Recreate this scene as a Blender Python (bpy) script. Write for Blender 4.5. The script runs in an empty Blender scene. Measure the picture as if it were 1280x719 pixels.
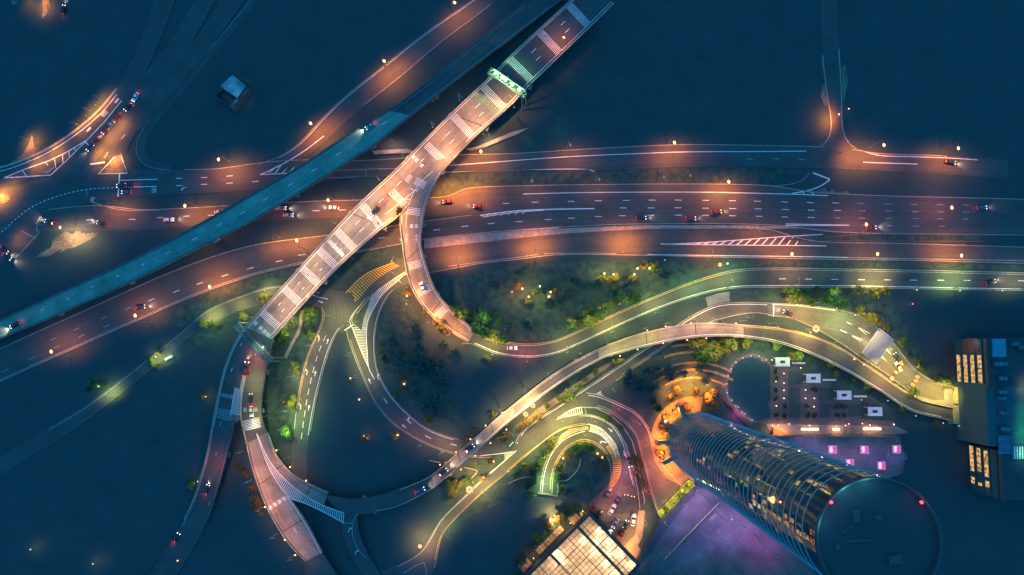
import bpy, math, random
from mathutils import Vector, Euler, Matrix
random.seed(7)
SC = bpy.context.scene
COL = SC.collection
R = math.radians
PI = math.pi

# ---------------------------------------------------------------- camera and the map from photo to place
FPX, CX, CY, H = 880.0, 640.0, 359.5, 308.0
cam_d = bpy.data.cameras.new('camera'); cam = bpy.data.objects.new('camera', cam_d); COL.objects.link(cam)
cam_d.sensor_width = 36.0; cam_d.lens = FPX / 1280 * 36
cam_d.clip_start = 1.0; cam_d.clip_end = 6000
cam.location = (0, 0, H)
cam.rotation_euler = Euler((math.atan(74.5 / FPX), math.atan(10 / FPX), 0))
SC.camera = cam
RM = cam.rotation_euler.to_matrix()
CAM = Vector((0, 0, H))

def ray(px, py):
    return RM @ Vector(((px - CX) / FPX, -(py - CY) / FPX, -1.0))

def P(px, py, z=0.0):
    """Ground plan: where the survey photo's point lies at height z."""
    d = ray(px, py)
    return CAM + d * ((z - H) / d.z)

def ang(px, py, qx, qy, z=0):
    a, b = P(px, py, z), P(qx, qy, z)
    return math.atan2(b.y - a.y, b.x - a.x)

# ---------------------------------------------------------------- materials
MATS = {}
def new_mat(name):
    m = bpy.data.materials.new(name); m.use_nodes = True
    nt = m.node_tree
    return m, nt, nt.nodes['Principled BSDF']

def mat(name, base, rough=.85, var=.25, scale=.4, spec=.15, detail=5, tint=None, metal=0, fine=0, bump=0):
    """Procedural surface: base colour broken up by two noises, optional second tint."""
    m, nt, b = new_mat(name)
    N, L = nt.nodes, nt.links
    geo = N.new('ShaderNodeNewGeometry')
    n1 = N.new('ShaderNodeTexNoise'); n1.inputs['Scale'].default_value = scale; n1.inputs['Detail'].default_value = detail
    n1.inputs['Roughness'].default_value = .6
    L.new(geo.outputs['Position'], n1.inputs['Vector'])
    rmp = N.new('ShaderNodeValToRGB')
    rmp.color_ramp.elements[0].position = .3; rmp.color_ramp.elements[1].position = .72
    lo = [c * (1 - var) for c in base]; hi = [c * (1 + var) for c in base]
    if tint: lo = [c for c in tint]
    rmp.color_ramp.elements[0].color = (*lo, 1); rmp.color_ramp.elements[1].color = (*hi, 1)
    L.new(n1.outputs['Fac'], rmp.inputs['Fac'])
    out = rmp.outputs['Color']
    if fine:
        n2 = N.new('ShaderNodeTexNoise'); n2.inputs['Scale'].default_value = scale * 9; n2.inputs['Detail'].default_value = 3
        L.new(geo.outputs['Position'], n2.inputs['Vector'])
        mr = N.new('ShaderNodeMapRange'); mr.inputs['From Min'].default_value = .3; mr.inputs['From Max'].default_value = .7
        mr.inputs['To Min'].default_value = 1 - fine; mr.inputs['To Max'].default_value = 1 + fine
        L.new(n2.outputs['Fac'], mr.inputs['Value'])
        mx = N.new('ShaderNodeVectorMath'); mx.operation = 'SCALE'
        L.new(out, mx.inputs[0]); L.new(mr.outputs['Result'], mx.inputs['Scale'])
        out = mx.outputs['Vector']
    L.new(out, b.inputs['Base Color'])
    b.inputs['Roughness'].default_value = rough
    b.inputs['Specular IOR Level'].default_value = spec
    b.inputs['Metallic'].default_value = metal
    if bump:
        bp = N.new('ShaderNodeBump'); bp.inputs['Strength'].default_value = bump; bp.inputs['Distance'].default_value = .1
        L.new(n1.outputs['Fac'], bp.inputs['Height']); L.new(bp.outputs['Normal'], b.inputs['Normal'])
    MATS[name] = m
    return m

def road_mat(name, base, streak=.22, patch=.25, spec=.15):
    """Road surface with wheel tracks along it (uv.x runs along, uv.y across, in metres), patches and stains."""
    m, nt, b = new_mat(name)
    N, L = nt.nodes, nt.links
    uv = N.new('ShaderNodeUVMap')
    sep = N.new('ShaderNodeSeparateXYZ'); L.new(uv.outputs['UV'], sep.inputs[0])
    # wheel tracks
    mp = N.new('ShaderNodeMapping'); mp.inputs['Scale'].default_value = (.012, .9, 1); L.new(uv.outputs['UV'], mp.inputs['Vector'])
    n1 = N.new('ShaderNodeTexNoise'); n1.inputs['Scale'].default_value = 1; n1.inputs['Detail'].default_value = 4
    L.new(mp.outputs['Vector'], n1.inputs['Vector'])
    geo = N.new('ShaderNodeNewGeometry')
    n2 = N.new('ShaderNodeTexNoise'); n2.inputs['Scale'].default_value = .09; n2.inputs['Detail'].default_value = 6; n2.inputs['Roughness'].default_value = .65
    L.new(geo.outputs['Position'], n2.inputs['Vector'])
    n3 = N.new('ShaderNodeTexNoise'); n3.inputs['Scale'].default_value = 1.3; n3.inputs['Detail'].default_value = 4
    L.new(geo.outputs['Position'], n3.inputs['Vector'])
    def rng(sock, a):
        mr = N.new('ShaderNodeMapRange'); mr.inputs['From Min'].default_value = .32; mr.inputs['From Max'].default_value = .68
        mr.inputs['To Min'].default_value = 1 - a; mr.inputs['To Max'].default_value = 1 + a
        L.new(sock, mr.inputs['Value']); return mr.outputs['Result']
    def mul(a, c):
        q = N.new('ShaderNodeMath'); q.operation = 'MULTIPLY'; L.new(a, q.inputs[0]); L.new(c, q.inputs[1]); return q.outputs[0]
    f = mul(mul(rng(n1.outputs['Fac'], streak), rng(n2.outputs['Fac'], patch)), rng(n3.outputs['Fac'], .12))
    vm = N.new('ShaderNodeVectorMath'); vm.operation = 'SCALE'
    vm.inputs[0].default_value = base; L.new(f, vm.inputs['Scale'])
    L.new(vm.outputs['Vector'], b.inputs['Base Color'])
    b.inputs['Roughness'].default_value = .8
    b.inputs['Specular IOR Level'].default_value = spec
    MATS[name] = m
    return m

def emit(name, col, strength, base=(.02, .02, .02)):
    m, nt, b = new_mat(name)
    b.inputs['Base Color'].default_value = (*base, 1)
    b.inputs['Emission Color'].default_value = (*col, 1)
    b.inputs['Emission Strength'].default_value = strength
    m.cycles.emission_sampling = 'NONE'
    MATS[name] = m
    return m

GA = (.026, .062, .066)
mat('ground', (.014, .035, .037), .74, .16, .09, .5, fine=.12)
mat('grass', (.034, .056, .04), .75, .45, .35, .35, fine=.45, tint=(.008, .024, .024))
mat('soil', (.17, .13, .095), .95, .5, .12, .05, fine=.3, tint=(.07, .065, .055), detail=8)
road_mat('asphalt', (.069, .069, .068), .11, .15)
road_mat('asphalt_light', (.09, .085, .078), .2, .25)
road_mat('concrete_deck', (.19, .16, .13), .24, .32)
road_mat('concrete_teal', (.125, .215, .17), .2, .28)
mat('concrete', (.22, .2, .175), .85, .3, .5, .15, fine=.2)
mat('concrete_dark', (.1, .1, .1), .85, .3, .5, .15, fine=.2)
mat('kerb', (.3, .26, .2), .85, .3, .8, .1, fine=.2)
mat('kerb_dark', (.1, .092, .085), .85, .3, .8, .1)  # darker kerb copy, gloom of lampless stretches put into its colour
mat('paint', (.62, .62, .6), .6, .22, .7, .2, fine=.15)
mat('paint_worn_dim', (.26, .27, .27), .7, .35, .8, .15, fine=.25)  # wear, plus the dimness of lampless stretches put into the paint colour
mat('paint_faint', (.12, .13, .135), .7, .35, .8, .15, fine=.25)  # line paint darker still, its dim look away from lamps is in the colour
mat('paint_yellow', (.62, .33, .03), .6, .25, .8, .2, fine=.2)
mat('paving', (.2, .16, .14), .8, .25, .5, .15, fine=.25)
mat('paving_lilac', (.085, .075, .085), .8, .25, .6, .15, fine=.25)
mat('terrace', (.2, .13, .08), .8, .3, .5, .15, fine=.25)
mat('joint', (.03, .03, .03), .9, .2, 1, .05)
mat('steel', (.2, .2, .2), .5, .15, 1, .3, metal=.3)
mat('steel_dark', (.06, .06, .065), .5, .15, 1, .3, metal=.3)
mat('steel_green', (.09, .14, .125), .5, .2, 1, .3)
mat('hood', (.28, .27, .25), .5, .1, 1, .3)
mat('bark', (.07, .05, .035), .9, .3, 3, .05)
mat('roof_dark', (.045, .06, .062), .9, .15, .2, .1)
mat('roof_blue', (.05, .16, .2), .85, .5, .25, .1, tint=(.03, .05, .06), detail=8)
mat('roof_slate', (.3, .25, .22), .9, .12, .5, .05, fine=.2)
mat('roof_cyan', (.05, .21, .26), .7, .15, .5, .2)
mat('roof_purple', (.12, .095, .085), .8, .35, .14, .15, fine=.15, detail=7)
mat('wall_yellow', (.42, .34, .16), .8, .2, .8, .15, fine=.2)
mat('brick', (.13, .06, .05), .85, .2, 1, .1)
mat('wall_office', (.045, .085, .09), .85, .12, .5, .1)
mat('wall_dark', (.05, .055, .06), .85, .2, .5, .1)
mat('white_metal', (.42, .42, .42), .5, .1, 1, .3)
mat('pavilion_roof', (.5, .46, .46), .6, .12, 1, .2)
mat('rubber', (.02, .02, .02), .9, .1, 2, .1)
mat('car_glass', (.015, .02, .025), .1, .1, 1, .5)
for n, c in dict(white=(.7, .7, .7), silver=(.3, .31, .32), dark=(.02, .022, .025), red=(.2, .02, .02), blue=(.06, .1, .18)).items():
    mat('car_' + n, c, .3, .03, 1, .5)
for n, c in dict(green=(.06, .125, .03), olive=(.14, .13, .03), dark=(.03, .062, .038), brown=(.16, .1, .04), teal=(.035, .085, .07), lime=(.15, .2, .03), night=(.045, .095, .08)).items():  # brown puts the orange glow of sodium lamps into the leaf colour
    mat('leaf_' + n, c, .75, .6, .9, .1, fine=.3, tint=[x * .35 for x in c])
emit('lens_sodium', (1, .46, .17), 5)
emit('lens_warm', (1, .64, .32), 3)
emit('lens_white', (.9, .95, 1), 1.2)
emit('lens_green', (.8, 1, .65), 3)
emit('lens_big', (1, .37, .14), 2.4)
emit('lens_red', (1, .08, .1), 2.5)
emit('lens_off', (1, .6, .3), .25)
emit('headlight', (1, .9, .82), 3)
emit('headlight_warm', (1, .65, .35), 4)
emit('taillight', (1, .03, .04), 1.8)
emit('lightbar', (1, .62, .33), 3.5)
emit('skylight_pink', (1, .1, .32), .75)
emit('skylight_white', (1, .5, .75), 1.4)

# ---------------------------------------------------------------- mesh builder
class MB:
    def __init__(s): s.v = []; s.f = []; s.uv = []
    def add(s, vs, fs, uvs=None):
        b = len(s.v); s.v += [tuple(x) for x in vs]; s.f += [tuple(i + b for i in f) for f in fs]
        s.uv += uvs if uvs else [(x[0], x[1]) for x in vs]
    def box(s, c, size, rz=0, taper=1.0):
        cx, cy, cz = c; x, y, z = (k / 2 for k in size); ca, sa = math.cos(rz), math.sin(rz)
        vs = []
        for k, t in ((-1, 1), (1, taper)):
            for i, j in ((-1, -1), (1, -1), (1, 1), (-1, 1)):
                a, b = i * x * t, j * y * t
                vs.append((cx + a * ca - b * sa, cy + a * sa + b * ca, cz + k * z))
        s.add(vs, [(3, 2, 1, 0), (4, 5, 6, 7), (0, 1, 5, 4), (1, 2, 6, 5), (2, 3, 7, 6), (3, 0, 4, 7)])
        return s
    def cyl(s, p, q, r0, r1=None, n=10, cap=True):
        p, q = Vector(p), Vector(q); r1 = r0 if r1 is None else r1
        d = (q - p).normalized(); a = d.orthogonal().normalized(); b = d.cross(a)
        vs = [p + (a * math.cos(2 * PI * i / n) + b * math.sin(2 * PI * i / n)) * r0 for i in range(n)]
        vs += [q + (a * math.cos(2 * PI * i / n) + b * math.sin(2 * PI * i / n)) * r1 for i in range(n)]
        fs = [(i, (i + 1) % n, n + (i + 1) % n, n + i) for i in range(n)]
        if cap: fs += [tuple(range(n - 1, -1, -1)), tuple(range(n, 2 * n))]
        s.add(vs, fs); return s
    def tube(s, pts, r, n=6):
        for a, b in zip(pts, pts[1:]): s.cyl(a, b, r, r, n)
        return s
    def ball(s, c, rx, ry=None, rz=None, n=10, m=6):
        ry = rx if ry is None else ry; rz = rx if rz is None else rz
        vs = [(c[0], c[1], c[2] + rz)]
        for j in range(1, m):
            t = PI * j / m
            for i in range(n):
                p = 2 * PI * i / n
                vs.append((c[0] + rx * math.sin(t) * math.cos(p), c[1] + ry * math.sin(t) * math.sin(p), c[2] + rz * math.cos(t)))
        vs.append((c[0], c[1], c[2] - rz)); e = len(vs) - 1
        fs = [(0, 1 + i, 1 + (i + 1) % n) for i in range(n)]
        for j in range(m - 2):
            for i in range(n):
                a = 1 + j * n + i; b = 1 + j * n + (i + 1) % n
                fs.append((a, a + n, b + n, b))
        fs += [(e, e - n + (i + 1) % n, e - n + i) for i in range(n)]
        s.add(vs, fs); return s
    def prism(s, poly, z0, z1):
        """poly: list of (x, y) world; top polygon plus sides."""
        a = sum(poly[i][0] * poly[(i + 1) % len(poly)][1] - poly[(i + 1) % len(poly)][0] * poly[i][1] for i in range(len(poly)))
        if a < 0: poly = poly[::-1]
        n = len(poly)
        vs = [(x, y, z0) for x, y in poly] + [(x, y, z1) for x, y in poly]
        fs = [tuple(range(n, 2 * n)), tuple(range(n - 1, -1, -1))] + [(i, (i + 1) % n, n + (i + 1) % n, n + i) for i in range(n)]
        s.add(vs, fs); return s
    def sheet(s, poly, z):
        a = sum(poly[i][0] * poly[(i + 1) % len(poly)][1] - poly[(i + 1) % len(poly)][0] * poly[i][1] for i in range(len(poly)))
        if a < 0: poly = poly[::-1]
        s.add([(x, y, z) for x, y in poly], [tuple(range(len(poly)))]); return s
    def build(s, name, m, parent=None, smooth=False):
        me = bpy.data.meshes.new(name)
        me.from_pydata(s.v, [], s.f)
        uvl = me.uv_layers.new(name='UVMap')
        for lp in me.loops: uvl.data[lp.index].uv = s.uv[lp.vertex_index]
        me.materials.append(MATS[m] if isinstance(m, str) else m)
        if smooth:
            for p in me.polygons: p.use_smooth = True
        o = bpy.data.objects.new(name, me); COL.objects.link(o)
        if parent is not None: o.parent = parent
        return o

def empty(name, loc=(0, 0, 0), rz=0):
    o = bpy.data.objects.new(name, None); COL.objects.link(o)
    o.location = loc; o.rotation_euler = (0, 0, rz); o.empty_display_size = .5
    return o
def tag(o, label, cat=None, group=None, kind=None):
    o['label'] = label
    if cat: o['category'] = cat
    if group: o['group'] = group
    if kind: o['kind'] = kind
    return o
CHILD = {}
def kids(o):
    return [c for c in bpy.data.objects if c.parent == o]
def freeze(o):
    CHILD[o.name] = [(c, [g for g in bpy.data.objects if g.parent == c]) for c in kids(o)]
def copy_tree(o):
    r = o.copy(); COL.objects.link(r)
    out = {}
    for c, gs in CHILD[o.name]:
        k = c.copy(); COL.objects.link(k); k.parent = r; out.setdefault(c.name, k)
        for g in gs:
            h = g.copy(); COL.objects.link(h); h.parent = k; out.setdefault(g.name, h)
    return r, out
def paint(o, m):
    o.material_slots[0].link = 'OBJECT'; o.material_slots[0].material = MATS[m]

# things of a kind that are told apart by their order get their label when all are placed
REG = {}
def reg(o, one, many, cat, px, axis='x'):
    REG.setdefault((one, many, cat, axis), []).append((px, o))
ORD = ['first', 'second', 'third', 'fourth', 'fifth', 'sixth', 'seventh', 'eighth', 'ninth', 'tenth', 'eleventh', 'twelfth', 'thirteenth', 'fourteenth', 'fifteenth', 'sixteenth']
CNT = ['', 'one', 'two', 'three', 'four', 'five', 'six', 'seven', 'eight', 'nine', 'ten', 'eleven', 'twelve', 'thirteen', 'fourteen', 'fifteen', 'sixteen']
def label_all():
    bad = []
    for (one, many, cat, axis), L in REG.items():
        L.sort(key=lambda q: q[0][0 if axis == 'x' else 1]); n = len(L)
        for i, (px, o) in enumerate(L):
            o['category'] = cat
            if n == 1: o['label'] = one; continue
            o['group'] = many
            side = 'left' if axis == 'x' else 'top'
            last = 'rightmost' if axis == 'x' else 'lowest'
            first = 'leftmost' if axis == 'x' else 'topmost'
            if i == 0: s = first + ' of the '
            elif i == n - 1: s = last + ' of the '
            else: s = ORD[i] + ' from ' + side + ' of '
            o['label'] = s + CNT[n] + ' ' + many
            if len(o['label'].split()) > 16: bad.append(many)
    if bad: print('LONG', set(bad))

# ---------------------------------------------------------------- strips (roads, decks)
def smooth(pts, k=10):
    if len(pts) < 3:
        a, b = pts[0], pts[-1]
        return [tuple(a[j] + (b[j] - a[j]) * i / k for j in range(len(a))) for i in range(k + 1)]
    out = []
    n = len(pts)
    for i in range(n - 1):
        p0, p1, p2, p3 = pts[max(i - 1, 0)], pts[i], pts[i + 1], pts[min(i + 2, n - 1)]
        # centripetal-ish: scale tangents to the segment so that sharp spacing changes do not overshoot
        d = math.dist(p1[:2], p2[:2]) + 1e-6
        d0 = math.dist(p0[:2], p1[:2]) + d; d1 = math.dist(p2[:2], p3[:2]) + d
        for s in range(k):
            t = s / k
            h = []
            for j in range(len(p1)):
                m1 = (p2[j] - p0[j]) * d / d0; m2 = (p3[j] - p1[j]) * d / d1
                t2, t3 = t * t, t * t * t
                h.append((2 * t3 - 3 * t2 + 1) * p1[j] + (t3 - 2 * t2 + t) * m1 + (-2 * t3 + 3 * t2) * p2[j] + (t3 - t2) * m2)
            out.append(tuple(h))
    out.append(tuple(pts[-1]))
    return out

def resample(pts, n):
    acc = [0]
    for a, b in zip(pts, pts[1:]): acc.append(acc[-1] + math.dist(a[:2], b[:2]))
    out = []; j = 0
    for i in range(n):
        s = acc[-1] * i / (n - 1)
        while j < len(pts) - 2 and acc[j + 1] < s: j += 1
        d = acc[j + 1] - acc[j]
        t = 0 if d == 0 else min(max((s - acc[j]) / d, 0), 1)
        out.append(tuple(pts[j][k] + (pts[j + 1][k] - pts[j][k]) * t for k in range(len(pts[j]))))
    return out, acc[-1]

class Strip:
    """A road in plan: left and right edges (photo plan points), height profile z = [(t, z)...] or a number."""
    def __init__(s, L=None, Rr=None, C=None, w=None, z=0.0):
        if C is not None:
            pts = smooth([(p[0], p[1], p[2] if len(p) > 2 else w) for p in C])
            _, ln = resample(pts, 3)
            n = max(6, int(ln / 4)); pts, ln = resample(pts, n)
            s.l, s.r = [], []
            for i in range(n):
                a, b = pts[max(i - 1, 0)], pts[min(i + 1, n - 1)]
                dx, dy = b[0] - a[0], b[1] - a[1]; q = math.hypot(dx, dy) or 1
                nx, ny = dy / q, -dx / q          # left of travel, with image y down
                hw = pts[i][2] / 2
                s.l.append((pts[i][0] + nx * hw, pts[i][1] + ny * hw)); s.r.append((pts[i][0] - nx * hw, pts[i][1] - ny * hw))
        else:
            a, b = smooth(L), smooth(Rr)
            _, la = resample(a, 3); _, lb = resample(b, 3); ln = (la + lb) / 2
            n = max(6, int(ln / 4))
            s.l, _ = resample(a, n); s.r, _ = resample(b, n)
        s.n = n; s.len = ln; s.z = z
        s.px_m = .35
    def zt(s, t):
        if not isinstance(s.z, (list, tuple)): return s.z
        for (t0, z0), (t1, z1) in zip(s.z, s.z[1:]):
            if t <= t1:
                q = (t - t0) / (t1 - t0); q = q * q * (3 - 2 * q)
                return z0 + (z1 - z0) * q
        return s.z[-1][1]
    def edge(s, t):
        f = min(max(t, 0), 1) * (s.n - 1); i = min(int(f), s.n - 2); q = f - i
        a = tuple(s.l[i][k] + (s.l[i + 1][k] - s.l[i][k]) * q for k in (0, 1))
        b = tuple(s.r[i][k] + (s.r[i + 1][k] - s.r[i][k]) * q for k in (0, 1))
        return a, b
    def px(s, t, off):
        a, b = s.edge(t); k, v = off
        w = math.dist(a, b) or 1
        u = v if k == 'u' else (v / w if k == 'l' else 1 - v / w)
        return a[0] + (b[0] - a[0]) * u, a[1] + (b[1] - a[1]) * u
    def at(s, t, off=('u', .5), dz=0):
        x, y = s.px(t, off)
        return P(x, y, s.zt(t) + dz)
    def near(s, x, y):
        best = min(range(s.n * 3), key=lambda i: math.dist(s.px(i / (s.n * 3 - 1), ('u', .5)), (x, y)))
        return best / (s.n * 3 - 1)
    def dirpx(s, t, off=('u', .5)):
        a, b = s.px(t - .01, off), s.px(t + .01, off); q = math.dist(a, b) or 1
        return (b[0] - a[0]) / q, (b[1] - a[1]) / q

def ribbon(mb, st, a, b, dz=0.0, th=0.0, t0=0.0, t1=1.0, step=None):
    n = max(2, int(round((t1 - t0) * (st.n - 1))) + 1)
    ts = [t0 + (t1 - t0) * i / (n - 1) for i in range(n)]
    va = [st.at(t, a, dz) for t in ts]; vb = [st.at(t, b, dz) for t in ts]
    acc = t0 * st.len * .35; uv = []
    vs = []
    for i in range(n):
        if i: acc += (va[i] - va[i - 1]).length
        w = (va[i] - vb[i]).length
        vs += [va[i], vb[i]]; uv += [(acc, 0), (acc, w)]
    fs = [(2 * i, 2 * i + 1, 2 * i + 3, 2 * i + 2) for i in range(n - 1)]
    if th:
        m = len(vs); dn = Vector((0, 0, th))
        vs += [v - dn for v in vs[:m]]; uv += uv[:m]
        fs += [(m + 2 * i + 2, m + 2 * i + 3, m + 2 * i + 1, m + 2 * i) for i in range(n - 1)]
        for i in range(n - 1):
            fs += [(2 * i + 2, m + 2 * i + 2, m + 2 * i, 2 * i), (2 * i + 1, m + 2 * i + 1, m + 2 * i + 3, 2 * i + 3)]
        fs += [(0, m, m + 1, 1), (2 * n - 1, m + 2 * n - 1, m + 2 * n - 2, 2 * n - 2)]
    mb.add(vs, fs, uv)

def line(mb, st, side, off, w, dz=.03, t0=0, t1=1):
    if side == 'u':
        q = w / 2 / (math.dist(*st.edge((t0 + t1) / 2)) or 1)
        ribbon(mb, st, ('u', off - q), ('u', off + q), dz, 0, t0, t1)
    else:
        ribbon(mb, st, (side, off), (side, off + w), dz, 0, t0, t1)

def dashes(mb, st, u, t0, t1, period, length, w=.75, dz=.03, phase=0):
    p = period / st.len; l = length / st.len; t = t0 + phase / st.len
    while t + l < t1:
        q = w / 2 / (math.dist(*st.edge(t)) or 1)
        n = 3
        vs = []
        for i in range(n):
            tt = t + l * i / (n - 1)
            vs += [st.at(tt, ('u', u - q), dz), st.at(tt, ('u', u + q), dz)]
        mb.add(vs, [(2 * i, 2 * i + 1, 2 * i + 3, 2 * i + 2) for i in range(n - 1)])
        t += p

def pline(mb, pts, w, z, close=False, sm=False, th=0):
    """A painted line (or thin kerb) of w plan units through plan points."""
    if close: pts = list(pts) + [pts[0]]
    if sm: pts = smooth(pts, 6)
    n = len(pts)
    A, B = [], []
    for i in range(n):
        a, b = pts[max(i - 1, 0)], pts[min(i + 1, n - 1)]
        if close and i in (0, n - 1): a, b = pts[-2], pts[1]
        dx, dy = b[0] - a[0], b[1] - a[1]; q = math.hypot(dx, dy) or 1
        nx, ny = dy / q * w / 2, -dx / q * w / 2
        A.append(P(pts[i][0] + nx, pts[i][1] + ny, z)); B.append(P(pts[i][0] - nx, pts[i][1] - ny, z))
    vs = [v for ab in zip(A, B) for v in ab]
    fs = [(2 * i, 2 * i + 1, 2 * i + 3, 2 * i + 2) for i in range(n - 1)]
    if th:
        m = len(vs); vs += [v - Vector((0, 0, th)) for v in vs]
        for i in range(n - 1):
            fs += [(2 * i + 2, m + 2 * i + 2, m + 2 * i, 2 * i), (2 * i + 1, m + 2 * i + 1, m + 2 * i + 3, 2 * i + 3)]
        fs += [(0, m, m + 1, 1), (2 * n - 1, m + 2 * n - 1, m + 2 * n - 2, 2 * n - 2)]
    mb.add(vs, fs)

def poly(mb, pts, z, z0=None):
    q = [tuple(P(x, y, z)[:2]) for x, y in pts]
    if z0 is None: mb.sheet(q, z)
    else: mb.prism(q, z0, z)

def hatch(mb, L, Rr, n, w, z, skew=0.0, sm=True):
    """n painted bars between two plan polylines; skew shifts the right end along."""
    a = smooth(L) if sm and len(L) > 2 else L; b = smooth(Rr) if sm and len(Rr) > 2 else Rr
    a, la = resample(a, 101); b, lb = resample(b, 101)
    hw = w / max(la, lb) * 100 / 2
    def g(q, f):
        f = min(max(f, 0), 100); i = min(int(f), 99); t = f - i
        return q[i][0] + (q[i + 1][0] - q[i][0]) * t, q[i][1] + (q[i + 1][1] - q[i][1]) * t
    for i in range(n):
        f = (i + .5) / n * 100; h = f + skew * 100
        if h > 100 or h < 0: continue
        pts = [g(a, f - hw), g(a, f + hw), g(b, h + hw), g(b, h - hw)]
        poly(mb, pts, z)

def blob(cx, cy, rx, ry, rot=0, n=28, jag=.25, seed=0):
    rnd = random.Random(seed + int(cx * 7 + cy * 13)); ph = [rnd.random() * 6.28 for _ in range(5)]
    out = []
    for i in range(n):
        t = 2 * PI * i / n
        k = 1 + jag * (math.sin(2 * t + ph[0]) * .5 + math.sin(3 * t + ph[1]) * .4 + math.sin(5 * t + ph[2]) * .3 + math.sin(9 * t + ph[3]) * .2) + rnd.uniform(-.1, .1) * jag * 2
        x, y = rx * k * math.cos(t), ry * k * math.sin(t)
        out.append((cx + x * math.cos(rot) - y * math.sin(rot), cy + x * math.sin(rot) + y * math.cos(rot)))
    return out
# ================================================================ ground
g = MB(); g.sheet([(-2500, -2500), (2500, -2500), (2500, 2500), (-2500, 2500)], 0)
tag(g.build('ground', 'ground'), 'dark unlit open ground around and between the roads', kind='structure')

def stuff_patch(label, pts, m, z=.015, sm=True):
    mb = MB(); poly(mb, pts, z); return tag(mb.build('grass' if m == 'grass' else 'soil', m), label, kind='stuff' if m == 'grass' else 'structure')

LV = [0]
def road(label, st, m='asphalt', kerb=('kerb', 'kerb'), kw=.9, name='road', z=None, secs=None):
    """One road: surface sheet(s) with a raised kerb along each side; returns (object, marking height)."""
    LV[0] += 1
    if z is None: z = .03 + .012 * LV[0]
    if not isinstance(st.z, (list, tuple)) and st.z == 0: st.z = z
    mb = MB(); ribbon(mb, st, ('u', 0), ('u', 1), 0)
    o = tag(mb.build(name, m), label, kind='structure')
    for side, k in zip('lr', kerb):
        if k:
            kb = MB()
            ts = secs[side] if secs and side in secs else [(0, 1)]
            for a, b in ts: ribbon(kb, st, (side, -kw * .5), (side, kw * .5), .14, .14, a, b)
            kb.build('kerb', k, o)
    return o

def marks(parent, *jobs):
    """jobs: (material, function(mb)); all the paint of one colour on one road is one part."""
    by = {}
    for m, f in jobs: f(by.setdefault(m, MB()))
    for m, mb in by.items(): mb.build('lane_marking', m, parent)

def dash_at(mb, st, pts, length=8.0, w=.8, dz=.006):
    for x, y in pts:
        t = st.near(x, y); dx, dy = st.dirpx(t); z = st.zt(t) + dz
        a, b = dx * length / 2, dy * length / 2; nx, ny = -dy * w / 2, dx * w / 2
        poly(mb, [(x - a + nx, y - b + ny), (x + a + nx, y + b + ny), (x + a - nx, y + b - ny), (x - a - nx, y - b - ny)], z)

def PL(pts, w=.75, z=0, **k): return lambda mb: pline(mb, pts, w, z, **k)
def arrow(mb, x, y, dx, dy, z, kind='s', s=1.0):
    """Painted lane arrow, heading (dx, dy) in plan: s straight, l / r turning."""
    q = math.hypot(dx, dy); dx, dy = dx / q, dy / q
    def T(a, b): return (x + (dx * a - dy * b) * s, y + (dy * a + dx * b) * s)
    if kind == 's':
        poly(mb, [T(-4, -.45), T(.5, -.45), T(.5, .45), T(-4, .45)], z); poly(mb, [T(.5, -1.6), T(4, 0), T(.5, 1.6)], z)
    else:
        k = 1 if kind == 'r' else -1
        poly(mb, [T(-4, -.45), T(1, -.45), T(1, .45), T(-4, .45)], z)
        poly(mb, [T(1, .45), T(1, -.45), T(2.4, 1.2 * k), T(1.6, 1.6 * k)] if k > 0 else [T(1, -.45), T(1, .45), T(2.4, 1.2 * k), T(1.6, 1.6 * k)], z)
        poly(mb, [T(3.4, .7 * k), T(.4, 1.5 * k), T(2.6, 3.6 * k)], z)

# ---------------------------------------------------------------- north service boulevard
st = S_N = Strip([(165, 212), (213, 212), (270, 211), (330, 203), (380, 200), (440, 201), (500, 198), (560, 194), (640, 192), (740, 186), (850, 181), (960, 182), (1035, 184), (1060, 186), (1100, 192), (1160, 194), (1260, 200)],
    [(148, 246), (195, 243), (270, 240), (330, 235), (380, 229), (440, 222), (500, 219), (560, 216), (640, 213), (740, 212), (850, 208), (960, 208), (1035, 210), (1060, 211), (1100, 213), (1160, 216), (1260, 224)])
tj = (st.near(1030, 197), st.near(1064, 198))
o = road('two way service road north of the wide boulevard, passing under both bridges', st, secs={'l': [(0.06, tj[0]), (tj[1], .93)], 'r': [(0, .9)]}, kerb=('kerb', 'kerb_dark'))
z = st.z + .006
marks(o, ('paint', PL([(562, 207), (640, 201), (695, 197), (740, 194.5), (800, 192), (860, 190), (960, 189.5), (1008, 189)], .9, z, sm=True)),
      ('paint', PL([(540, 216), (640, 213.2), (700, 211.5), (735, 212), (743, 214.5)], .9, z, sm=True)),
      ('paint_worn_dim', PL([(408, 222.5), (450, 221), (492, 219.5)], .7, z)), ('paint_worn_dim', PL([(400, 214), (460, 211.5), (520, 210)], .8, z)),
      ('paint_worn_dim', PL([(457, 211.5), (457.5, 221)], .7, z)),
      ('paint', lambda mb: dash_at(mb, S_N, [(224, 223), (224, 232), (255, 222), (255, 230.5), (287, 220), (287, 229), (319, 227)], 8, .8)),
      ('paint_worn_dim', lambda mb: dash_at(mb, S_N, [(937, 199), (970, 198.5), (1002, 199.5)], 8, .8)),
      ('paint', PL([(149, 225.5), (197, 224.2)], .9, z)), ('paint', PL([(149, 234.5), (196, 233)], .9, z)), ('paint', PL([(149.5, 217), (147.5, 246)], 1.6, z)),
      ('paint', lambda mb: arrow(mb, 229, 235, -1, .25, z, 'l', .9)),
      ('paint', PL([(1079, 203), (1147, 205.2)], 1.0, z)), ('paint', PL([(1075, 188), (1100, 194.5), (1140, 196), (1185, 197.5), (1222, 200)], .9, z, sm=True)))
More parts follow.
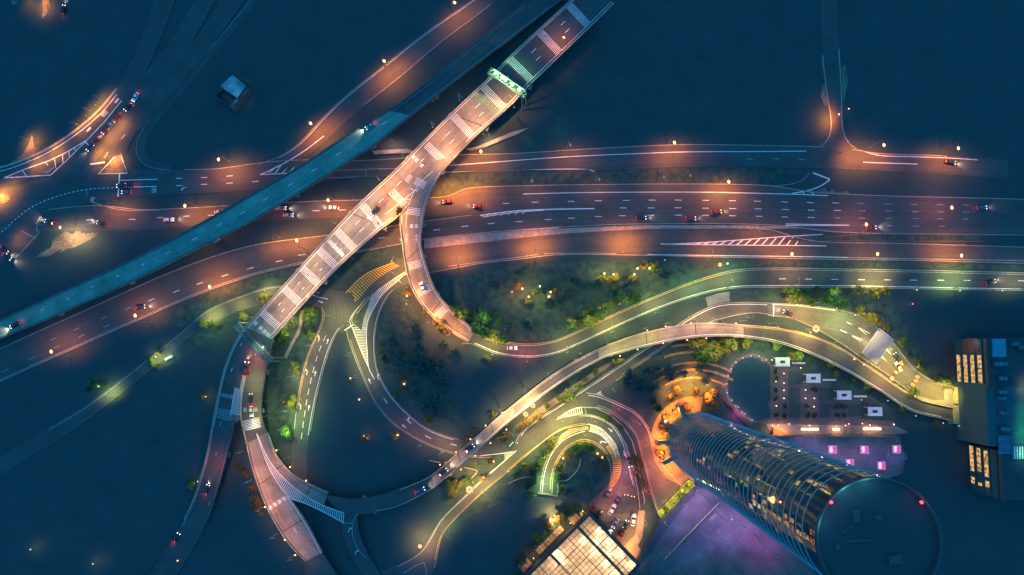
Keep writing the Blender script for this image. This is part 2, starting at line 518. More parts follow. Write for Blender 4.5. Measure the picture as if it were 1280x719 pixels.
mb = MB(); poly(mb, [(189.5, 235), (195.5, 234.8), (195.5, 241), (189.5, 241.3)], z); mb.build('lane_marking', 'paint_worn_dim', o)

# ---------------------------------------------------------------- road running up at the top left
st = S_1 = Strip([(600, -8), (591, 0), (532, 41), (480, 82), (430, 122), (402, 149), (374, 179), (350, 195), (322, 206)],
                 [(628, -8), (612, 8), (550, 55), (503, 95), (455, 133), (425, 158), (400, 182), (375, 200), (352, 214)])
o = road('orange lit one way road descending from the top to the service road', st, kerb=('kerb', 'kerb_dark'))
z = st.z + .006
marks(o, ('paint', lambda mb: line(mb, S_1, 'l', 2.2, .7, .006, 0, .93)), ('paint_worn_dim', lambda mb: line(mb, S_1, 'r', 1.5, .8, .006, .05, .62)),
      ('paint', PL([(405, 170), (380, 189), (352, 206), (325, 218.5)], 1.1, z, sm=True)), ('paint', PL([(350, 206.5), (325, 218.5), (362, 216.5)], 1.0, z)),
      ('paint', PL([(344, 210), (336, 216)], .9, z)), ('paint', PL([(352, 206), (344, 216.5)], .9, z)), ('paint', PL([(360, 209), (353, 216)], .9, z)), ('paint', PL([(368, 209), (361, 216)], .9, z)))
# corner kerb of the dark slip road at the far left
st = S_C = Strip([(330, -20), (262, 62), (228, 100), (197, 135), (176, 165), (170, 186), (174, 199), (187, 209), (213, 213)], [(338, -16), (268, 68), (236, 106), (206, 141), (186, 168), (181, 185), (184, 194), (195, 202), (213, 206)])
o = road('dark slip road curving round the corner beside the service road', st, kerb=('paint_worn_dim', None), kw=.6)

# ---------------------------------------------------------------- wide boulevard
st = S_B = Strip([(60, 262), (120, 257), (175, 262), (215, 261), (290, 257), (380, 252), (450, 250), (540, 247), (562, 244.5), (580, 236.5), (600, 234), (640, 232.5), (720, 231), (860, 230), (960, 232), (1015, 240), (1110, 245), (1200, 247), (1310, 250)],
                 [(50, 289), (105, 289), (160, 288), (250, 282), (320, 277), (380, 274), (450, 271.5), (540, 270), (562, 269.5), (580, 269), (600, 268), (640, 269), (720, 269), (860, 271), (960, 272), (1015, 273), (1110, 275), (1200, 276), (1310, 277)])
o = road('wide multi lane boulevard crossing the whole scene below both bridges', st, kerb=('kerb', None))
z = st.z + .006
rows = [[(636 + 33.0 * i, 253.2 - .022 * 33 * i if i < 5 else 250.4 + .012 * 33 * (i - 5)) for i in range(18)]]
row1 = [(669, 252.8), (714, 251.9), (748, 251), (783, 250.6), (815, 250.2), (848, 250.2), (882, 250.5), (915.5, 251), (947, 251.6), (981, 252.6), (1013, 253.3), (1045, 253.8), (1076, 254.4), (1110, 255.1), (1143, 255.6), (1175, 256), (1207, 256.6)]
row2 = [(779, 260), (814, 260), (847.5, 259.8), (882, 260.3), (916, 260.8), (948, 261.2), (982, 262), (1014, 262.8), (1047, 263.2), (1078, 263.7), (1111, 264), (1144, 264.7), (1176, 265), (1208, 265.3)]
row3 = [(649, 277), (685, 274.4), (714, 272.7), (748, 270.8), (778, 269.8), (813, 269.2), (848, 269), (882, 269.2), (915.5, 269.8), (949, 270.5), (981, 271.3), (1014, 272), (1046, 272.3), (1078, 272.8), (1111, 273), (1144, 273.5), (1176, 273.8), (1207, 274)]
row4 = [(1082, 281.6), (1113, 282), (1145, 282.8), (1177, 283)]
S_B2 = st
marks(o, ('paint', PL([(654, 242.6), (720, 241), (800, 240.3), (880, 240.4), (960, 242), (1000, 243.2), (1035, 244.6)], .9, z, sm=True)),
      ('paint', lambda mb: dash_at(mb, S_B2, row1[:12] + row2[:9], 8.5, .8)), ('paint_worn_dim', lambda mb: dash_at(mb, S_B2, row1[12:] + row2[9:], 8.5, .8)),
      ('paint', lambda mb: dash_at(mb, S_B2, [(112, 275), (165, 274.2), (200, 272.3), (233, 270.3), (264, 269), (633, 254.3), (395, 263.5), (428, 262.5)], 8.5, .8)))
st = S_R4 = Strip([(-20, 446), (0, 436), (100, 391), (200, 346), (260, 323), (320, 306), (402, 295), (480, 284), (529, 277), (605, 267), (640, 264), (700, 262), (800, 266), (960, 268), (1050, 270), (1200, 272), (1310, 274)],
                  [(-20, 488), (0, 477), (100, 432), (175, 399), (237, 372), (310, 346), (375, 330), (445, 316), (500, 305), (537, 298), (615, 290), (640, 288), (697, 284), (800, 280), (960, 281), (1050, 290), (1200, 293), (1310, 294)])
st.z = S_B.z - .008
o = road('two lane carriageway rising from the lower left to join the wide boulevard', st, kerb=('kerb', 'kerb'), secs={'l': [(0, .47)]})
z = S_B.z + .006
R4z = MB()
marks(o, ('paint', lambda mb: dash_at(mb, S_R4, [(281, 344.5), (250, 354.2), (220.5, 364.2), (189, 375), (349, 326.5), (313, 335.5), (377, 318.5)], 8.5, .8)),
      ('paint_worn_dim', lambda mb: dash_at(mb, S_R4, [(160, 385.8), (130, 397.5), (96, 411.5), (67, 423.8), (133, 407.5), (102, 420), (71, 433.8), (39, 448), (6, 463.5)], 8.5, .8)),
      ('paint', lambda mb: dash_at(mb, S_R4, [(546, 287.3), (581, 283), (614, 279.3), (477, 297.5)], 8.5, .8, .016)),
      ('paint', lambda mb: dash_at(mb, S_R4, row3[:12], 8.5, .8, .016)), ('paint_worn_dim', lambda mb: dash_at(mb, S_R4, row3[12:] + row4, 8.5, .8, .016)),
      ('paint', PL([(600, 269.5), (640, 264.2), (680, 262), (743, 260.8)], 1.3, z, sm=True)), ('paint', PL([(603, 271.5), (640, 266), (680, 262.8)], .8, z, sm=True)),
      ('paint', PL([(640, 288.2), (670, 286.3), (698, 284.5)], .8, z)), ('paint', PL([(982, 280), (1062, 281.6)], .9, z)), ('paint', PL([(982, 282), (1062, 281.8)], .9, z)),
      ('paint', lambda mb: [pline(mb, [(612 + i * 9, 266.6 - i * .6), (608 + i * 9, 271.2 - i * .8)], .8, z) for i in range(6)]),
      ('paint_worn_dim', lambda mb: line(mb, S_R4, 'r', 1.6, .8, .016, 0, .38)))
# concrete median strip
def island(label, pts, h=.22, m='concrete', name='traffic_island', rim=None, z=0.0):
    mb = MB(); poly(mb, pts, z + h, z); o = tag(mb.build(name, m), label, 'traffic island')
    if rim:
        mb = MB(); pline(mb, pts, 1.2, z + h + .02, close=True, th=.1); mb.build('rim', rim, o)
    return o
island('long pale concrete median between the boulevard and the lower carriageway', [(530, 299), (580, 294), (640, 289), (697, 285.6), (800, 281.6), (880, 281.4), (960, 282.3), (1000, 284), (1000, 285.2), (960, 286), (880, 285), (800, 285.6), (740, 289), (700, 292), (640, 298), (600, 303), (530, 311)], .35, 'concrete')
# lower carriageway
st = S_5 = Strip([(428, 374), (445, 356), (468, 340), (495, 326), (530, 312), (600, 303), (640, 298), (700, 292), (800, 286), (880, 285.5), (960, 287), (1000, 298), (1030, 302.5), (1110, 304), (1200, 306.5), (1310, 310)],
                 [(446, 392), (462, 373), (480, 358), (508, 343), (535, 341), (600, 329.5), (640, 325), (700, 318.5), (800, 319), (880, 321), (960, 322.5), (1000, 323.5), (1030, 324), (1110, 325), (1200, 327), (1310, 330)])
o = road('orange lit lower carriageway along the south side of the concrete median', st, kerb=('kerb', 'kerb'), secs={'l': [(.22, 1)]})
z = st.z + .006
gt = [(830, 305.2), (870, 303.8), (920, 300.4), (975, 296.2), (1028, 293)]; gb = [(830, 305.4), (880, 306), (930, 306.5), (990, 307), (1033, 307.5)]
marks(o, ('paint', PL(gt, 1.0, z, sm=True)), ('paint', PL(gb, 1.0, z, sm=True)), ('paint', PL([(826, 305), (850, 304.9)], 1.2, z)),
      ('paint', lambda mb: [pline(mb, [(872 + i * 10.5 + 4, 303.9 - i * .72), (868 + i * 10.5, 306 + i * .05)], 1.5, z) for i in range(13)]),
      ('paint', PL([(809, 318.2), (880, 319.3), (960, 320.3), (1030, 321.3), (1060, 322)], .9, z)), ('paint_worn_dim', PL([(1060, 322), (1120, 323.2), (1200, 324.5), (1290, 326)], .9, z)),
      ('paint_worn_dim', PL([(680, 317), (740, 316.3), (770, 317)], .7, z)), ('paint_worn_dim', PL([(560, 333), (600, 327.5), (640, 322.8), (672, 318.2)], .7, z)))
mb = MB(); hatch(mb, [(492, 328.5), (460, 341.5), (445, 353), (432, 366.5), (421, 371), (402, 370)], [(500, 332), (478, 344.5), (462, 358), (447, 375), (432, 382), (413, 380)], 33, 1.3, z)
pline(mb, [(492, 328), (460, 341), (445, 352.5), (432, 366), (421, 370.5), (402, 369)], .9, z, sm=True); mb.build('lane_marking', 'paint_yellow', o)
island('narrow grassy median nose with tan kerbs beside the striped gore', [(985, 299.5), (1000, 296), (1028, 294), (1034, 296.5), (1072, 292.5), (1120, 292.8), (1185, 293.5), (1230, 294), (1230, 302), (1120, 301.6), (1040, 300.5), (1010, 303)], .2, 'grass', rim='kerb_dark')

# ---------------------------------------------------------------- T junction road at the upper right
st = S_T = Strip([(1024, -20), (1026, 40), (1028, 66), (1031, 95), (1036, 130), (1039, 155), (1036, 172), (1028, 181), (1012, 187)], [(1046, -20), (1048, 40), (1049, 66), (1051, 100), (1052, 130), (1053, 158), (1057, 172), (1066, 183), (1082, 190)])
o = road('narrow side road meeting the service road at an orange lit junction', st, kerb=('kerb', 'kerb'), kw=1.1, secs={'l': [(.4, 1)], 'r': [(.36, 1)]})
marks(o, ('paint', PL([(1016, 216), (1037, 224)], 1.6, st.z + .006)), ('paint', PL([(1037, 225), (1026, 232.5), (1011, 238), (990, 242)], 1.2, st.z + .006, sm=True)),
      ('paint', PL([(1002, 239), (1006, 243)], .9, st.z + .006)), ('paint', PL([(1010, 237.5), (1018, 243.5)], .9, st.z + .006)),
      ('paint_worn_dim', PL([(1012, 217), (1003, 225), (990, 230), (968, 232.5)], .7, st.z + .006, sm=True)))

# ---------------------------------------------------------------- dim ramp to the lower left
st = S_6 = Strip([(-60, 612), (10, 566), (55, 538), (110, 505), (170, 460), (230, 412), (260, 387), (300, 370), (345, 357), (395, 360), (432, 366)],
                 [(-45, 626), (30, 575), (75, 548), (125, 513), (185, 465), (245, 415), (280, 396), (310, 385), (345, 378), (385, 379), (412, 390)])
o = road('dim ramp with green tinted edges running down to the lower left', st, kerb=('kerb_dark', 'kerb_dark'))
marks(o, ('paint_worn_dim', lambda mb: line(mb, S_6, 'l', 2.0, .8, .006, .25, .88)), ('paint_faint', lambda mb: line(mb, S_6, 'r', 1.5, .6, .006, .3, .82)))
# ---------------------------------------------------------------- Y junction and its two branches
st = S_7 = Strip([(393, 366), (402, 382), (403, 398), (396, 418), (386, 440), (378, 468), (372, 500), (368, 535), (364, 575), (368, 640), (390, 760)], [(440, 366), (446, 392), (424, 412), (412, 437), (404, 463), (395, 500), (388, 540), (384, 575), (388, 640), (412, 760)])
o = road('left branch below the Y junction with painted turn arrows', st, secs={'l': [(.05, .44)], 'r': [(.12, .46)]})
z = st.z + .006
marks(o, ('paint', lambda mb: line(mb, S_7, 'r', 2, .7, .006, .13, .47)), ('paint_yellow', lambda mb: line(mb, S_7, 'l', 1.6, .6, .006, .06, .38)),
      ('paint', PL([(384, 366), (398, 371.5), (410, 374)], .8, z)),
      ('paint', lambda mb: (dashes(mb, S_7, .5, .15, .5, 14, 8, .7, .006), arrow(mb, 399, 423, .3, -1, z, 'l', 1.0), arrow(mb, 409.5, 426.5, .3, -1, z, 's', .9),
                            arrow(mb, 384, 465, .2, -1, z, 'l', 1.0), arrow(mb, 394, 467, .2, -1, z, 's', .9), arrow(mb, 376, 508, .15, -1, z, 'l', 1.0), arrow(mb, 386, 509.5, .15, -1, z, 's', .9),
                            arrow(mb, 401, 377.5, 1, .35, z, 's', .9))))
st = S_8 = Strip([(560, 336), (515, 352), (491, 363), (477, 385), (469.5, 412), (468.5, 440), (473, 465), (486, 490), (505, 512), (530, 533), (560, 546), (590, 551), (625, 549)],
                 [(500, 334), (470, 358), (450, 382), (438, 398), (433, 412), (441, 440), (453, 470), (468, 502), (487, 526), (510, 543), (535, 556), (562, 566), (600, 572), (642, 568)])
o = road('right branch below the Y junction sweeping round under the elevated road', st, secs={'l': [(.08, .86)], 'r': [(.26, .93)]})
z = st.z + .006
marks(o, ('paint', lambda mb: line(mb, S_8, 'l', 2.2, .8, .006, .06, .84)), ('paint_worn_dim', lambda mb: line(mb, S_8, 'r', 2, .6, .006, .3, .9)),
      ('paint', lambda mb: hatch(mb, [(508, 339.5), (490, 350), (470, 364), (464, 374), (456, 395), (453.5, 410)], [(508, 341), (497, 350.5), (479, 366), (468, 383), (460, 400), (458, 416)], 42, .8, z)),
      ('paint', lambda mb: hatch(mb, [(440, 409), (444, 419), (450, 435), (459, 456)], [(458, 409), (458.5, 422), (459, 438), (460, 457)], 24, .8, z)),
      ('paint', PL([(508, 339), (490, 350.5), (470, 366), (452, 380), (441, 393), (437, 401), (439, 407)], .8, z, sm=True)),
      ('paint', PL([(508, 341), (497, 351), (479, 367), (468, 384), (460, 401), (458, 418), (459, 440), (461, 460), (468, 474)], .8, z, sm=True)),
      ('paint', PL([(440, 409), (445, 422), (452, 440), (460, 458)], .8, z, sm=True)), ('paint', PL([(430.5, 413), (441, 406.5)], 1.5, z)),
      ('paint', lambda mb: (dash_at(mb, S_8, [(482, 501), (511, 527), (535, 546.5), (567, 556)], 8, .8), arrow(mb, 462, 476, -.4, -1, z, 's', .9), arrow(mb, 472, 471, -.35, -1, z, 'r', 1.0),
                            arrow(mb, 505, 533, -.9, -.8, z, 's', .9), arrow(mb, 510.5, 526, -.7, -1, z, 'r', 1.0))))
island('dark grassy island inside the Y junction', [(466, 367), (455, 376), (443, 391), (439, 400), (441, 405), (452, 413), (455, 399), (460, 385)], .2, 'grass', rim='kerb')
mb = MB(); poly(mb, [(396, 366), (432, 367), (470, 350), (462, 372), (446, 392), (438, 402), (430, 416), (420, 416), (404, 400)], S_5.z - .012); tag(mb.build('road', 'asphalt'), 'open tarmac centre of the Y junction', kind='structure')

# ---------------------------------------------------------------- diagonal road from the bottom up to the toll plaza
st = S_9 = Strip([(470, 716), (500, 706), (525, 691), (537, 674), (550, 651), (580, 621), (605, 597), (630, 575), (643, 556), (655, 536), (700, 506), (750, 473), (800, 439), (832, 417), (855, 401), (880, 387), (900, 380), (930, 378), (965, 379)],
                 [(535, 732), (545, 702), (552, 671), (567, 651), (600, 619), (632, 592), (655, 572), (690, 543), (715, 520), (737, 499), (755, 487), (800, 455), (840, 428), (865, 412), (890, 402), (920, 394), (945, 391), (965, 394)])
tgap = (st.near(630, 590), st.near(655, 555))
o = road('diagonal road from the bottom edge up under the elevated deck to the toll plaza', st, secs={'l': [(.03, tgap[0]), (tgap[1], 1)], 'r': [(.04, .43), (.62, 1)]})
z = st.z + .006
marks(o, ('paint', lambda mb: line(mb, S_9, 'l', 2.0, .8, .006, tgap[1], .99)), ('paint', lambda mb: line(mb, S_9, 'l', 2.0, .8, .006, .04, tgap[0])),
      ('paint_worn_dim', lambda mb: line(mb, S_9, 'r', 1.8, .8, .006, .64, .8)), ('paint_yellow', lambda mb: line(mb, S_9, 'r', 1.8, .7, .006, .06, .42)),
      ('paint', lambda mb: dash_at(mb, S_9, [(639, 555.5), (671, 540.5)], 8, .9)),
      ('paint', lambda mb: hatch(mb, [(630, 566.5), (638, 565), (645, 563.5)], [(631, 576), (637, 571), (645.5, 564)], 9, .8, z)),
      ('paint', PL([(600, 570), (630, 566.5), (646, 563.3), (631, 576), (612, 592)], .9, z)),
      ('paint', lambda mb: hatch(mb, [(736, 497.5), (744, 494), (750, 490)], [(759, 499.5), (754, 494.5), (751, 490)], 7, .8, z)),
      ('paint', PL([(759, 500), (736, 498), (751, 489.5)], .9, z)), ('paint', PL([(747.5, 498.5), (745.5, 509)], 1.3, z)),
      ('paint', lambda mb: hatch(mb, [(695, 526), (706, 517), (718, 511), (728, 509)], [(695, 527), (708, 521.5), (720, 518.5), (729, 517.5)], 14, .8, z)),
      ('paint', PL([(693, 527.5), (706, 517), (718, 511), (729, 509)], .9, z, sm=True)), ('paint', PL([(693, 527.5), (708, 521.8), (720, 519), (732, 518)], .9, z, sm=True)),
      ('paint_worn_dim', PL([(505, 716), (522, 706), (530, 703), (533, 712), (533, 722)], .8, z)))
# toll plaza road
st = S_10 = Strip([(960, 379), (1000, 381), (1045, 387), (1072, 394), (1092, 406), (1116, 428), (1140, 458), (1160, 473), (1180, 481), (1197, 484)], [(960, 394), (990, 398), (1020, 411), (1048, 427), (1080, 449), (1105, 465), (1130, 484), (1150, 498), (1170, 503.5), (1197, 506)])
o = road('toll plaza approach widening under the slate canopy and ending at the portal', st, 'asphalt_light')
z = st.z + .006
marks(o, ('paint', PL([(965, 380.5), (1000, 382.5), (1044, 388)], .8, z)), ('paint', PL([(967, 380), (967, 396)], 1.2, z)),
      ('paint', lambda mb: dash_at(mb, S_10, [(1062, 404.5), (1054.5, 414.3)], 9, .9)),
      ('paint', lambda mb: [pline(mb, p, .8, z) for p in ([(1073, 410), (1084, 419), (1074, 409.5), (1087, 417)], [(1065, 420), (1076, 427), (1066, 419.5), (1078, 425)], [(1107, 437), (1115, 444), (1108, 436)], [(1101, 446), (1109, 452), (1102, 445)])]))
mb = MB(); poly(mb, [(1180, 486), (1196, 487), (1196, 529), (1186, 531), (1181, 520)], .012 * LV[0] + .06); tag(mb.build('pavement', 'concrete'), 'pale concrete apron in front of the yellow portal', kind='structure')
mb = MB(); poly(mb, [(1110, 478), (1140, 492), (1165, 500), (1182, 500), (1182, 507), (1160, 505), (1140, 497)], .012 * LV[0] + .055); tag(mb.build('pavement', 'concrete'), 'tapering pale strip between toll road and curved ramp', kind='structure')

# ---------------------------------------------------------------- curved road east of the loop ramp
st = S_12 = Strip([(585, 417), (600, 419), (625, 426), (660, 430), (692, 426), (722, 414), (780, 387), (840, 362), (875, 349), (920, 337.5), (970, 335), (1040, 336), (1100, 337), (1200, 339), (1310, 342)],
                  [(577, 430), (590, 430), (620, 442), (660, 447), (695, 442), (722, 431), (765, 411), (820, 387), (870, 370), (915, 360.5), (970, 359), (1040, 359), (1100, 360), (1200, 362), (1310, 364)], z=[(0, .8), (.16, .12), (1, .12)])
o = road('green lit road curving from the loop ramp out to the right edge', st, z=.2)
S12z = .13
marks(o, ('paint', lambda mb: line(mb, S_12, 'r', 1.6, .8, .008, .02, .98)), ('paint_yellow', lambda mb: line(mb, S_12, 'l', 2, .7, .008, .03, .45)), ('paint_worn_dim', lambda mb: line(mb, S_12, 'l', 2, .7, .008, .45, .98)),
      ('paint', lambda mb: dash_at(mb, S_12, [(978, 348.7), (1011, 349), (1043.5, 349.3), (1077, 349.7), (1109.5, 350), (1142, 350.2), (1176, 350.4), (1209, 350.6), (1277, 351)], 8.5, .9, .008)))
island('small pale concrete link slab between the two curved roads', [(882, 372), (897, 367), (912, 364.5), (912, 376.5), (898, 379), (885, 383)], .18, 'concrete')
# verge between the diagonal road and the elevated deck
mb = MB(); poly(mb, [(652, 533), (668, 514), (700, 493), (752, 458), (775, 446), (770, 452), (720, 488), (690, 510)], .03); tag(mb.build('grass', 'soil'), 'bare sandy verge under the elevated deck beside the diagonal road', kind='structure')

# ---------------------------------------------------------------- horseshoe roads at the bottom
st = S_H = Strip([(675, 617), (678, 592), (687, 567), (702, 549), (722, 539), (740, 536), (756, 543), (768, 556), (776, 575), (777, 596), (770, 616)], [(690, 618), (691, 598), (697, 578), (709, 561), (726, 552), (738, 553), (750, 560), (760, 573), (764, 592), (761, 608), (755, 620)])
o = road('inner horseshoe lane bending round the sunken court', st, secs={'l': [(0, .52)], 'r': [(0, .95)]}, kerb=('kerb', 'kerb'))
z = st.z + .006
marks(o, ('paint', lambda mb: line(mb, S_H, 'l', 2.2, .7, .006, 0, .5)), ('paint_yellow', lambda mb: line(mb, S_H, 'r', 2.0, .7, .006, .03, .7)),
      ('paint', lambda mb: arrow(mb, 754, 552, -.9, -.35, z, 'l', 1.1)))
st = S_H2 = Strip([(645, 548), (690, 527), (728, 518), (750, 522), (768, 533), (781, 555), (788, 585), (795, 612)], [(655, 572), (690, 543), (710, 533), (735, 530), (755, 539), (769, 554), (777, 575), (778, 605)])
o = road('outer horseshoe lane running from the diagonal road to the car park', st, secs={'l': [(.45, 1)], 'r': [(0, .48)]})
z = max(st.z, S_H.z) + .008
marks(o, ('paint', lambda mb: hatch(mb, [(736, 530), (750, 535), (762, 546), (770, 557), (774, 569)], [(737, 538), (748, 542), (757, 549), (765, 559), (770, 571)], 30, .8, z, skew=-.03)),
      ('paint', PL([(735, 530), (750, 535), (762, 546), (770, 557), (774, 570)], .8, z, sm=True)), ('paint', PL([(736, 538.5), (748, 542.5), (757, 549.5), (765, 560), (770, 572)], .8, z, sm=True)),
      ('paint_yellow', lambda mb: hatch(mb, [(763, 553.5), (771, 563), (775, 577), (773, 595), (762, 613)], [(757, 559), (764, 570), (766, 583), (765, 596), (761, 609)], 24, 1.2, z)),
      ('paint_yellow', PL([(764, 553), (772, 563), (776, 577), (774, 595), (762, 615)], .8, z, sm=True)),
      ('paint', lambda mb: (line(mb, S_H2, 'l', 2, .7, .008, .4, .98), arrow(mb, 763, 537.5, 1, .8, z, 's', .9), arrow(mb, 780.5, 567, .3, 1, z, 's', 1.0))),
      ('paint_yellow', PL([(655, 570.5), (680, 551), (705, 536), (735, 530.5)], .8, z, sm=True)))
island('grey concrete divider between the two horseshoe lanes', [(697, 549), (702, 543), (712, 536), (735, 532.5), (736, 536.5), (722, 539.5), (708, 546), (697, 556)], .2, 'concrete')
st = S_O = Strip([(733, 491), (752, 495), (775, 505), (796, 516), (811, 536), (817, 560), (828, 581), (852, 608)], [(726, 509), (753, 511), (775, 524), (794, 543), (802, 569), (808, 590), (815, 620), (826, 650)])
o = road('reddish lane sweeping round the foot of the round tower', st, kw=1.1)
z = st.z + .006
marks(o, ('paint', lambda mb: line(mb, S_O, 'l', 2.2, .7, .006, .02, .95)), ('paint_worn_dim', lambda mb: line(mb, S_O, 'r', 2.2, .7, .006, .1, .98)))
island('thin planted divider between the outer horseshoe lane and the reddish lane', [(731, 509.5), (745, 510), (762, 518), (778, 532), (790, 551), (796, 572), (801, 600), (806, 628), (800, 636), (797, 610), (791, 584), (783, 556), (770, 535), (752, 523), (733, 518)], .2, 'ground', rim='kerb')
mb = MB(); poly(mb, [(735, 631), (757, 612), (778, 597), (796, 606), (797, 640), (806, 640), (803, 672), (797, 683), (808, 692), (800, 705)], .03); tag(mb.build('pavement', 'asphalt_light'), 'warm lit tarmac of the small car park by the glass roof', kind='structure')
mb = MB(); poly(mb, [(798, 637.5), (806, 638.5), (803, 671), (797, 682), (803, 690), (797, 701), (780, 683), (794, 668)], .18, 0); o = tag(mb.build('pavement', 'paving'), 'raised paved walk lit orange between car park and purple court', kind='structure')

# ---------------------------------------------------------------- junction at the far left
st = S_L1 = Strip([(200, -20), (175, 50), (152, 100), (143, 114), (122, 139), (90, 166), (55, 188), (15, 205), (-15, 213)], [(226, -20), (196, 60), (172, 108), (155, 125), (132, 152), (110, 179), (72, 206), (30, 226), (-15, 240)])
o = road('orange lit curved approach at the far left junction', st, kerb=('kerb', None), kw=2.2, secs={'l': [(.42, 1)]})
z = st.z + .006
marks(o, ('paint', lambda mb: line(mb, S_L1, 'l', 4.4, .8, .006, .44, .97)), ('paint', PL([(152, 126), (130, 153), (106, 178), (84, 200), (63, 219), (5, 222.5)], 1.0, z)),
      ('paint', PL([(5, 222.5), (30, 212), (60, 201.5), (82, 191), (105, 177.5)], 1.0, z)),
      ('paint', lambda mb: [pline(mb, p, .9, z) for p in ([(57, 203), (60, 207)], [(68, 198), (70, 211)], [(78, 193), (79, 205)], [(86, 189), (87, 197)], [(93, 185), (95, 190)], [(28, 213), (34, 222)])]),
      ('paint', lambda mb: dash_at(mb, S_L1, [(146, 126), (111, 162)], 7, 2.2)))
mb = MB(); poly(mb, [(125, 144), (131, 136.5), (136, 141), (130, 147)], z); mb.build('lane_marking', 'paint_worn_dim', o)
island('bare sandy wedge island with white outline at the far left junction', [(33, 217.5), (58, 206), (68, 201), (69.5, 209), (60, 217)], .2, 'soil')
st = S_L2 = Strip([(255, -20), (210, 55), (178, 95), (154, 127), (108, 178), (88, 198), (64, 222)], [(280, -20), (236, 60), (205, 100), (178, 132), (141, 178), (118, 204), (96, 232)])
o = road('queue filled approach beside the sandy footway at the far left', st, kerb=(None, None))
marks(o, ('paint', PL([(105.5, 176), (112, 183)], 1.6, st.z + .006)), ('paint_worn_dim', lambda mb: dash_at(mb, S_L2, [(149, 143), (133, 162), (119, 177)], 9, .8)))
mb = MB(); poly(mb, [(173, 131), (166, 136), (150, 158), (134, 180), (107, 203), (113, 205), (119, 201), (140, 177), (160, 151), (172, 134)], .2, 0); tag(mb.build('pavement', 'paving'), 'narrow sandy footway glowing orange beside the queue', kind='structure')
st = S_L3 = Strip([(290, -20), (235, 60), (205, 95), (172, 135), (141, 178), (120, 206)], [(320, -20), (262, 62), (235, 95), (195, 140), (168, 170), (158, 190)])
o = road('dark dual approach north of the triangle island', st, kerb=(None, None))
marks(o, ('paint', lambda mb: dash_at(mb, S_L3, [(133, 193.5), (154, 171)], 8, .7)), ('paint', PL([(113, 205.5), (131, 203)], 2.0, st.z + .006)))
island('sandy triangle island with a white kerb at the far left junction', [(150, 189), (153, 199), (159, 216.5), (123, 217.5)], .2, 'soil', rim='paint')
island('small oval island lit orange at the left edge', [(-6, 244), (3, 242), (11, 244.5), (13, 248), (11, 252), (4, 255), (-6, 255)], .2, 'soil')
mb = MB(); poly(mb, [(-20, 240), (60, 222), (90, 200), (122, 206), (150, 218), (148, 246), (60, 264), (50, 290), (15, 322), (-20, 345)], .02); o = tag(mb.build('road', 'asphalt'), 'dark open crossing at the far left junction', kind='structure')
mb = MB()
pts, _ = resample(smooth([(2, 290), (35, 262), (70, 246), (108, 237), (147, 234.5)]), 60)
for i in range(0, 59, 2): pline(mb, [pts[i], pts[i + 1]], .9, .05)
mb.build('lane_marking', 'paint', o)
mb = MB()
for p in ([(51, 270), (46, 279), (46, 288), (50, 290.5)], [(44, 279), (52, 281)], [(50, 290), (34, 307), (20, 322)], [(26, 288), (40, 296), (46, 297)], [(108, 238), (109, 246)], [(113, 248), (115, 253)]): pline(mb, p, 1.0, .06, sm=False)
mb.build('lane_marking', 'kerb', o)
mb = MB(); poly(mb, [(113, 246), (119, 246.5), (117, 251), (118, 255), (113, 252)], .2, 0); pline(mb, [(117, 253), (135, 259), (158, 263), (200, 262.5)], .9, .2, sm=True, th=.2)
tag(mb.build('kerb', 'kerb'), 'curved kerb nose where the boulevard leaves the far left crossing', kind='structure')

# ---------------------------------------------------------------- lit ground beside roads
stuff_patch('rough grass median between the service road and the boulevard', [(556, 219), (640, 215), (740, 213.5), (850, 210), (960, 210), (1000, 214), (960, 229.5), (860, 228), (720, 229), (640, 230.5), (600, 231.5), (578, 233), (562, 241), (545, 243)], 'grass')
stuff_patch('scrubby grass between the boulevard ramp and the dim ramp', [(200, 405), (237, 375), (310, 349), (375, 333), (440, 320), (490, 310), (480, 322), (440, 346), (395, 357), (345, 354), (298, 367), (258, 384), (228, 408)], 'grass')
stuff_patch('rough grass beneath the lamps below the dim ramp', [(248, 418), (282, 399), (300, 395), (306, 405), (280, 416), (255, 428), (200, 468), (190, 466)], 'grass')
stuff_patch('lawn inside the loop ramp', [(540, 352), (640, 332), (800, 324), (900, 330), (870, 345), (780, 384), (720, 411), (690, 423), (660, 427), (628, 423), (598, 411), (570, 386), (550, 362)], 'grass')
stuff_patch('grass strip between the lower carriageway and the green lit road', [(900, 334), (930, 327), (1000, 326.5), (1300, 331.5), (1300, 338), (1100, 334), (970, 332)], 'grass')
stuff_patch('planted bank below the green lit road', [(925, 364), (1000, 362), (1110, 363), (1110, 368), (1140, 420), (1180, 470), (1160, 470), (1118, 425), (1092, 402), (1050, 384), (1000, 378), (925, 376)], 'grass')
stuff_patch('planted slope inside the right branch sweep', [(500, 362), (482, 385), (474, 415), (474, 440), (480, 463), (493, 488), (512, 508), (535, 526), (570, 540), (585, 530), (560, 480), (540, 430), (520, 390)], 'grass')
stuff_patch('planting strip beside the bridge end and the left branch', [(340, 428), (388, 378), (398, 390), (398, 405), (388, 428), (376, 455), (369, 495), (364, 530), (345, 545), (332, 520), (330, 480)], 'grass')
stuff_patch('bank of grass beneath the curved elevated deck', [(770, 455), (800, 442), (860, 428), (930, 426), (970, 432), (1010, 446), (1060, 470), (1100, 494), (1140, 520), (1100, 505), (1040, 470), (960, 440), (880, 450), (820, 450)], 'grass')
stuff_patch('grass inside the horseshoe lanes', [(693, 618), (694, 598), (700, 580), (712, 565), (727, 556), (738, 557), (749, 564), (757, 575), (760, 592), (752, 610), (738, 625), (720, 618)], 'grass')
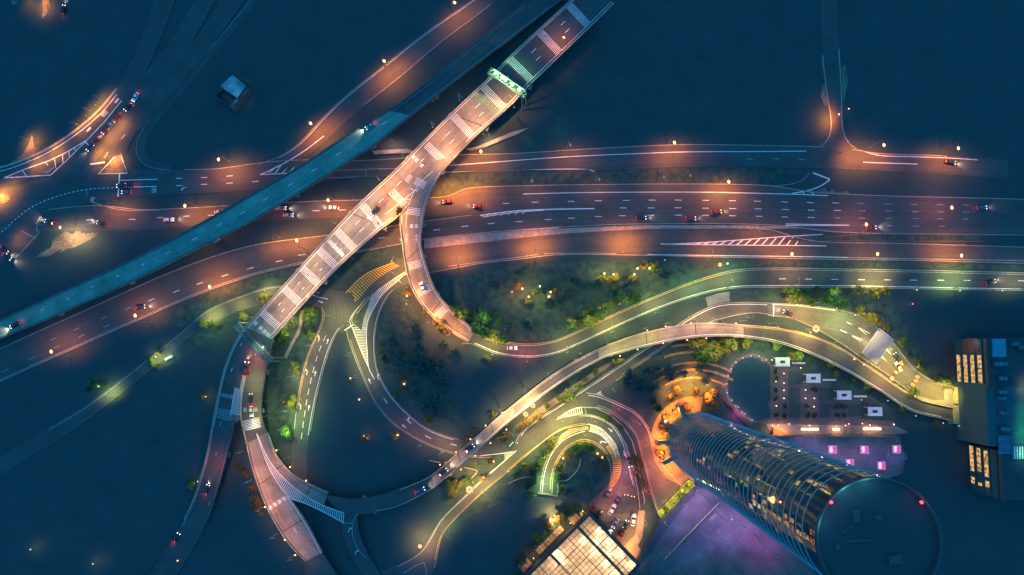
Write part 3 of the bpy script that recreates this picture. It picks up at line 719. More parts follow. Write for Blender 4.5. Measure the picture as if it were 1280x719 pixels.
stuff_patch('grass verge beside the bottom of the diagonal road', [(570, 655), (602, 622), (634, 595), (658, 575), (690, 548), (697, 555), (684, 570), (675, 600), (655, 616), (600, 640)], 'grass')
stuff_patch('planting below the end of the elevated deck', [(560, 605), (600, 570), (650, 525), (660, 530), (640, 552), (620, 580), (585, 612), (560, 632), (548, 640)], 'grass')
stuff_patch('mound of lawn lit under the corner lamp by the glass roof', [(664, 690), (668, 672), (680, 660), (694, 652), (702, 655), (704, 668), (690, 682), (672, 694)], 'grass')
stuff_patch('flowering bed beside the glass roof', [(704, 652), (708, 640), (718, 632), (730, 636), (733, 646), (722, 656), (710, 660)], 'grass')
def soil(label, pts): return stuff_patch(label, pts, 'soil', .018)
soil('pale bare earth patch below the left end of the boulevard', blob(84, 303, 30, 10, -.55, 40, .55, 3))
soil('sandy wedge beside the orange curve at the far left', [(10, 205), (28, 193), (36, 180), (40, 168), (43, 184), (50, 186), (40, 197)])
soil('small earth patch near the upper left corner', [(52, -2), (60, -2), (63, 8), (58, 18), (52, 24), (54, 12)])
soil('tiny earth patch at the top left', [(14, 0), (22, -2), (22, 5), (15, 6)])
for pts, l in (([(1027, 70), (1029, 69), (1031, 98), (1028, 96)], 'thin pale strip at the top of the side road'), ([(1028, 106), (1034, 104), (1037, 132), (1031, 132), (1026, 121)], 'ragged earth verge on the left of the side road'),
               ([(1052, 84), (1057, 80), (1060, 100), (1056, 122), (1053, 128)], 'curved pale verge on the right of the side road'), ([(1020, 239), (1031, 234), (1036, 241), (1040, 236), (1046, 241), (1060, 239), (1062, 243), (1020, 243)], 'bare earth corner below the side road junction')):
    soil(l, pts)
# dark soil shoulders lit by the lamps at the tower side of the reddish lane
soil('bare bed between the reddish lane and the planter', [(818, 590), (828, 592), (842, 606), (838, 616), (824, 628), (818, 610)])
# ================================================================ elevated structures
def overpass(label, st, secs, piers=(), lines=(), par=('concrete', 'concrete'), par_t=((0, 1), (0, 1)), th=1.4, joints=(), name='overpass', cat='overpass', pier_w=.6, extra=None, parh=.95, pw=1.2):
    """secs: [(t0, t1, material)]; parapets, columns with crossheads, painted lines as parts."""
    o = empty(name, st.at(.5, dz=-st.zt(.5)))
    tag(o, label, cat)
    inv = Matrix.Translation(-o.location)
    def part(mb, nm, m, parent=o):
        k = mb.build(nm, m, parent); k.matrix_parent_inverse = Matrix.Translation(-o.location); return k
    for t0, t1, m in secs:
        mb = MB(); ribbon(mb, st, ('u', 0), ('u', 1), 0, th, t0, t1); dk = part(mb, 'deck', m)
    for side, m, (a, b) in zip('lr', par, par_t):
        if m:
            mb = MB(); ribbon(mb, st, (side, -.1), (side, pw), parh, parh - .003, a, b); part(mb, 'parapet', m)
    if joints:
        for t in joints:
            mb = MB(); q = .45 / st.len; ribbon(mb, st, ('u', .03), ('u', .97), .012, 0, t - q, t + q)
            part(mb, 'expansion_joint', 'joint')
    for t in piers:
        a, b = st.edge(t); w = math.dist(a, b) * .35; z = st.zt(t) - th
        if z < 1.2: continue
        c = st.at(t); d = st.at(t, ('u', 1)) - st.at(t, ('u', 0)); rz = math.atan2(d.y, d.x)
        mb = MB(); mb.box((c.x, c.y, z - .55), (w * 1.12, 1.9, 1.1), rz)
        n = 2 if w > 9 else 1
        for i in range(n):
            f = 0 if n == 1 else (i - .5) * w * .5
            mb.cyl((c.x + math.cos(rz) * f, c.y + math.sin(rz) * f, 0), (c.x + math.cos(rz) * f, c.y + math.sin(rz) * f, z - 1.05), .85, .8, 12)
        part(mb, 'pier', 'concrete')
    by = {}
    for m, f in lines: f(by.setdefault(m, MB()))
    for m, mb in by.items(): part(mb, 'lane_marking', m)
    if extra: extra(o, part)
    return o

# ---------------------------------------------------------------- the teal flyover
st = S_TF = Strip([(-20, 408), (25, 388), (90, 358), (160, 326), (240, 284), (320, 239), (375, 207), (430, 171), (492, 133), (545, 93), (600, 48), (640, 15), (670, -9)],
                  [(-20, 434), (0, 424), (77, 391), (175, 347), (250, 309), (320, 273), (420, 212), (470, 179), (505, 151), (570, 100), (640, 47), (670, 24), (712, -9)], z=[(0, 3), (.35, 8.5), (.66, 8.5), (1, 3)])
tc = S_TF.near(499, 142)
overpass('long blue grey concrete flyover carrying one car above the boulevards', st, [(0, tc, 'concrete_teal'), (tc, 1, 'asphalt')], [S_TF.near(*p) for p in ((70, 378), (155, 338), (258, 289), (357, 232), (450, 172), (530, 115))],
         [('paint_worn_dim', lambda mb: (line(mb, S_TF, 'l', 5.2, .7, .02, .1, .52))), ('paint_worn_dim', lambda mb: (line(mb, S_TF, 'l', 5.2, .7, .02, .52, .97))),
          ('paint_worn_dim', lambda mb: line(mb, S_TF, 'l', 2.4, .7, .02, .66, .97)), ('paint_worn_dim', lambda mb: line(mb, S_TF, 'r', 2.2, .9, .02, .62, .97)),
          ('paint', lambda mb: dash_at(mb, S_TF, [(54, 387), (86, 373), (117, 358), (149, 344.5), (180, 330), (211, 315), (243, 299), (274, 281), (303, 266), (332, 249), (363, 231), (392, 213), (423, 192.5), (480, 154)], 8, .9, .02)),
          ('paint_faint', lambda mb: dash_at(mb, S_TF, [(508, 134), (535, 115), (562, 94), (590, 73), (613, 53)], 8, .9, .02))],
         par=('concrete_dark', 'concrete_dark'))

# ---------------------------------------------------------------- the broad pink lit bridge
st = S_BR = Strip([(722, -9), (713, 0), (638, 69), (614, 94), (585, 121), (537, 168), (495, 211), (450, 253), (407, 298), (360, 350), (306, 409)],
                  [(768, 3), (743, 28), (683, 86), (663, 105), (639, 131), (594, 171), (553, 213), (522, 245), (497, 271), (472, 290), (427, 330), (385, 373), (339, 424)], z=[(0, 11), (.75, 11), (1, 8.5)])
STRIPES = [(724.5, 20.5), (686, 53), (652, 88), (617, 121), (579, 157.5), (545, 192), (511, 223), (489, 240), (460, 264.5), (427, 294), (409, 322), (387, 345), (364, 369), (337, 398)]
def square(st, t, u, d, dz, e=0.0):
    """point on the line square to the road at t: u across (0 left, 1 right), d plan units along, e plan units across."""
    x, y = st.px(t, ('u', .5)); dx, dy = st.dirpx(t); l, r = st.edge(t)
    w = abs((r[0] - l[0]) * -dy + (r[1] - l[1]) * dx); k = (u - .5) * w + e
    qx, qy = x - dy * k + dx * d, y + dx * k + dy * d
    def f(v): a, c = st.edge(v); return (c[0] - a[0]) * (qy - a[1]) - (c[1] - a[1]) * (qx - a[0])
    t0, t1 = t, t + .01; f0, f1 = f(t0), f(t1)
    for _ in range(5):                          # the deck's own cross line through this point, for its height
        if abs(f1 - f0) < 1e-9: break
        t0, t1, f0 = t1, t1 - f1 * (t1 - t0) / (f1 - f0), f1; t1 = min(max(t1, t - .12), t + .12); f1 = f(t1)
    return P(qx, qy, st.zt(t1) + dz)
def stripes(mb, st, x, y, n=5, gap=2.1, w=.75, u0=.09, u1=.9, dz=.02):
    t = st.near(x, y)
    for i in range(n):
        d = (i - (n - 1) / 2) * gap; q = w / 2
        mb.add([square(st, t, u0, d - q, dz), square(st, t, u0, d + q, dz), square(st, t, u1, d + q, dz), square(st, t, u1, d - q, dz)], [(0, 1, 2, 3)])
def glyphs(mb, st, x, y, us, dz=.02, s=1.0, h=5.5, seed=1):
    """Blocks of thin strokes: the lane words, too blurred in the photo to read."""
    t = st.near(x, y); rnd = random.Random(seed + int(x))
    for u in us:
        for k in range(4):
            a = (k - 1.5) * 1.25 * s; j, m = h / 2 - rnd.random() * 1.5, h / 2 - rnd.random() * 1.5
            mb.add([square(st, t, u, d, dz, a + e) for d, e in ((-h / 2, -.3), (j, -.3), (m, .3), (-h / 2, .3))], [(0, 1, 2, 3)])
        for k in range(3):
            d = (k - 1) * h * .32
            mb.add([square(st, t, u, d + e, dz + .004, f * 2.1 * s) for e, f in ((-.3, -1), (.3, -1), (.3, 1), (-.3, 1))], [(0, 1, 2, 3)])
def br_lines(mb):
    for i, p in enumerate(STRIPES):
        t = S_BR.near(*p); u1 = .9
        if .40 < t < .60: u1 = .62 if 470 < p[0] < 500 else (.8 if p[0] < 470 else .86)
        if p == (511, 223): u1 = .6
        stripes(mb, S_BR, *p, u1=u1)
    ts = [S_BR.near(*p) for p in STRIPES]
    for i, (a, b) in enumerate(zip(ts, ts[1:])):
        m0, m1 = a + 8 / S_BR.len, b - 8 / S_BR.len
        if m1 - m0 < 6 / S_BR.len: m0 = m1 = (a + b) / 2
        for u, f in ((.37, .3), (.62, .55)):
            if u > .5 and .44 < a < .6: continue
            t = m0 + (m1 - m0) * f
            x, y = S_BR.px(t, ('u', u)); 
            dx, dy = S_BR.dirpx(t, ('u', u)); z = S_BR.zt(t) + .02
            pline(mb, [(x - dx * 4, y - dy * 4), (x + dx * 4, y + dy * 4)], .8, z)
    line(mb, S_BR, 'l', 3.2, .8, .02, 0, 1); line(mb, S_BR, 'r', 3.4, .7, .02, 0, .42); line(mb, S_BR, 'r', 3.4, .7, .02, .64, 1)
    pline(mb, [(541, 216), (525, 232), (508, 247), (482, 268)], .8, S_BR.zt(.5) + .02)
    pline(mb, [(502, 249), (513, 249)], .8, S_BR.zt(.5) + .07); pline(mb, [(513, 236), (518, 238)], .8, S_BR.zt(.5) + .07)
    glyphs(mb, S_BR, 527, 207, (.2, .36, .52, .75, .88)); glyphs(mb, S_BR, 421, 311, (.22, .34, .46, .58, .7, .82)); glyphs(mb, S_BR, 327, 411, (.2, .36, .55, .8))
ta, tb = S_BR.near(616, 122), S_BR.near(326, 415)
overpass('broad pinkish concrete bridge with striped rumble bands crossing the boulevards', st, [(0, ta, 'asphalt'), (ta, 1, 'concrete_deck')], [S_BR.near(*p) for p in ((640, 100), (585, 150), (530, 205), (455, 272), (388, 345), (345, 390))],
         [('paint', br_lines)], par_t=((0, 1), (0, .465)), joints=[S_BR.near(*p) for p in ((585, 150), (530, 205), (455, 272), (388, 345))], par=('kerb', 'kerb'),
         extra=lambda o, part: part((lambda mb: (ribbon(mb, S_BR, ('r', -.1), ('r', 1.2), .95, .947, .60, 1), mb)[1])(MB()), 'parapet', 'kerb'))

# ---------------------------------------------------------------- loop ramp leaving the bridge
st = S_LR = Strip([(532, 205), (514, 224), (504, 250), (499.5, 272), (502, 300), (508, 340), (520, 371), (541, 397), (565, 416), (585, 428)],
                  [(574, 192), (553, 215), (538, 240), (530.5, 265), (526, 300), (531.5, 327), (545, 363), (565, 387), (580, 401), (594, 414)], z=[(0, 11.04), (.35, 11.0), (1, .85)])
def lr_lines(mb):
    line(mb, S_LR, 'r', 2.6, .7, .02, .12, 1); line(mb, S_LR, 'l', 2.6, .7, .02, .28, 1)
    pline(mb, [(541, 214), (524, 230), (513, 250), (508, 272), (507.5, 285)], .7, 11.07, sm=True)
    for p in ((530, 231), (517.5, 264), (514, 298), (518, 331.5), (529, 364), (551, 391)): stripes(mb, S_LR, *p, n=5, gap=2.0, u0=.2 if p[1] > 240 else .35, u1=.84)
    glyphs(mb, S_LR, 514, 283, (.3, .52), s=.9)
tl0 = S_LR.near(515, 272)
overpass('curved orange lit loop ramp peeling off the broad bridge', st, [(0, 1, 'concrete_deck')], [S_LR.near(*p) for p in ((514, 290), (519, 330), (540, 376))], [('paint', lr_lines)],
         par=('kerb', 'kerb'), par_t=((tl0 - .01, 1), (.17, 1)), joints=[.5, .78], pw=1.1)

# ---------------------------------------------------------------- carriageways below the bridge end
st = S_LC = Strip([(305, 409), (290, 435), (279, 464), (271, 499), (265, 530), (258, 568), (248, 605), (238, 632), (218, 670), (160, 760)], [(324, 418), (308, 450), (299, 490), (294.5, 521), (289, 545), (282, 575), (274, 605), (263, 640), (246, 678), (192, 765)], z=[(0, 8.5), (.3, 6), (.75, .4), (1, .3)])
overpass('dark descending carriageway with white chevron strip left of the bridge end', st, [(0, 1, 'asphalt')], [.15, .3, .42], [
    ('paint', lambda mb: (line(mb, S_LC, 'l', 2.2, .8, .02, .0, .34), hatch(mb, [(306, 452), (300, 468), (293, 490), (288.5, 518)], [(306, 453), (304.5, 470), (300, 492), (296, 523)], 34, .8, 6.7, skew=.02),
                          pline(mb, [(306, 451), (300, 467), (293, 490), (288, 521)], .7, 6.7, sm=True))),
    ('paint_worn_dim', lambda mb: (line(mb, S_LC, 'l', 2.2, .8, .02, .34, .68), glyphs(mb, S_LC, 279, 494, (.35, .55, .75)), stripes(mb, S_LC, 278, 518, n=7, gap=1.9, u0=.15, u1=.92))),
    ('paint_faint', lambda mb: line(mb, S_LC, 'r', 1.4, .7, .02, .36, .66)), ('paint', lambda mb: dash_at(mb, S_LC, [(290, 461), (302, 429)], 8, .8, .02)),
    ('paint_worn_dim', lambda mb: dash_at(mb, S_LC, [(275.5, 530), (270.5, 566), (262, 628)], 8, .8, .02))], par=('kerb', 'kerb_dark'), par_t=((0, .66), (.33, .66)), pw=.9)
st = S_RC = Strip([(324, 418), (308, 450), (300, 490), (300, 520), (304, 540), (307.5, 554)], [(341, 424), (334, 455), (328, 490), (326, 515), (330, 535), (334.5, 543)], z=[(0, 8.5), (.5, 6.3), (1, 5.2)])
overpass('dark descending carriageway with a red lit vehicle between bridge end and forked deck', st, [(0, 1, 'asphalt')], [.35, .75], [
    ('paint', lambda mb: (stripes(mb, S_RC, 315, 530, n=7, gap=1.9, u0=.1, u1=.98), dash_at(mb, S_RC, [(312, 508), (320, 425), (320, 441)], 8, .8, .02), hatch(mb, [(307, 453), (304.5, 470), (300, 492), (296.5, 520)], [(308, 452), (307.5, 470), (303.5, 492), (301.5, 520)], 34, .8, 6.75, skew=-.02))),
    ('paint_worn_dim', lambda mb: (line(mb, S_RC, 'l', .6, .8, .02, .5, 1), glyphs(mb, S_RC, 314, 512, (.25, .5, .75))))], par=('kerb', 'concrete_dark'), par_t=((.55, 1), (.1, 1)), pw=.9)
island('small tan nose block where the two descending carriageways part', [(288, 520), (293, 518.5), (299, 521), (300, 525), (295, 526), (290, 525)], .5, 'soil', z=6.2)

# ---------------------------------------------------------------- forked deck at the bottom left
S_FA = Strip([(307, 553), (315, 585), (329, 625), (344, 655), (364, 684), (382, 702)], [(320, 542), (333, 578), (350, 608), (364, 625), (384, 655), (403, 691)], z=[(0, 5.2), (1, 4.4)])
S_FB = Strip([(320, 542), (335, 575), (355, 600), (380, 620), (404, 633)], [(334.5, 542), (346, 570), (366, 593), (388, 606), (410, 616)], z=[(0, 5.2), (1, 4.4)])
def fork():
    o = empty('overpass', S_FA.at(.5, dz=-S_FA.zt(.5))); tag(o, 'forked concrete deck with a hatched wedge where two ramps split', 'overpass')
    def part(mb, nm, m):
        k = mb.build(nm, m, o); k.matrix_parent_inverse = Matrix.Translation(-o.location); return k
    mb = MB(); ribbon(mb, S_FA, ('u', 0), ('u', 1), 0, 1.3); part(mb, 'deck', 'concrete_deck')
    mb = MB(); ribbon(mb, S_FB, ('u', 0), ('u', 1), .006, 1.3); part(mb, 'deck', 'concrete_deck')
    S_G = Strip([(321, 545), (334, 580), (350, 608.5), (363, 623), (384, 630.5), (408, 642), (430, 654)], [(321, 544), (337, 576), (357, 600), (382, 620), (404, 632), (418, 637), (431, 643)], z=[(0, 5.2), (1, 4.4)])
    mb = MB(); ribbon(mb, S_G, ('u', 0), ('u', 1), -.006, 1.3, 0, .62); part(mb, 'deck', 'concrete_deck')
    mb = MB(); ribbon(mb, S_G, ('u', 0), ('u', 1), -.006, 1.3, .62, 1); part(mb, 'deck', 'asphalt')
    S_FC = Strip([(364, 684), (382, 702), (420, 760)], [(384, 655), (403, 691), (446, 756)], z=[(0, 4.45), (1, 3)])
    mb = MB(); ribbon(mb, S_FC, ('u', 0), ('u', 1), -.03, 1.3, .16, 1); part(mb, 'deck', 'asphalt')
    mb = MB()
    hatch(mb, [(321, 545), (334, 580), (350, 608.5), (363, 623), (384, 630.5), (408, 642), (430, 654)], [(321, 544), (337, 576), (357, 600), (382, 620), (404, 632), (418, 637), (431, 643)], 62, .8, 5.22, skew=.0)
    pline(mb, [(320, 540), (334, 580), (350, 608.5), (362, 622)], .8, 5.23, sm=True); pline(mb, [(320, 540), (337, 576), (357, 600), (382, 620), (404, 632), (430, 641.5)], .8, 5.23, sm=True)
    pline(mb, [(363, 623.5), (384, 630.5), (408, 642), (430, 654)], .8, 5.23, sm=True)
    line(mb, S_FA, 'r', 1.6, .7, .03, .5, 1)
    dash_at(mb, S_FA, [(369, 663)], 8, .8, .03); glyphs(mb, S_FA, 347, 629, (.2, .42, .64, .86), dz=.03)
    arrow(mb, 357, 636, -.5, -1, S_FA.zt(.7) + .03, 's', 1.0); arrow(mb, 349, 643, -.5, -1, S_FA.zt(.7) + .03, 's', .9)
    part(mb, 'lane_marking', 'paint')
    mb = MB(); ribbon(mb, S_FA, ('l', -.1), ('l', 1.1), .95, .94); part(mb, 'parapet', 'concrete')
    mb = MB(); ribbon(mb, S_FB, ('r', -.1), ('r', 1.1), .95, .94); part(mb, 'parapet', 'concrete')
    mb = MB(); ribbon(mb, S_FA, ('r', -.1), ('r', .9), .95, .94, .62, 1); part(mb, 'parapet', 'concrete')
    for st, ts in ((S_FA, (.33, .72)), (S_FB, (.4, .8))):
        for t in ts: mb = MB(); q = .45 / st.len; ribbon(mb, st, ('u', .03), ('u', .97), .016, 0, t - q, t + q); part(mb, 'expansion_joint', 'joint')
    for st, t in ((S_FA, .2), (S_FA, .55), (S_FA, .88), (S_FB, .75)):
        c = st.at(t); z = st.zt(t) - 1.3
        mb = MB(); mb.cyl((c.x, c.y, 0), (c.x, c.y, z), .8, .8, 12); part(mb, 'pier', 'concrete')
fork()
# dark continuation from the fork to the elevated road
st = S_CN = Strip([(403, 617), (420, 622), (445, 624), (475, 619), (503, 609)], [(430, 646), (441, 640), (452, 643), (480, 638), (508, 629)], z=[(0, 4.35), (1, 3.5)])
overpass('unlit link deck between the forked deck and the elevated road', st, [(0, 1, 'asphalt')], [.5], [
    ('paint_worn_dim', lambda mb: (pline(mb, [(545, 608.5), (520, 622), (490, 635), (460, 639.5), (449, 642), (443, 648), (440.5, 658), (441, 670), (447, 685), (456, 697)], .8, 3.9, sm=True), pline(mb, [(430, 641), (430.5, 654), (441, 654.3)], 1.0, 4.05))),
    ('paint_faint', lambda mb: pline(mb, [(425, 626), (460, 626), (490, 618)], .6, 3.95, sm=True))], par=(None, None))
st = S_DN = Strip(C=[(436, 640, 22), (438, 665, 20), (450, 695, 20), (475, 735, 20)], z=[(0, 3.85), (1, .5)])
overpass('unlit turning ramp with two white right turn arrows', st, [(0, 1, 'asphalt')], [], [
    ('paint', lambda mb: (arrow(mb, 436.5, 662, .25, -1, 3.75, 'r', .9), arrow(mb, 445, 690, .3, -1, 3.0, 'r', .9)))], par=(None, None))

# ---------------------------------------------------------------- elevated road from the bottom up to the portal
st = S_E = Strip([(500, 612), (537, 595.5), (580, 559), (639, 508), (697, 464), (746, 437), (778, 424), (812, 414), (870, 404), (930, 406), (970, 409.5), (1000, 415), (1040, 429), (1080, 453), (1120, 481), (1150, 499), (1185, 508), (1199, 510)],
                 [(506, 630), (545, 607.5), (588, 570.5), (646, 519.5), (702, 478), (751, 449.5), (775, 441.5), (800, 435), (860, 423), (900, 420.5), (931, 422), (970, 428), (1010, 441), (1060, 465), (1100, 489), (1140, 514), (1180, 524), (1199, 528)], z=[(0, 3.5), (.15, 5), (.6, 5.5), (.85, 2.5), (1, .35)])
c = [S_E.near(*p) for p in ((541, 602), (642, 514), (748, 443), (930, 414))]
overpass('long elevated road with two pale concrete spans and bead lamps on its parapets', st, [(0, c[0], 'asphalt'), (c[0], c[1], 'concrete_deck'), (c[1], c[2], 'asphalt'), (c[2], c[3], 'concrete_deck'), (c[3], 1, 'asphalt')],
         [c[0] + .03, (c[0] + c[1]) / 2, c[1] - .02, .35, c[2] + .02, (c[2] + c[3]) / 2, c[3] - .01, .68],
         [('paint', lambda mb: line(mb, S_E, 'r', 2.0, .8, .02, .1, .97)), ('paint_yellow', lambda mb: line(mb, S_E, 'l', 2.0, .7, .02, c[3], .96)), ('paint_worn_dim', lambda mb: line(mb, S_E, 'l', 2.0, .7, .02, c[1], c[2]))],
         par=('kerb', 'kerb'), joints=[(c[0] + c[1]) / 2 - .03, (c[0] + c[1]) / 2 + .04, c[2] + .08, c[2] + .16], th=1.2, pw=1.0)
# ================================================================ lamps
SOD = (1, .26, .03); BRG = (1, .42, .16); OLV = (1, .8, .16); GRN = (.5, 1, .3); WRM = (1, .6, .25); PUR = (.5, .3, 1); RSE = (1, .22, .12); COOL = (.75, .9, 1)
PW = 32000.0
def mk_street():
    r = empty('street_lamp')
    mb = MB(); mb.cyl((0, 0, 0), (0, 0, .35), .3, .26, 10); mb.cyl((0, 0, .35), (0, 0, 11.2), .13, .085, 10); mb.build('pole', 'steel', r)
    mb = MB(); mb.tube([(0, 0, 11.1), (.25, 0, 11.6), (.8, 0, 11.9), (1.7, 0, 12.05)], .075); mb.build('arm', 'steel', r)
    mb = MB(); mb.ball((2.3, 0, 12.14), .62, .2, .12, 10, 5); h = mb.build('lamp_head', 'hood', r, True)
    mb = MB(); mb.ball((2.5, 0, 12.0), .8, .55, .14, 12, 6); mb.build('lens', 'lens_sodium', h, True)
    freeze(r); return r
def mk_hooded():
    r = empty('street_lamp')
    mb = MB(); mb.cyl((0, 0, 0), (0, 0, .35), .3, .26, 10); mb.cyl((0, 0, .35), (0, 0, 9.4), .12, .085, 10); mb.build('pole', 'steel', r)
    mb = MB(); mb.tube([(0, 0, 9.3), (.3, 0, 9.8), (1.0, 0, 10.0), (1.8, 0, 10.05)], .075); mb.build('arm', 'steel', r)
    mb = MB(); mb.ball((2.3, 0, 10.1), .7, .26, .13, 10, 5); h = mb.build('lamp_head', 'hood', r, True)
    mb = MB(); mb.ball((2.35, 0, 10.0), .42, .18, .08, 10, 5); mb.build('lens', 'lens_off', h, True)
    freeze(r); return r
def mk_post():
    r = empty('post_lamp')
    mb = MB(); mb.cyl((0, 0, 0), (0, 0, .2), .18, .15, 8); mb.cyl((0, 0, .2), (0, 0, 3.3), .06, .05, 8); mb.build('pole', 'steel', r)
    mb = MB(); mb.cyl((0, 0, 3.25), (0, 0, 3.4), .12, .2, 8); h = mb.build('lamp_head', 'hood', r)
    mb = MB(); mb.ball((0, 0, 3.8), .36, n=12, m=8); mb.build('globe', 'lens_warm', h, True)
    freeze(r); return r
def mk_mast():
    r = empty('mast_lamp')
    mb = MB(); mb.cyl((0, 0, 0), (0, 0, .6), .5, .45, 12); mb.cyl((0, 0, .6), (0, 0, 15.2), .26, .14, 12); mb.build('pole', 'steel', r)
    mb = MB(); mb.cyl((0, 0, 15.1), (0, 0, 15.35), .9, .9, 12); h = mb.build('lamp_head', 'hood', r)
    for i in range(6):
        a = i * PI / 3; mb = MB(); mb.ball((.95 * math.cos(a), .95 * math.sin(a), 15.3), .6, .6, .3, 10, 6); mb.build('lens', 'lens_big', h, True)
    freeze(r); return r
PROTO = {}
def spot(loc, color, power, size=165, blend=.35, rad=.25, direction=None, name='lamplight', along=None, squeeze=.6):
    d = bpy.data.lights.new(name, 'SPOT'); o = bpy.data.objects.new(name, d); COL.objects.link(o)
    d.color = color; d.energy = power; d.spot_size = R(size); d.spot_blend = blend; d.shadow_soft_size = rad
    o.location = loc
    if direction is not None:
        if along is None: o.rotation_euler = Vector(direction).to_track_quat('-Z', 'Y').to_euler()
        else:                                   # street optics: long beam along the road, short across it
            zz = -Vector(direction).normalized(); yy = Vector(along).normalized(); xx = yy.cross(zz)
            o.rotation_euler = Matrix((xx, yy, zz)).transposed().to_euler(); o.scale = (squeeze, 1, 1)
    return o
def point(loc, color, power, rad=.3, name='lamplight'):
    d = bpy.data.lights.new(name, 'POINT'); o = bpy.data.objects.new(name, d); COL.objects.link(o)
    d.color = color; d.energy = power; d.shadow_soft_size = rad; o.location = loc
    return o
GEO = dict(street=(2.4, 12.0, mk_street), hooded=(2.3, 10.0, mk_hooded), post=(0, 3.8, mk_post), mast=(0, 15.2, mk_mast))
LSIZE = dict(street=146, hooded=142, post=0, mast=140)
def lamp(kind, key, x, y, d=(0, 1), col=SOD, mult=1.0, lens=None, z0=0.0, size=None, s=1.0):
    """A lamp whose head stands over the plan point (x, y) seen at head height."""
    reach, h, mk = GEO[kind]
    if kind not in PROTO: PROTO[kind] = mk(); o, ch = PROTO[kind], {c.name: c for c in bpy.data.objects}; first = True; ch = {}; 
    else: first = False
    if first:
        o = PROTO[kind]; parts = {}
        for c, gs in CHILD[o.name]:
            for q in gs: parts.setdefault(q.name, q)
        allparts = [q for c, gs in CHILD[o.name] for q in gs]
    else:
        o = PROTO[kind].copy(); COL.objects.link(o); allparts = []
        for c, gs in CHILD[PROTO[kind].name]:
            k = c.copy(); COL.objects.link(k); k.parent = o
            for q in gs: hq = q.copy(); COL.objects.link(hq); hq.parent = k; allparts.append(hq)
    a = math.atan2(-d[1], d[0]); tilt = .35 if kind == 'street' else .22
    hd = P(x, y, z0 + h * s)
    if kind == 'hooded':                        # (x, y) is where its pool of light falls
        g0 = P(x, y, z0); hd = Vector((g0.x - tilt * h * s * math.cos(a), g0.y - tilt * h * s * math.sin(a), z0 + h * s))
    o.location = (hd.x - reach * s * math.cos(a), hd.y - reach * s * math.sin(a), z0); o.rotation_euler = (0, 0, a); o.scale = (s, s, s)
    if lens:
        for q in allparts: paint(q, lens)
    elif first is False and kind == 'street':
        pass
    if mult:
        if kind == 'post': point((hd.x, hd.y, hd.z + 0), col, PW * .45 * mult * (h * s / 12) ** 2, .5)
        else: spot((hd.x, hd.y, hd.z - .25), col, PW * mult * (h * s / 12) ** 2, size or LSIZE[kind], 1.0, direction=(tilt * math.cos(a), tilt * math.sin(a), -1) if kind != 'mast' else None, along=(-math.sin(a), math.cos(a), 0))
    if kind == 'post' and mult:
        for q in allparts: q.visible_shadow = False
    reg(o, key[0], key[1], 'street lamp' if kind in ('street', 'hooded') else ('mast lamp' if kind == 'mast' else 'garden lamp'), (x, y), key[2] if len(key) > 2 else 'x')
    return o

# --- orange street lamps
K = ('', 'orange street lamps left of the descending top road')
for p, m in (((568, 3), .6), ((480, 76), 1.1), ((388, 154), 1.2)): lamp('street', K, *p, d=(.6, .75), mult=m)
K = ('', 'orange street lamps north of the service road')
for x, y, m in ((273, 199, 1.0), (601, 189, .9), (843, 178, .9)): lamp('street', K, x, y, d=(.2, 1), mult=m)
K = ('dim street lamp on the north kerb of the service road right of the bridge', '')
lamp('street', K, 713, 181, d=(.3, 1), mult=.45, lens='lens_off')
K = ('', 'unlit street lamps with added wash light in the boulevard median')
for x, y, m in ((581, 229, .9), (665, 226, .22), (749, 224, .2), (830, 221, .25), (863, 219, .15)): lamp('street', K, x, y, d=(.2, 1), mult=m, lens='lens_off', s=.9)  # dark lamp heads given an added wash over the boulevard
K = ('lit orange street lamp in the grass median of the boulevard', ''); lamp('street', K, 911, 227, d=(.1, 1), mult=1.3)
K = ('', 'orange street lamps on the boulevard left of the bridge')
for x, y, m in ((231, 257, .9), (410, 250, 1.0)): lamp('street', K, x, y, d=(.2, 1), mult=m)
lamp('street', ('lone greenish street lamp by the pale earth patch', ''), 75, 284, d=(.05, 1), col=(1, .62, .25), mult=1.2, lens='lens_warm', s=.9)
K = ('', 'hooded lamps over the boulevard between bridge and grass median')
for x, y, m in ((563, 243, 1.6), (598, 240, .7)): lamp('hooded', K, x, y, d=(.1, 1), mult=m)
K = ('hooded lamp over the boulevard left of the flyover', ''); lamp('hooded', K, 152, 266, d=(.1, 1), mult=.7)
K = ('', 'red tinted street lamps at the far right boulevard')
for x, y, m in ((1083, 281, .35), (1190, 260, .3)): lamp('street', K, x, y, d=(-.05, -1), mult=m, col=RSE)
K = ('', 'orange street lamps around the side road junction')
for x, y, dd, m, ss in ((1049, 143, (-1, 0), 1.6, .55), (1105, 181, (0, 1), .9, 1), (1198, 185, (0, 1), .9, 1)): lamp('street', K, x, y, d=dd, mult=m, s=ss)
lamp('hooded', ('hooded lamp lighting the mouth of the side road junction', ''), 1064, 196, d=(1, .3), mult=.9)
lamp('post', ('small orange garden lamp right of the side road', ''), 1061, 136, mult=.12, col=SOD, lens='lens_sodium', s=.7)
K = ('', 'orange street lamps along the rising lower left carriageway')
for x, y, m in ((371, 301, 1.1), (262, 359, 1.1), (169, 395, .55), (64, 440, .45)): lamp('street', K, x, y, d=(-.25, -1), mult=m)
lamp('hooded', ('hooded lamp on the carriageway close left of the broad bridge', ''), 352, 309, d=(.2, 1), mult=.8)
K = ('', 'hooded lamps with orange pools south of the lower carriageway')
for x, y, m in ((573, 318, 1.6), (668, 308, 1.7), (779, 303, 1.7), (883, 312, .55)): lamp('hooded', K, x, y, d=(-.02, -1), mult=m)
K = ('', 'orange street lamps south of the lower carriageway at right')
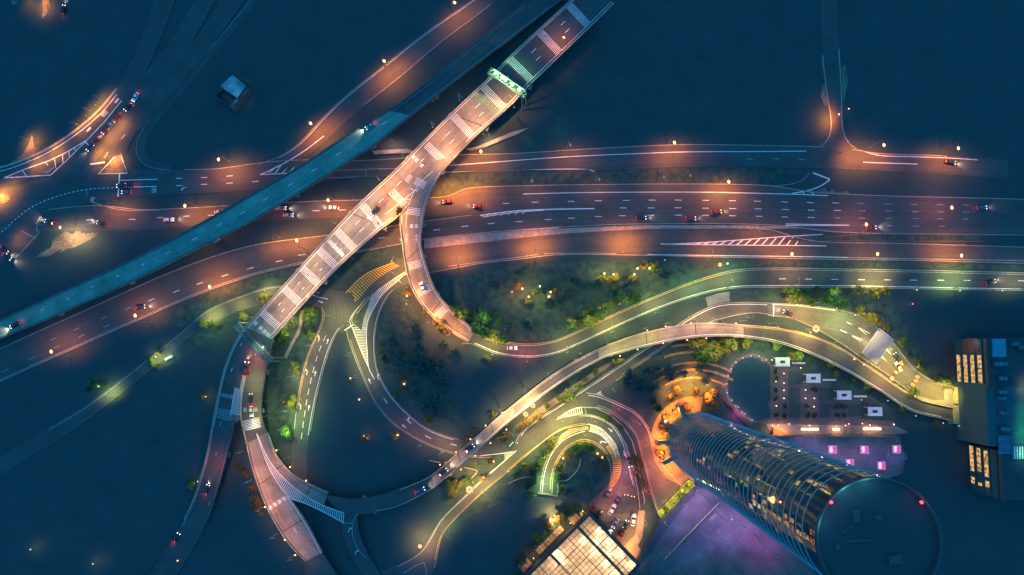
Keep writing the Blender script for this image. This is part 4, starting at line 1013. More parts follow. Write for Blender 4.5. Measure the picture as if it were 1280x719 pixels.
for x, y, m in ((990, 318, .75), (1097, 318, .3), (1202, 320, 1.0)): lamp('street', K, x, y, d=(.15, -1), mult=m)
lamp('hooded', ('hooded lamp north of the lower carriageway near the striped gore', ''), 940, 300, d=(0, 1), mult=.5)
lamp('hooded', ('hooded lamp over the lower carriageway just left of the loop ramp', ''), 493, 336, d=(-.3, 1), mult=.12, col=OLV)
# --- broad bridge and loop
lamp('street', ('lit orange street lamp on the broad bridge near its top', ''), 705, 47, d=(-.7, -.6), mult=.55, z0=11, s=.75)
K = ('', 'hooded lamps along the right parapet of the broad bridge', 'y')
for t, m in ((.30, .9), (.385, .8), (.47, 1.0)):
    x, y = S_BR.px(t, ('r', 1)); lamp('hooded', K, x - 5, y - 4, d=(-.7, -.7), col=BRG, mult=m * 1.25, z0=10.8, s=.95)
for t, m in ((.67, .45), (.76, .42), (.86, .42), (.94, .45)):
    x, y = S_BR.px(t, ('r', 1)); lamp('hooded', K, x - 5, y - 4, d=(-.7, -.7), col=(1, .56, .28), mult=m * 1.3, z0=11 if t < .8 else 9.5, s=.95)
K = ('', 'hooded lamps along the left parapet of the broad bridge', 'y')
for t, m in ((.34, .3), (.42, .45), (.51, .6), (.58, .6), (.645, .45), (.71, .4), (.80, .38), (.89, .38)):
    x, y = S_BR.px(t, ('l', 1)); lamp('hooded', K, x + 6, y + 5, d=(.7, .7), col=BRG if t < .6 else (1, .56, .28), mult=m * 1.35, z0=11 if t < .8 else 10, s=.95)
K = ('', 'hooded lamps on the outer parapet of the loop ramp', 'y')
for t, m in ((.2, .4), (.31, .8), (.43, .95), (.56, .8), (.7, .8), (.84, .75), (.95, .5)):
    x, y = S_LR.px(t, ('l', 1)); dx, dy = S_LR.dirpx(t); lamp('hooded', K, x - dy * 6, y + dx * 6 if False else y, d=(1, .1), col=(1, .36, .08), mult=m * 1.8, z0=S_LR.zt(t), s=.9)
# --- olive and green lit roads
K = ('', 'hooded lamps beside the Y junction and its left branch', 'y')
for x, y, c, m in ((398, 372, OLV, .35), (425, 396, OLV, .35), (402, 432, (1, .7, .25), .35), (380, 470, (1, .75, .25), .45), (373, 512, OLV, .4), (370, 535, GRN, .3)): lamp('hooded', K, x, y, d=(1, 0), col=c, mult=m * 1.2)
K = ('', 'hooded lamps along the outer edge of the right branch', 'x')
for x, y, c, m in ((447, 400, OLV, .3), (449, 438, OLV, .45), (456, 465, (1, .8, .3), .28), (508, 540, RSE, .1), (535, 550, (1, .4, .2), .18), (562, 558, (1, .5, .2), .35)): lamp('hooded', K, x, y, d=(.8, -.5), col=c, mult=m * 1.2)
lamp('hooded', ('hooded lamp at the striped gore above the right branch', ''), 500, 350, d=(-.5, -.5), col=OLV, mult=.25)
K = ('', 'hooded olive lamps along the diagonal road')
for x, y, c, m in ((553, 655, OLV, .4), (600, 605, OLV, .5), (628, 580, OLV, .4), (660, 560, OLV, .55), (688, 536, OLV, .6), (718, 512, OLV, .6), (758, 480, (1, .6, .3), .2), (880, 395, (1, .7, .35), .4), (925, 388, (1, .55, .25), .4)): lamp('hooded', K, x, y, d=(-.6, -.6), col=c, mult=m * 1.2)
K = ('', 'hooded olive lamps along the green lit curved road')
for x, y, c, m in ((612, 431, OLV, .5), (655, 440, RSE, .4), (705, 428, OLV, .4), (760, 403, OLV, .65), (815, 379, (.9, .95, .25), .5), (862, 358, (.7, 1, .25), .45), (905, 347, (.7, 1, .25), .5), (985, 345, (1, .5, .15), .3), (1090, 348, (1, .75, .2), .75), (1187, 348, (.75, 1, .25), .6), (1265, 350, (1, .85, .3), .3)): lamp('hooded', K, x, y, d=(-.3, -1), col=c, mult=m * 1.2)
K = ('', 'hooded olive lamps over the toll plaza approach')
for x, y, c, m in ((975, 386, (1, .6, .25), .35), (1010, 392, OLV, .35), (1045, 403, (.8, 1, .25), .55), (1108, 447, OLV, .5), (1128, 470, (1, .75, .2), .5), (1160, 490, (1, .7, .15), .5), (1172, 492, (1, .72, .12), .8)): lamp('hooded', K, x, y, d=(-.3, 1), col=c, mult=m * 1.2)
K = ('', 'hooded lamps along the elevated road')
for t, c, m in ((.205, (1, .62, .28), 1.4), (.255, (1, .6, .25), 1.2), (.30, (1, .62, .3), .7), (.36, (1, .7, .3), .45), (.42, OLV, .55), (.47, OLV, .5), (.505, (1, .55, .35), .5), (.545, (1, .5, .3), .6), (.585, (1, .55, .28), .65), (.625, (1, .62, .25), .85), (.67, OLV, .5), (.72, OLV, .45), (.78, OLV, .4), (.84, OLV, .35), (.9, OLV, .3)):
    x, y = S_E.px(t, ('l', 1)); lamp('hooded', K, x + 3, y + 4, d=(.5, .8), col=c, mult=m * 1.0, z0=S_E.zt(t), s=.85)
K = ('', 'hooded lamps on the left parapet of the forked deck', 'y')
for t, m in ((.06, .45), (.28, .7), (.5, .6), (.72, .35), (.92, .25)):
    x, y = S_FA.px(t, ('l', 1)); lamp('hooded', K, x + 5, y - 2, d=(1, -.3), col=(1, .38, .2), mult=m * .85, z0=S_FA.zt(t), s=.9)
lamp('hooded', ('hooded lamp on the right ramp of the forked deck', ''), 352, 578, d=(-.7, .5), col=(1, .42, .22), mult=.5, z0=5, s=.9)
K = ('', 'hooded lamps on the descending carriageways', 'y')
for x, y, c, m in ((322, 448, RSE, .4), (318, 478, OLV, .5), (322, 520, OLV, .5), (271, 585, RSE, .4)): lamp('hooded', K, x, y, d=(-1, 0), col=c, mult=m, z0=6, s=.8)
K = ('', 'hooded greenish lamps along the dim ramp')
for x, y, c, m in ((268, 395, (1, .95, .2), .8), (200, 447, (.9, 1, .2), .55), (140, 490, (.8, 1, .2), .7), (335, 362, (1, .8, .2), .7), (300, 382, (1, .9, .2), .4)): lamp('hooded', K, x, y, d=(-.5, -.7), col=c, mult=m * 1.2, s=.6)
# --- horseshoe, reddish lane, car park
K = ('', 'hooded lamps around the horseshoe lanes')
for x, y, c, m in ((684, 604, (.75, 1, .35), .9), (687, 575, OLV, .5), (703, 553, OLV, .5), (733, 545, OLV, .5), (759, 552, (1, .8, .4), .35), (783, 590, (1, .3, .4), .5), (705, 528, OLV, .4), (745, 528, OLV, .35), (772, 615, RSE, .5)): lamp('hooded', K, x, y, d=(.7, .7), col=c, mult=m * 1.2, s=.8)
K = ('', 'hooded reddish lamps on the lane round the tower foot', 'y')
for x, y, m in ((775, 512, .3), (800, 530, .5), (810, 555, .9), (817, 585, 1.2), (836, 600, 1.0), (812, 615, .5)): lamp('hooded', K, x, y, d=(.8, .4), col=(1, .2, .1), mult=m * .8, s=.8)
K = ('', 'hooded lamps around the small car park', 'y')
for x, y, c, m in ((780, 650, WRM, .35), (756, 640, (1, .4, .15), .4), (790, 672, (1, .45, .1), .9), (784, 686, (1, .42, .08), 1.3), (800, 655, (1, .4, .08), .9), (805, 645, (1, .4, .08), .5)): lamp('hooded', K, x, y, d=(-.7, .4), col=c, mult=m, s=.6)
# --- far left junction
K = ('', 'hooded orange lamps around the far left junction')
for x, y, m in ((131, 127, 1.0), (118, 142, 1.5), (103, 160, .8), (72, 192, 1.2), (40, 178, 1.3), (50, 206, 1.0), (154, 158, .9), (140, 175, 1.3), (128, 194, 1.8), (144, 204, 1.6), (2, 247, 3.0), (18, 236, .6), (25, 300, .35), (40, 4, .4), (57, 9, 1.0)): lamp('hooded', K, x, y, d=(.7, .4), col=(1, .34, .05), mult=m * 1.0, s=.6)
lamp('hooded', ('tall hooded lamp raised to light the toll canopy roof', ''), 1082, 420, d=(.6, .5), col=(1, .75, .4), mult=.26, s=1.7)  # placed and heightened so that its warm light falls on the canopy roof
# --- great lamps
K = ('', 'bright mast lamps near the elevated road and toll plaza')
for x, y, m, s in ((1020, 411, 1.1, 1.0), (1115, 473, .9, .62), (666, 507, 1.3, .7), (657, 518, 1.3, .7), (587, 612, 1.5, 1.0), (525, 683, 1.2, .55)):
    lamp('mast', K, x, y, col=(1, .5, .16), mult=m, lens='lens_big', s=s)
lamp('mast', ('large orange lamp beside a small green one under the lower carriageway', ''), 900, 331, col=SOD, mult=.5, lens='lens_big', s=.55)
lamp('mast', ('orange lamp glowing over the mound of lawn by the glass roof', ''), 692, 650, col=(1, .6, .2), mult=2.6, lens='lens_big', s=.42)
# --- small lamps
K = ('', 'glowing lamps in the left cluster inside the loop')
for x, y, c, l, m in ((653, 361, SOD, 'lens_sodium', .8), (675, 358, GRN, 'lens_green', .4), (661, 371, OLV, 'lens_warm', .8), (688, 365, SOD, 'lens_sodium', .9), (686, 371, OLV, 'lens_warm', .5), (640, 365, RSE, 'lens_red', .3)): lamp('post', K, x, y, col=c, mult=m * 2.2, lens=l, s=1.25)
K = ('', 'glowing lamps in the right cluster inside the loop')
for x, y, c, l, m in ((755.5, 342, OLV, 'lens_warm', .8), (767, 343, (1, .6, .2), 'lens_warm', .8), (793, 343, OLV, 'lens_warm', .7), (797, 335.5, RSE, 'lens_sodium', .5), (812, 335.5, OLV, 'lens_warm', .7), (831, 325, COOL, 'lens_white', 0)): lamp('post', K, x, y, col=c, mult=m * 2.2, lens=l, s=1.25 if m else .6)
lamp('post', ('small green lamp beside the large orange lamp under the lower carriageway', ''), 909.5, 329.5, col=GRN, mult=.6, lens='lens_green')
lamp('post', ('reddish garden lamp below the loop ramp', ''), 508.5, 370, col=RSE, mult=.7, lens='lens_sodium', s=1.1)
lamp('post', ('tiny pale lamp beneath the reddish garden lamp', ''), 508, 380, mult=0, lens='lens_warm', s=.5)
K = ('', 'bead lamps on the left elevated span')
for x, y in ((607, 532), (588, 549), (570, 565), (550, 581), (633, 537), (613, 554), (594, 570), (576, 587)): lamp('post', K, x, y, col=(1, .5, .2), mult=.22, lens='lens_sodium', z0=5, s=.75)
K = ('', 'bead lamps on the right elevated span')
for x, y in ((809, 413), (832, 408), (864, 404), (920, 404), (797, 437), (775, 445), (829, 429), (859, 425), (883, 423)): lamp('post', K, x, y, col=(1, .45, .25), mult=.14, lens='lens_sodium', z0=5.3, s=.7)
K = ('', 'bead lamps along the edges of the forked deck', 'y')
for x, y in ((345.5, 563), (362.5, 584), (382.5, 601), (331, 634), (356, 675), (369, 694)): lamp('post', K, x, y, col=(1, .4, .15), mult=.2, lens='lens_sodium', z0=4.4, s=.85)
K = ('', 'small white lamps below the green lit road')
for x, y in ((1092, 362.5), (1146, 362.5), (1200, 363.5), (1253, 363.5)): lamp('post', K, x, y, col=OLV, mult=.12, lens='lens_white', s=.75)
K = ('', 'small white lamps on the upper edge of the toll approach')
for x, y in ((996, 381), (1046, 385), (1069, 394), (1090, 402), (1124, 427), (1147, 459), (1180, 478)): lamp('post', K, x, y, col=OLV, mult=.5, lens='lens_white', s=.7)
K = ('', 'small white lamps below the end of the elevated road')
for x, y in ((1082, 480), (1110, 501), (1127, 507.5), (1145, 520), (1179, 529), (1198.5, 532.5), (1077, 500), (1117, 530)): lamp('post', K, x, y, col=OLV, mult=.05, lens='lens_white', s=.6)
K = ('', 'small lamps in the strip beside toll approach')
for x, y, l in ((1005, 418, 'lens_sodium'), (1008, 422, 'lens_warm'), (1068, 449, 'lens_warm'), (1080, 456, 'lens_white'), (1132, 490, 'lens_red'), (1144, 495, 'lens_warm')): lamp('post', K, x, y, col=WRM, mult=.25, lens=l, s=.8)
lamp('post', ('reddish lamp standing alone in the dark right of the green lit road', ''), 1141, 380, col=RSE, mult=.15, lens='lens_red', s=.9)
K = ('', 'scattered orange lamps in the dark below the right branch')
for x, y, m in ((438, 473, .25), (449, 499.5, .2), (455, 545, .5), (459, 548, .6), (505, 480, .5), (497, 544, .4), (617, 577, .25), (604, 597, .25)): lamp('post', K, x, y, col=(1, .5, .2), mult=m, lens='lens_sodium', s=.85)
K = ('', 'small pale lamps scattered in the dark lower left ground')
for x, y, l in ((38, 687, 'lens_white'), (116, 705, 'lens_white'), (222, 701, 'lens_sodium'), (123, 483, 'lens_white'), (194.5, 446, 'lens_warm'), (257, 496, 'lens_white'), (247, 602, 'lens_white')): lamp('post', K, x, y, col=OLV, mult=.3 if l != 'lens_sodium' else 0, lens=l, s=.75)
K = ('', 'pinkish lamps in the sunken court of the horseshoe')
for x, y, m in ((704, 573, .9), (747, 567, .5), (753, 572, .4)): lamp('post', K, x, y, col=(1, .45, .25), mult=m, lens='lens_sodium')
K = ('', 'low orange lamps on the kerb of the far left curve')
for x, y in ((107, 145), (96, 155), (119, 131)): lamp('post', K, x, y, col=SOD, mult=.2, lens='lens_off', s=.7)
K = ('', 'added fill lamps lighting the shrubs at the bridge end', 'y')
for x, y, c in ((358, 410, (.9, 1, .3)), (384, 398, (.9, 1, .3)), (329, 376, (1, .9, .3)), (370, 500, (1, .95, .3)), (355, 540, (.15, 1, .25)), (325, 462, (1, .9, .3)), (258, 405, (.7, 1, .2)), (308, 396, (1, .75, .1))): lamp('post', K, x, y, col=c, mult=.9, lens='lens_off', s=1.6)  # added posts with dark globes whose light brightens the shrubs
K = ('', 'added fill lamps lighting the bushes of the loop lawn')
for x, y, c in ((575, 392, (.9, 1, .25)), (606, 398, (.5, 1, .3)), (620, 422, (.9, 1, .3)), (735, 400, OLV), (750, 385, (.8, 1, .3)), (775, 380, (.7, 1, .25)), (715, 408, (.8, 1, .3))): lamp('post', K, x, y, col=c, mult=.7, lens='lens_off', s=1.6)  # lamps added only so that the bushes catch light
K = ('', 'added fill lamps lighting trees near the elevated road')
for x, y, c in ((872, 433, OLV), (893, 442, (1, .95, .3)), (916, 434, OLV), (936, 432, (1, .8, .2)), (988, 370, (.8, 1, .2)), (1000, 374, OLV), (1044, 366, (.5, 1, .25)), (1096, 366, OLV), (1080, 392, OLV), (970, 437, (.6, 1, .3)), (1000, 446, (.7, 1, .3)), (712, 492, (.8, 1, .2)), (775, 450, OLV), (865, 395, OLV)): lamp('post', K, x, y, col=c, mult=.9, lens='lens_off', s=1.6)  # added light sources that brighten the tree crowns
# ================================================================ the round tower
TB = P(871, 553, 0); TR = None
TH = 154.0
_t = P(1095, 674, TH)
TC = Vector(((TB.x + _t.x) / 2, (TB.y + _t.y) / 2, 0))
TR = 13.0
def tower():
    o = empty('round_tower', TC); tag(o, 'tall round glass tower with thin pale floor bands, flat roof and red beacons', 'tower')
    m, nt, b = new_mat('tower_glass'); N, L = nt.nodes, nt.links
    b.inputs['Base Color'].default_value = (.012, .03, .04, 1); b.inputs['Roughness'].default_value = .07
    b.inputs['Specular IOR Level'].default_value = .12
    geo = N.new('ShaderNodeNewGeometry'); nz = N.new('ShaderNodeTexNoise'); nz.inputs['Scale'].default_value = .35; nz.inputs['Detail'].default_value = 3
    L.new(geo.outputs['Position'], nz.inputs['Vector'])
    rp = N.new('ShaderNodeValToRGB'); rp.color_ramp.elements[0].color = (.01, .045, .05, 1); rp.color_ramp.elements[1].color = (.025, .075, .08, 1)
    rp.color_ramp.elements[0].position = .35; rp.color_ramp.elements[1].position = .75
    L.new(nz.outputs['Fac'], rp.inputs['Fac']); L.new(rp.outputs['Color'], b.inputs['Base Color'])
    MATS['tower_glass'] = m
    mat('tower_band', (.36, .42, .44), .45, .25, .3, .3)
    mat('tower_mullion', (.05, .06, .065), .5, .1, 1, .3)
    mat('tower_roof', (.028, .056, .059), .9, .06, .12, .05); mat('tower_rim', (.045, .075, .075), .7, .1, .3, .1); mat('roof_plant', (.04, .075, .075), .9, .15, .5, .05)
    mb = MB(); n = 96
    vs = [(TR * math.cos(2 * PI * i / n), TR * math.sin(2 * PI * i / n), z) for z in (0, TH - .4) for i in range(n)]
    mb.add(vs, [(i, (i + 1) % n, n + (i + 1) % n, n + i) for i in range(n)]); mb.build('glass_facade', 'tower_glass', o, True)
    ring = MB(); r0, r1, h = TR - .05, TR + .16, .08
    vs = [(r * math.cos(2 * PI * i / n), r * math.sin(2 * PI * i / n), z) for r, z in ((r0, -h), (r1, -h), (r1, h), (r0, h)) for i in range(n)]
    fs = [(k * n + i, k * n + (i + 1) % n, (k + 1) * n + (i + 1) % n, (k + 1) * n + i) for k in range(3) for i in range(n)]
    ring.add(vs, fs); r = ring.build('floor_band', 'tower_band', o)
    k = 0
    for z in [4.5 + 3.75 * i for i in range(39)]:
        q = r if k == 0 else r.copy()
        if k: COL.objects.link(q)
        q.location = (0, 0, z); k += 1
    mb = MB(); mb.cyl((0, 0, TH - .4), (0, 0, TH), TR + .1, TR + .1, n); mb.build('roof', 'tower_roof', o)
    mb = MB(); vs = [(rr * math.cos(2 * PI * i / n), rr * math.sin(2 * PI * i / n), z) for rr, z in ((TR + .1, TH), (TR + .12, TH + 1.0), (TR - .22, TH + 1.0), (TR - .25, TH)) for i in range(n)]
    mb.add(vs, [(k * n + i, k * n + (i + 1) % n, (k + 1) * n + (i + 1) % n, (k + 1) * n + i) for k in range(3) for i in range(n)]); mb.build('roof_rim', 'tower_rim', o)
    q = P(1058, 612, TH + 2.2); point(q, (.25, .85, 1), 420, .3, 'rim_lamp'); q = P(1086, 603, TH + 2.2); point(q, (.25, .85, 1), 320, .3, 'rim_lamp'); q = P(1024, 655, TH + 2.2); point(q, (.25, .85, 1), 320, .3, 'rim_lamp')
    for (x, y, sx, sy, hh, rz) in ((-4.4, 5, 1.4, 2.6, .6, .1), (-4, -.2, 5.5, .5, .25, .04), (.5, 4.6, 1.6, 1.2, .4, .5), (-8.5, -1.5, 1.2, 1.0, .4, .6), (-6.4, 2, 2.2, .4, .2, .6), (3.5, -4, 2.8, 1.8, .5, .2)):
        mb = MB(); mb.box((x, y, TH + hh / 2), (sx, sy, hh), rz); mb.build('roof_plant', 'roof_plant', o)
    for px, py in ((1039, 628), (1152, 628)):
        q = P(px, py, TH + 1.5); mb = MB(); mb.cyl((q.x - TC.x, q.y - TC.y, TH), (q.x - TC.x, q.y - TC.y, TH + 1.2), .1, .1, 6); s = mb.build('beacon', 'steel', o)
        mb = MB(); mb.ball((q.x - TC.x, q.y - TC.y, TH + 1.5), .38, n=8, m=6); mb.build('lens', 'lens_red', s, True)
        point((q.x, q.y, TH + 2.3), (1, .05, .08), 160, .3)
    # entrance fins at the foot
    for a in (R(178), R(148), R(118), R(208)):
        mb = MB(); mb.box(((TR + 2.2) * math.cos(a), (TR + 2.2) * math.sin(a), 3.2), (5, 1.5, 6.4), a, .92); mb.build('entrance_fin', 'concrete', o)
    # lit rooms seen behind the glass
    rnd = random.Random(5)
    def room_mat(name, col, k):
        m, nt, b = new_mat(name); N, L = nt.nodes, nt.links
        geo = N.new('ShaderNodeNewGeometry'); nz = N.new('ShaderNodeTexNoise'); nz.inputs['Scale'].default_value = .85; nz.inputs['Detail'].default_value = 2
        L.new(geo.outputs['Position'], nz.inputs['Vector']); rp = N.new('ShaderNodeValToRGB')
        rp.color_ramp.elements[0].color = tuple(c * .06 for c in col) + (1,); rp.color_ramp.elements[1].color = (*col, 1); rp.color_ramp.elements[0].position = .38; rp.color_ramp.elements[1].position = .66
        L.new(nz.outputs['Fac'], rp.inputs['Fac']); L.new(rp.outputs['Color'], b.inputs['Emission Color']); b.inputs['Emission Strength'].default_value = k
        b.inputs['Base Color'].default_value = (.015, .03, .04, 1); b.inputs['Roughness'].default_value = .15; b.inputs['Specular IOR Level'].default_value = .35
        m.cycles.emission_sampling = 'NONE'; MATS[name] = m
    room_mat('room_amber', (1, .45, .1), .7); room_mat('room_warm', (1, .62, .28), 1.1); room_mat('room_green', (.62, .9, .16), .42); room_mat('room_dim', (1, .4, .14), .3)
    def hit(px, py):
        d = ray(px, py); ox, oy = -TC.x, -TC.y
        a = d.x ** 2 + d.y ** 2; bb = 2 * (ox * d.x + oy * d.y); c = ox ** 2 + oy ** 2 - TR ** 2; D = bb * bb - 4 * a * c
        if D <= 0: return None
        t = (-bb - math.sqrt(D)) / (2 * a); q = CAM + d * t
        return (math.atan2(q.y - TC.y, q.x - TC.x), q.z) if 2 < q.z < TH - 3 else None
    used = set()
    def room(px, py, mt, w=1, hgt=1):
        hh = hit(px, py)
        if not hh: return
        a, z = hh; ia = round(a / (2 * PI / 48)); iz = round((z - 4.5) / 3.75)
        if (ia, iz) in used or len(used) > 96: return
        used.add((ia, iz)); mb = MB(); st = 2 * PI / 48; z0 = 4.5 + 3.75 * iz + .32; z1 = z0 + rnd.uniform(1.6, 3.0); f0 = (ia + rnd.uniform(.04, .3)) * st; f1 = (ia + w - rnd.uniform(.05, .3)) * st
        vs = [((TR + .03) * math.cos(f0 + (f1 - f0) * i / 3), (TR + .03) * math.sin(f0 + (f1 - f0) * i / 3), z) for z in (z0, z1) for i in range(4)]
        mb.add(vs, [(i, i + 1, 5 + i, 4 + i) for i in range(3)]); mb.build('lit_window', mt, o)
    for cx, cy, rx, ry, n, ms in ((948, 552, 16, 5, 9, ('room_green', 'room_amber', 'room_dim')), (975, 567, 6, 4, 4, ('room_amber', 'room_green')), (918, 565, 5, 6, 4, ('room_amber',)), (872, 576, 7, 9, 6, ('room_dim', 'room_amber')), (884, 572, 5, 6, 4, ('room_warm', 'room_dim')), (862, 558, 4, 8, 3, ('room_dim',)),
                                (926, 597, 9, 5, 6, ('room_amber', 'room_green')), (948, 594, 4, 5, 3, ('room_dim',)), (994, 592, 5, 4, 3, ('room_amber', 'room_warm')), (1018, 597, 6, 5, 4, ('room_dim',)), (1036, 583, 5, 4, 2, ('room_amber',)),
                                (945, 622, 9, 5, 6, ('room_amber', 'room_warm')), (960, 636, 10, 5, 8, ('room_amber', 'room_warm', 'room_dim')), (949, 628, 5, 4, 3, ('room_green',)), (982, 652, 14, 9, 12, ('room_amber', 'room_dim')), (1004, 668, 10, 7, 8, ('room_amber', 'room_dim')), (983, 640, 5, 4, 3, ('room_amber',)), (965, 622, 3, 3, 1, ('room_warm',)), (880, 600, 4, 3, 2, ('room_dim',)), (905, 615, 5, 4, 2, ('room_dim',)), (1010, 557, 8, 2, 2, ('room_dim',)), (895, 540, 5, 4, 2, ('room_dim',))):
        for _ in range(n): room(cx + rnd.uniform(-rx, rx), cy + rnd.uniform(-ry, ry), rnd.choice(ms))
    # one very bright room light
    hh = hit(967, 625)
    if hh:
        a, z = hh; mb = MB(); mb.ball(((TR + .1) * math.cos(a), (TR + .1) * math.sin(a), z), .9, .9, .9, 8, 6); mb.build('lit_window', 'lens_big', o, True)
        point(((TR + 1.6) * math.cos(a) + TC.x, (TR + 1.6) * math.sin(a) + TC.y, z), (1, .45, .15), 260, .3)
tower()
# round plaza and terraced steps at the tower foot
tp = [(TC.x + 19.5 * math.cos(R(a)), TC.y + 19.5 * math.sin(R(a))) for a in range(80, 272, 6)]
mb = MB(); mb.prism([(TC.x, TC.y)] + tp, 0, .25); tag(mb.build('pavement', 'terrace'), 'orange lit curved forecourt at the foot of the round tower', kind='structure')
KT = ('', 'curved terrace steps above the tower forecourt')
for i, (r, a0, a1) in enumerate(((27, 62, 118), (30.5, 58, 128), (33.5, 62, 120), (38, 75, 110), (41.5, 68, 104))):
    mb = MB(); pts = []
    n = 24
    a = [R(a0 + (a1 - a0) * k / n) for k in range(n + 1)]
    inn = [(TC.x + r * math.cos(q), TC.y + r * math.sin(q)) for q in a]; out = [(TC.x + (r + 1.0) * math.cos(q), TC.y + (r + 1.0) * math.sin(q)) for q in a]
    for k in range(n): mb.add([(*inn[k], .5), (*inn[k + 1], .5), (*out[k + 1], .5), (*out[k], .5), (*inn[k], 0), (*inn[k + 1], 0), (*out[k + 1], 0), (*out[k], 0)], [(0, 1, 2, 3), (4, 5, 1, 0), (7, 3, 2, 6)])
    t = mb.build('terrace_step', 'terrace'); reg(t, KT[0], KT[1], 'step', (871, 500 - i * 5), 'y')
K = ('', 'hooded orange lamps round the tower forecourt')
for x, y, m in ((826, 545, 1.6), (832, 525, 1.8), (846, 513, 1.5), (864, 506, 1.4), (829, 565, 1.7), (838, 582, 1.3), (858, 490, .8), (885, 496, .8), (836, 490, 1.2), (850, 482, 1.5), (868, 480, 1.6), (886, 486, 1.2), (866, 470, 1.0)): lamp('hooded', K, x, y, d=(.8, .3), col=(1, .34, .04), mult=m, s=.7)
# ================================================================ glass roofed hall at the bottom
def quad_frame(A, B, C_):
    """origin A, unit axes towards B and C."""
    u = (B - A); v = (C_ - A); lu, lv = u.length, v.length
    return u / lu, v / lv, lu, lv
m, nt, b = new_mat('roof_glass'); N, L = nt.nodes, nt.links
tr = N.new('ShaderNodeBsdfTranslucent'); df = N.new('ShaderNodeBsdfDiffuse'); ms = N.new('ShaderNodeMixShader'); ms.inputs[0].default_value = .22
geo = N.new('ShaderNodeNewGeometry'); nz = N.new('ShaderNodeTexNoise'); nz.inputs['Scale'].default_value = .5; nz.inputs['Detail'].default_value = 4
L.new(geo.outputs['Position'], nz.inputs['Vector'])
rp = N.new('ShaderNodeValToRGB'); rp.color_ramp.elements[0].color = (.34, .3, .24, 1); rp.color_ramp.elements[1].color = (.66, .6, .5, 1); rp.color_ramp.elements[0].position = .3; rp.color_ramp.elements[1].position = .7
L.new(nz.outputs['Fac'], rp.inputs['Fac']); L.new(rp.outputs['Color'], tr.inputs['Color']); df.inputs['Color'].default_value = (.2, .2, .2, 1)
L.new(tr.outputs[0], ms.inputs[1]); L.new(df.outputs[0], ms.inputs[2]); L.new(ms.outputs[0], nt.nodes['Material Output'].inputs['Surface']); nt.nodes.remove(b)
MATS['roof_glass'] = m
def glass_roof(o, org, u, v, z, spans, nu, nv, inv, name='glass_roof', bar=.13):
    """one bay of glazing: panes with dark bars between them."""
    u0, u1, v0, v1 = spans
    mb = MB(); W = lambda a, c, dz=0: tuple(org + u * a + v * c + Vector((0, 0, z + dz - org.z)))
    mb.add([W(u0, v0), W(u1, v0), W(u1, v1), W(u0, v1)], [(0, 1, 2, 3)])
    g = mb.build(name, 'roof_glass', o); g.matrix_parent_inverse = inv
    mb = MB()
    def bar_(a0, c0, a1, c1, w, h):
        d = (u * (a1 - a0) + v * (c1 - c0)); n = Vector((-d.y, d.x, 0)).normalized() * w / 2
        p, q = Vector(W(a0, c0)), Vector(W(a1, c1)); dz = Vector((0, 0, h))
        vs = [p - n, p + n, q + n, q - n]; vs = [x + Vector((0, 0, .02)) for x in vs] + [x + dz for x in vs]
        mb.add(vs, [(4, 5, 6, 7), (0, 1, 5, 4), (1, 2, 6, 5), (2, 3, 7, 6), (3, 0, 4, 7)])
    for i in range(nu + 1):
        a = u0 + (u1 - u0) * i / nu; bar_(a, v0, a, v1, bar * (2.2 if i % 3 == 0 else 1), .3 if i % 3 == 0 else .25)
    for j in range(nv + 1):
        c = v0 + (v1 - v0) * j / nv; bar_(u0, c, u1, c, bar * (2.2 if j % 3 == 0 else 1), .28 if j % 3 == 0 else .23)
    k = mb.build('glazing_bar', 'steel_dark', o); k.matrix_parent_inverse = inv
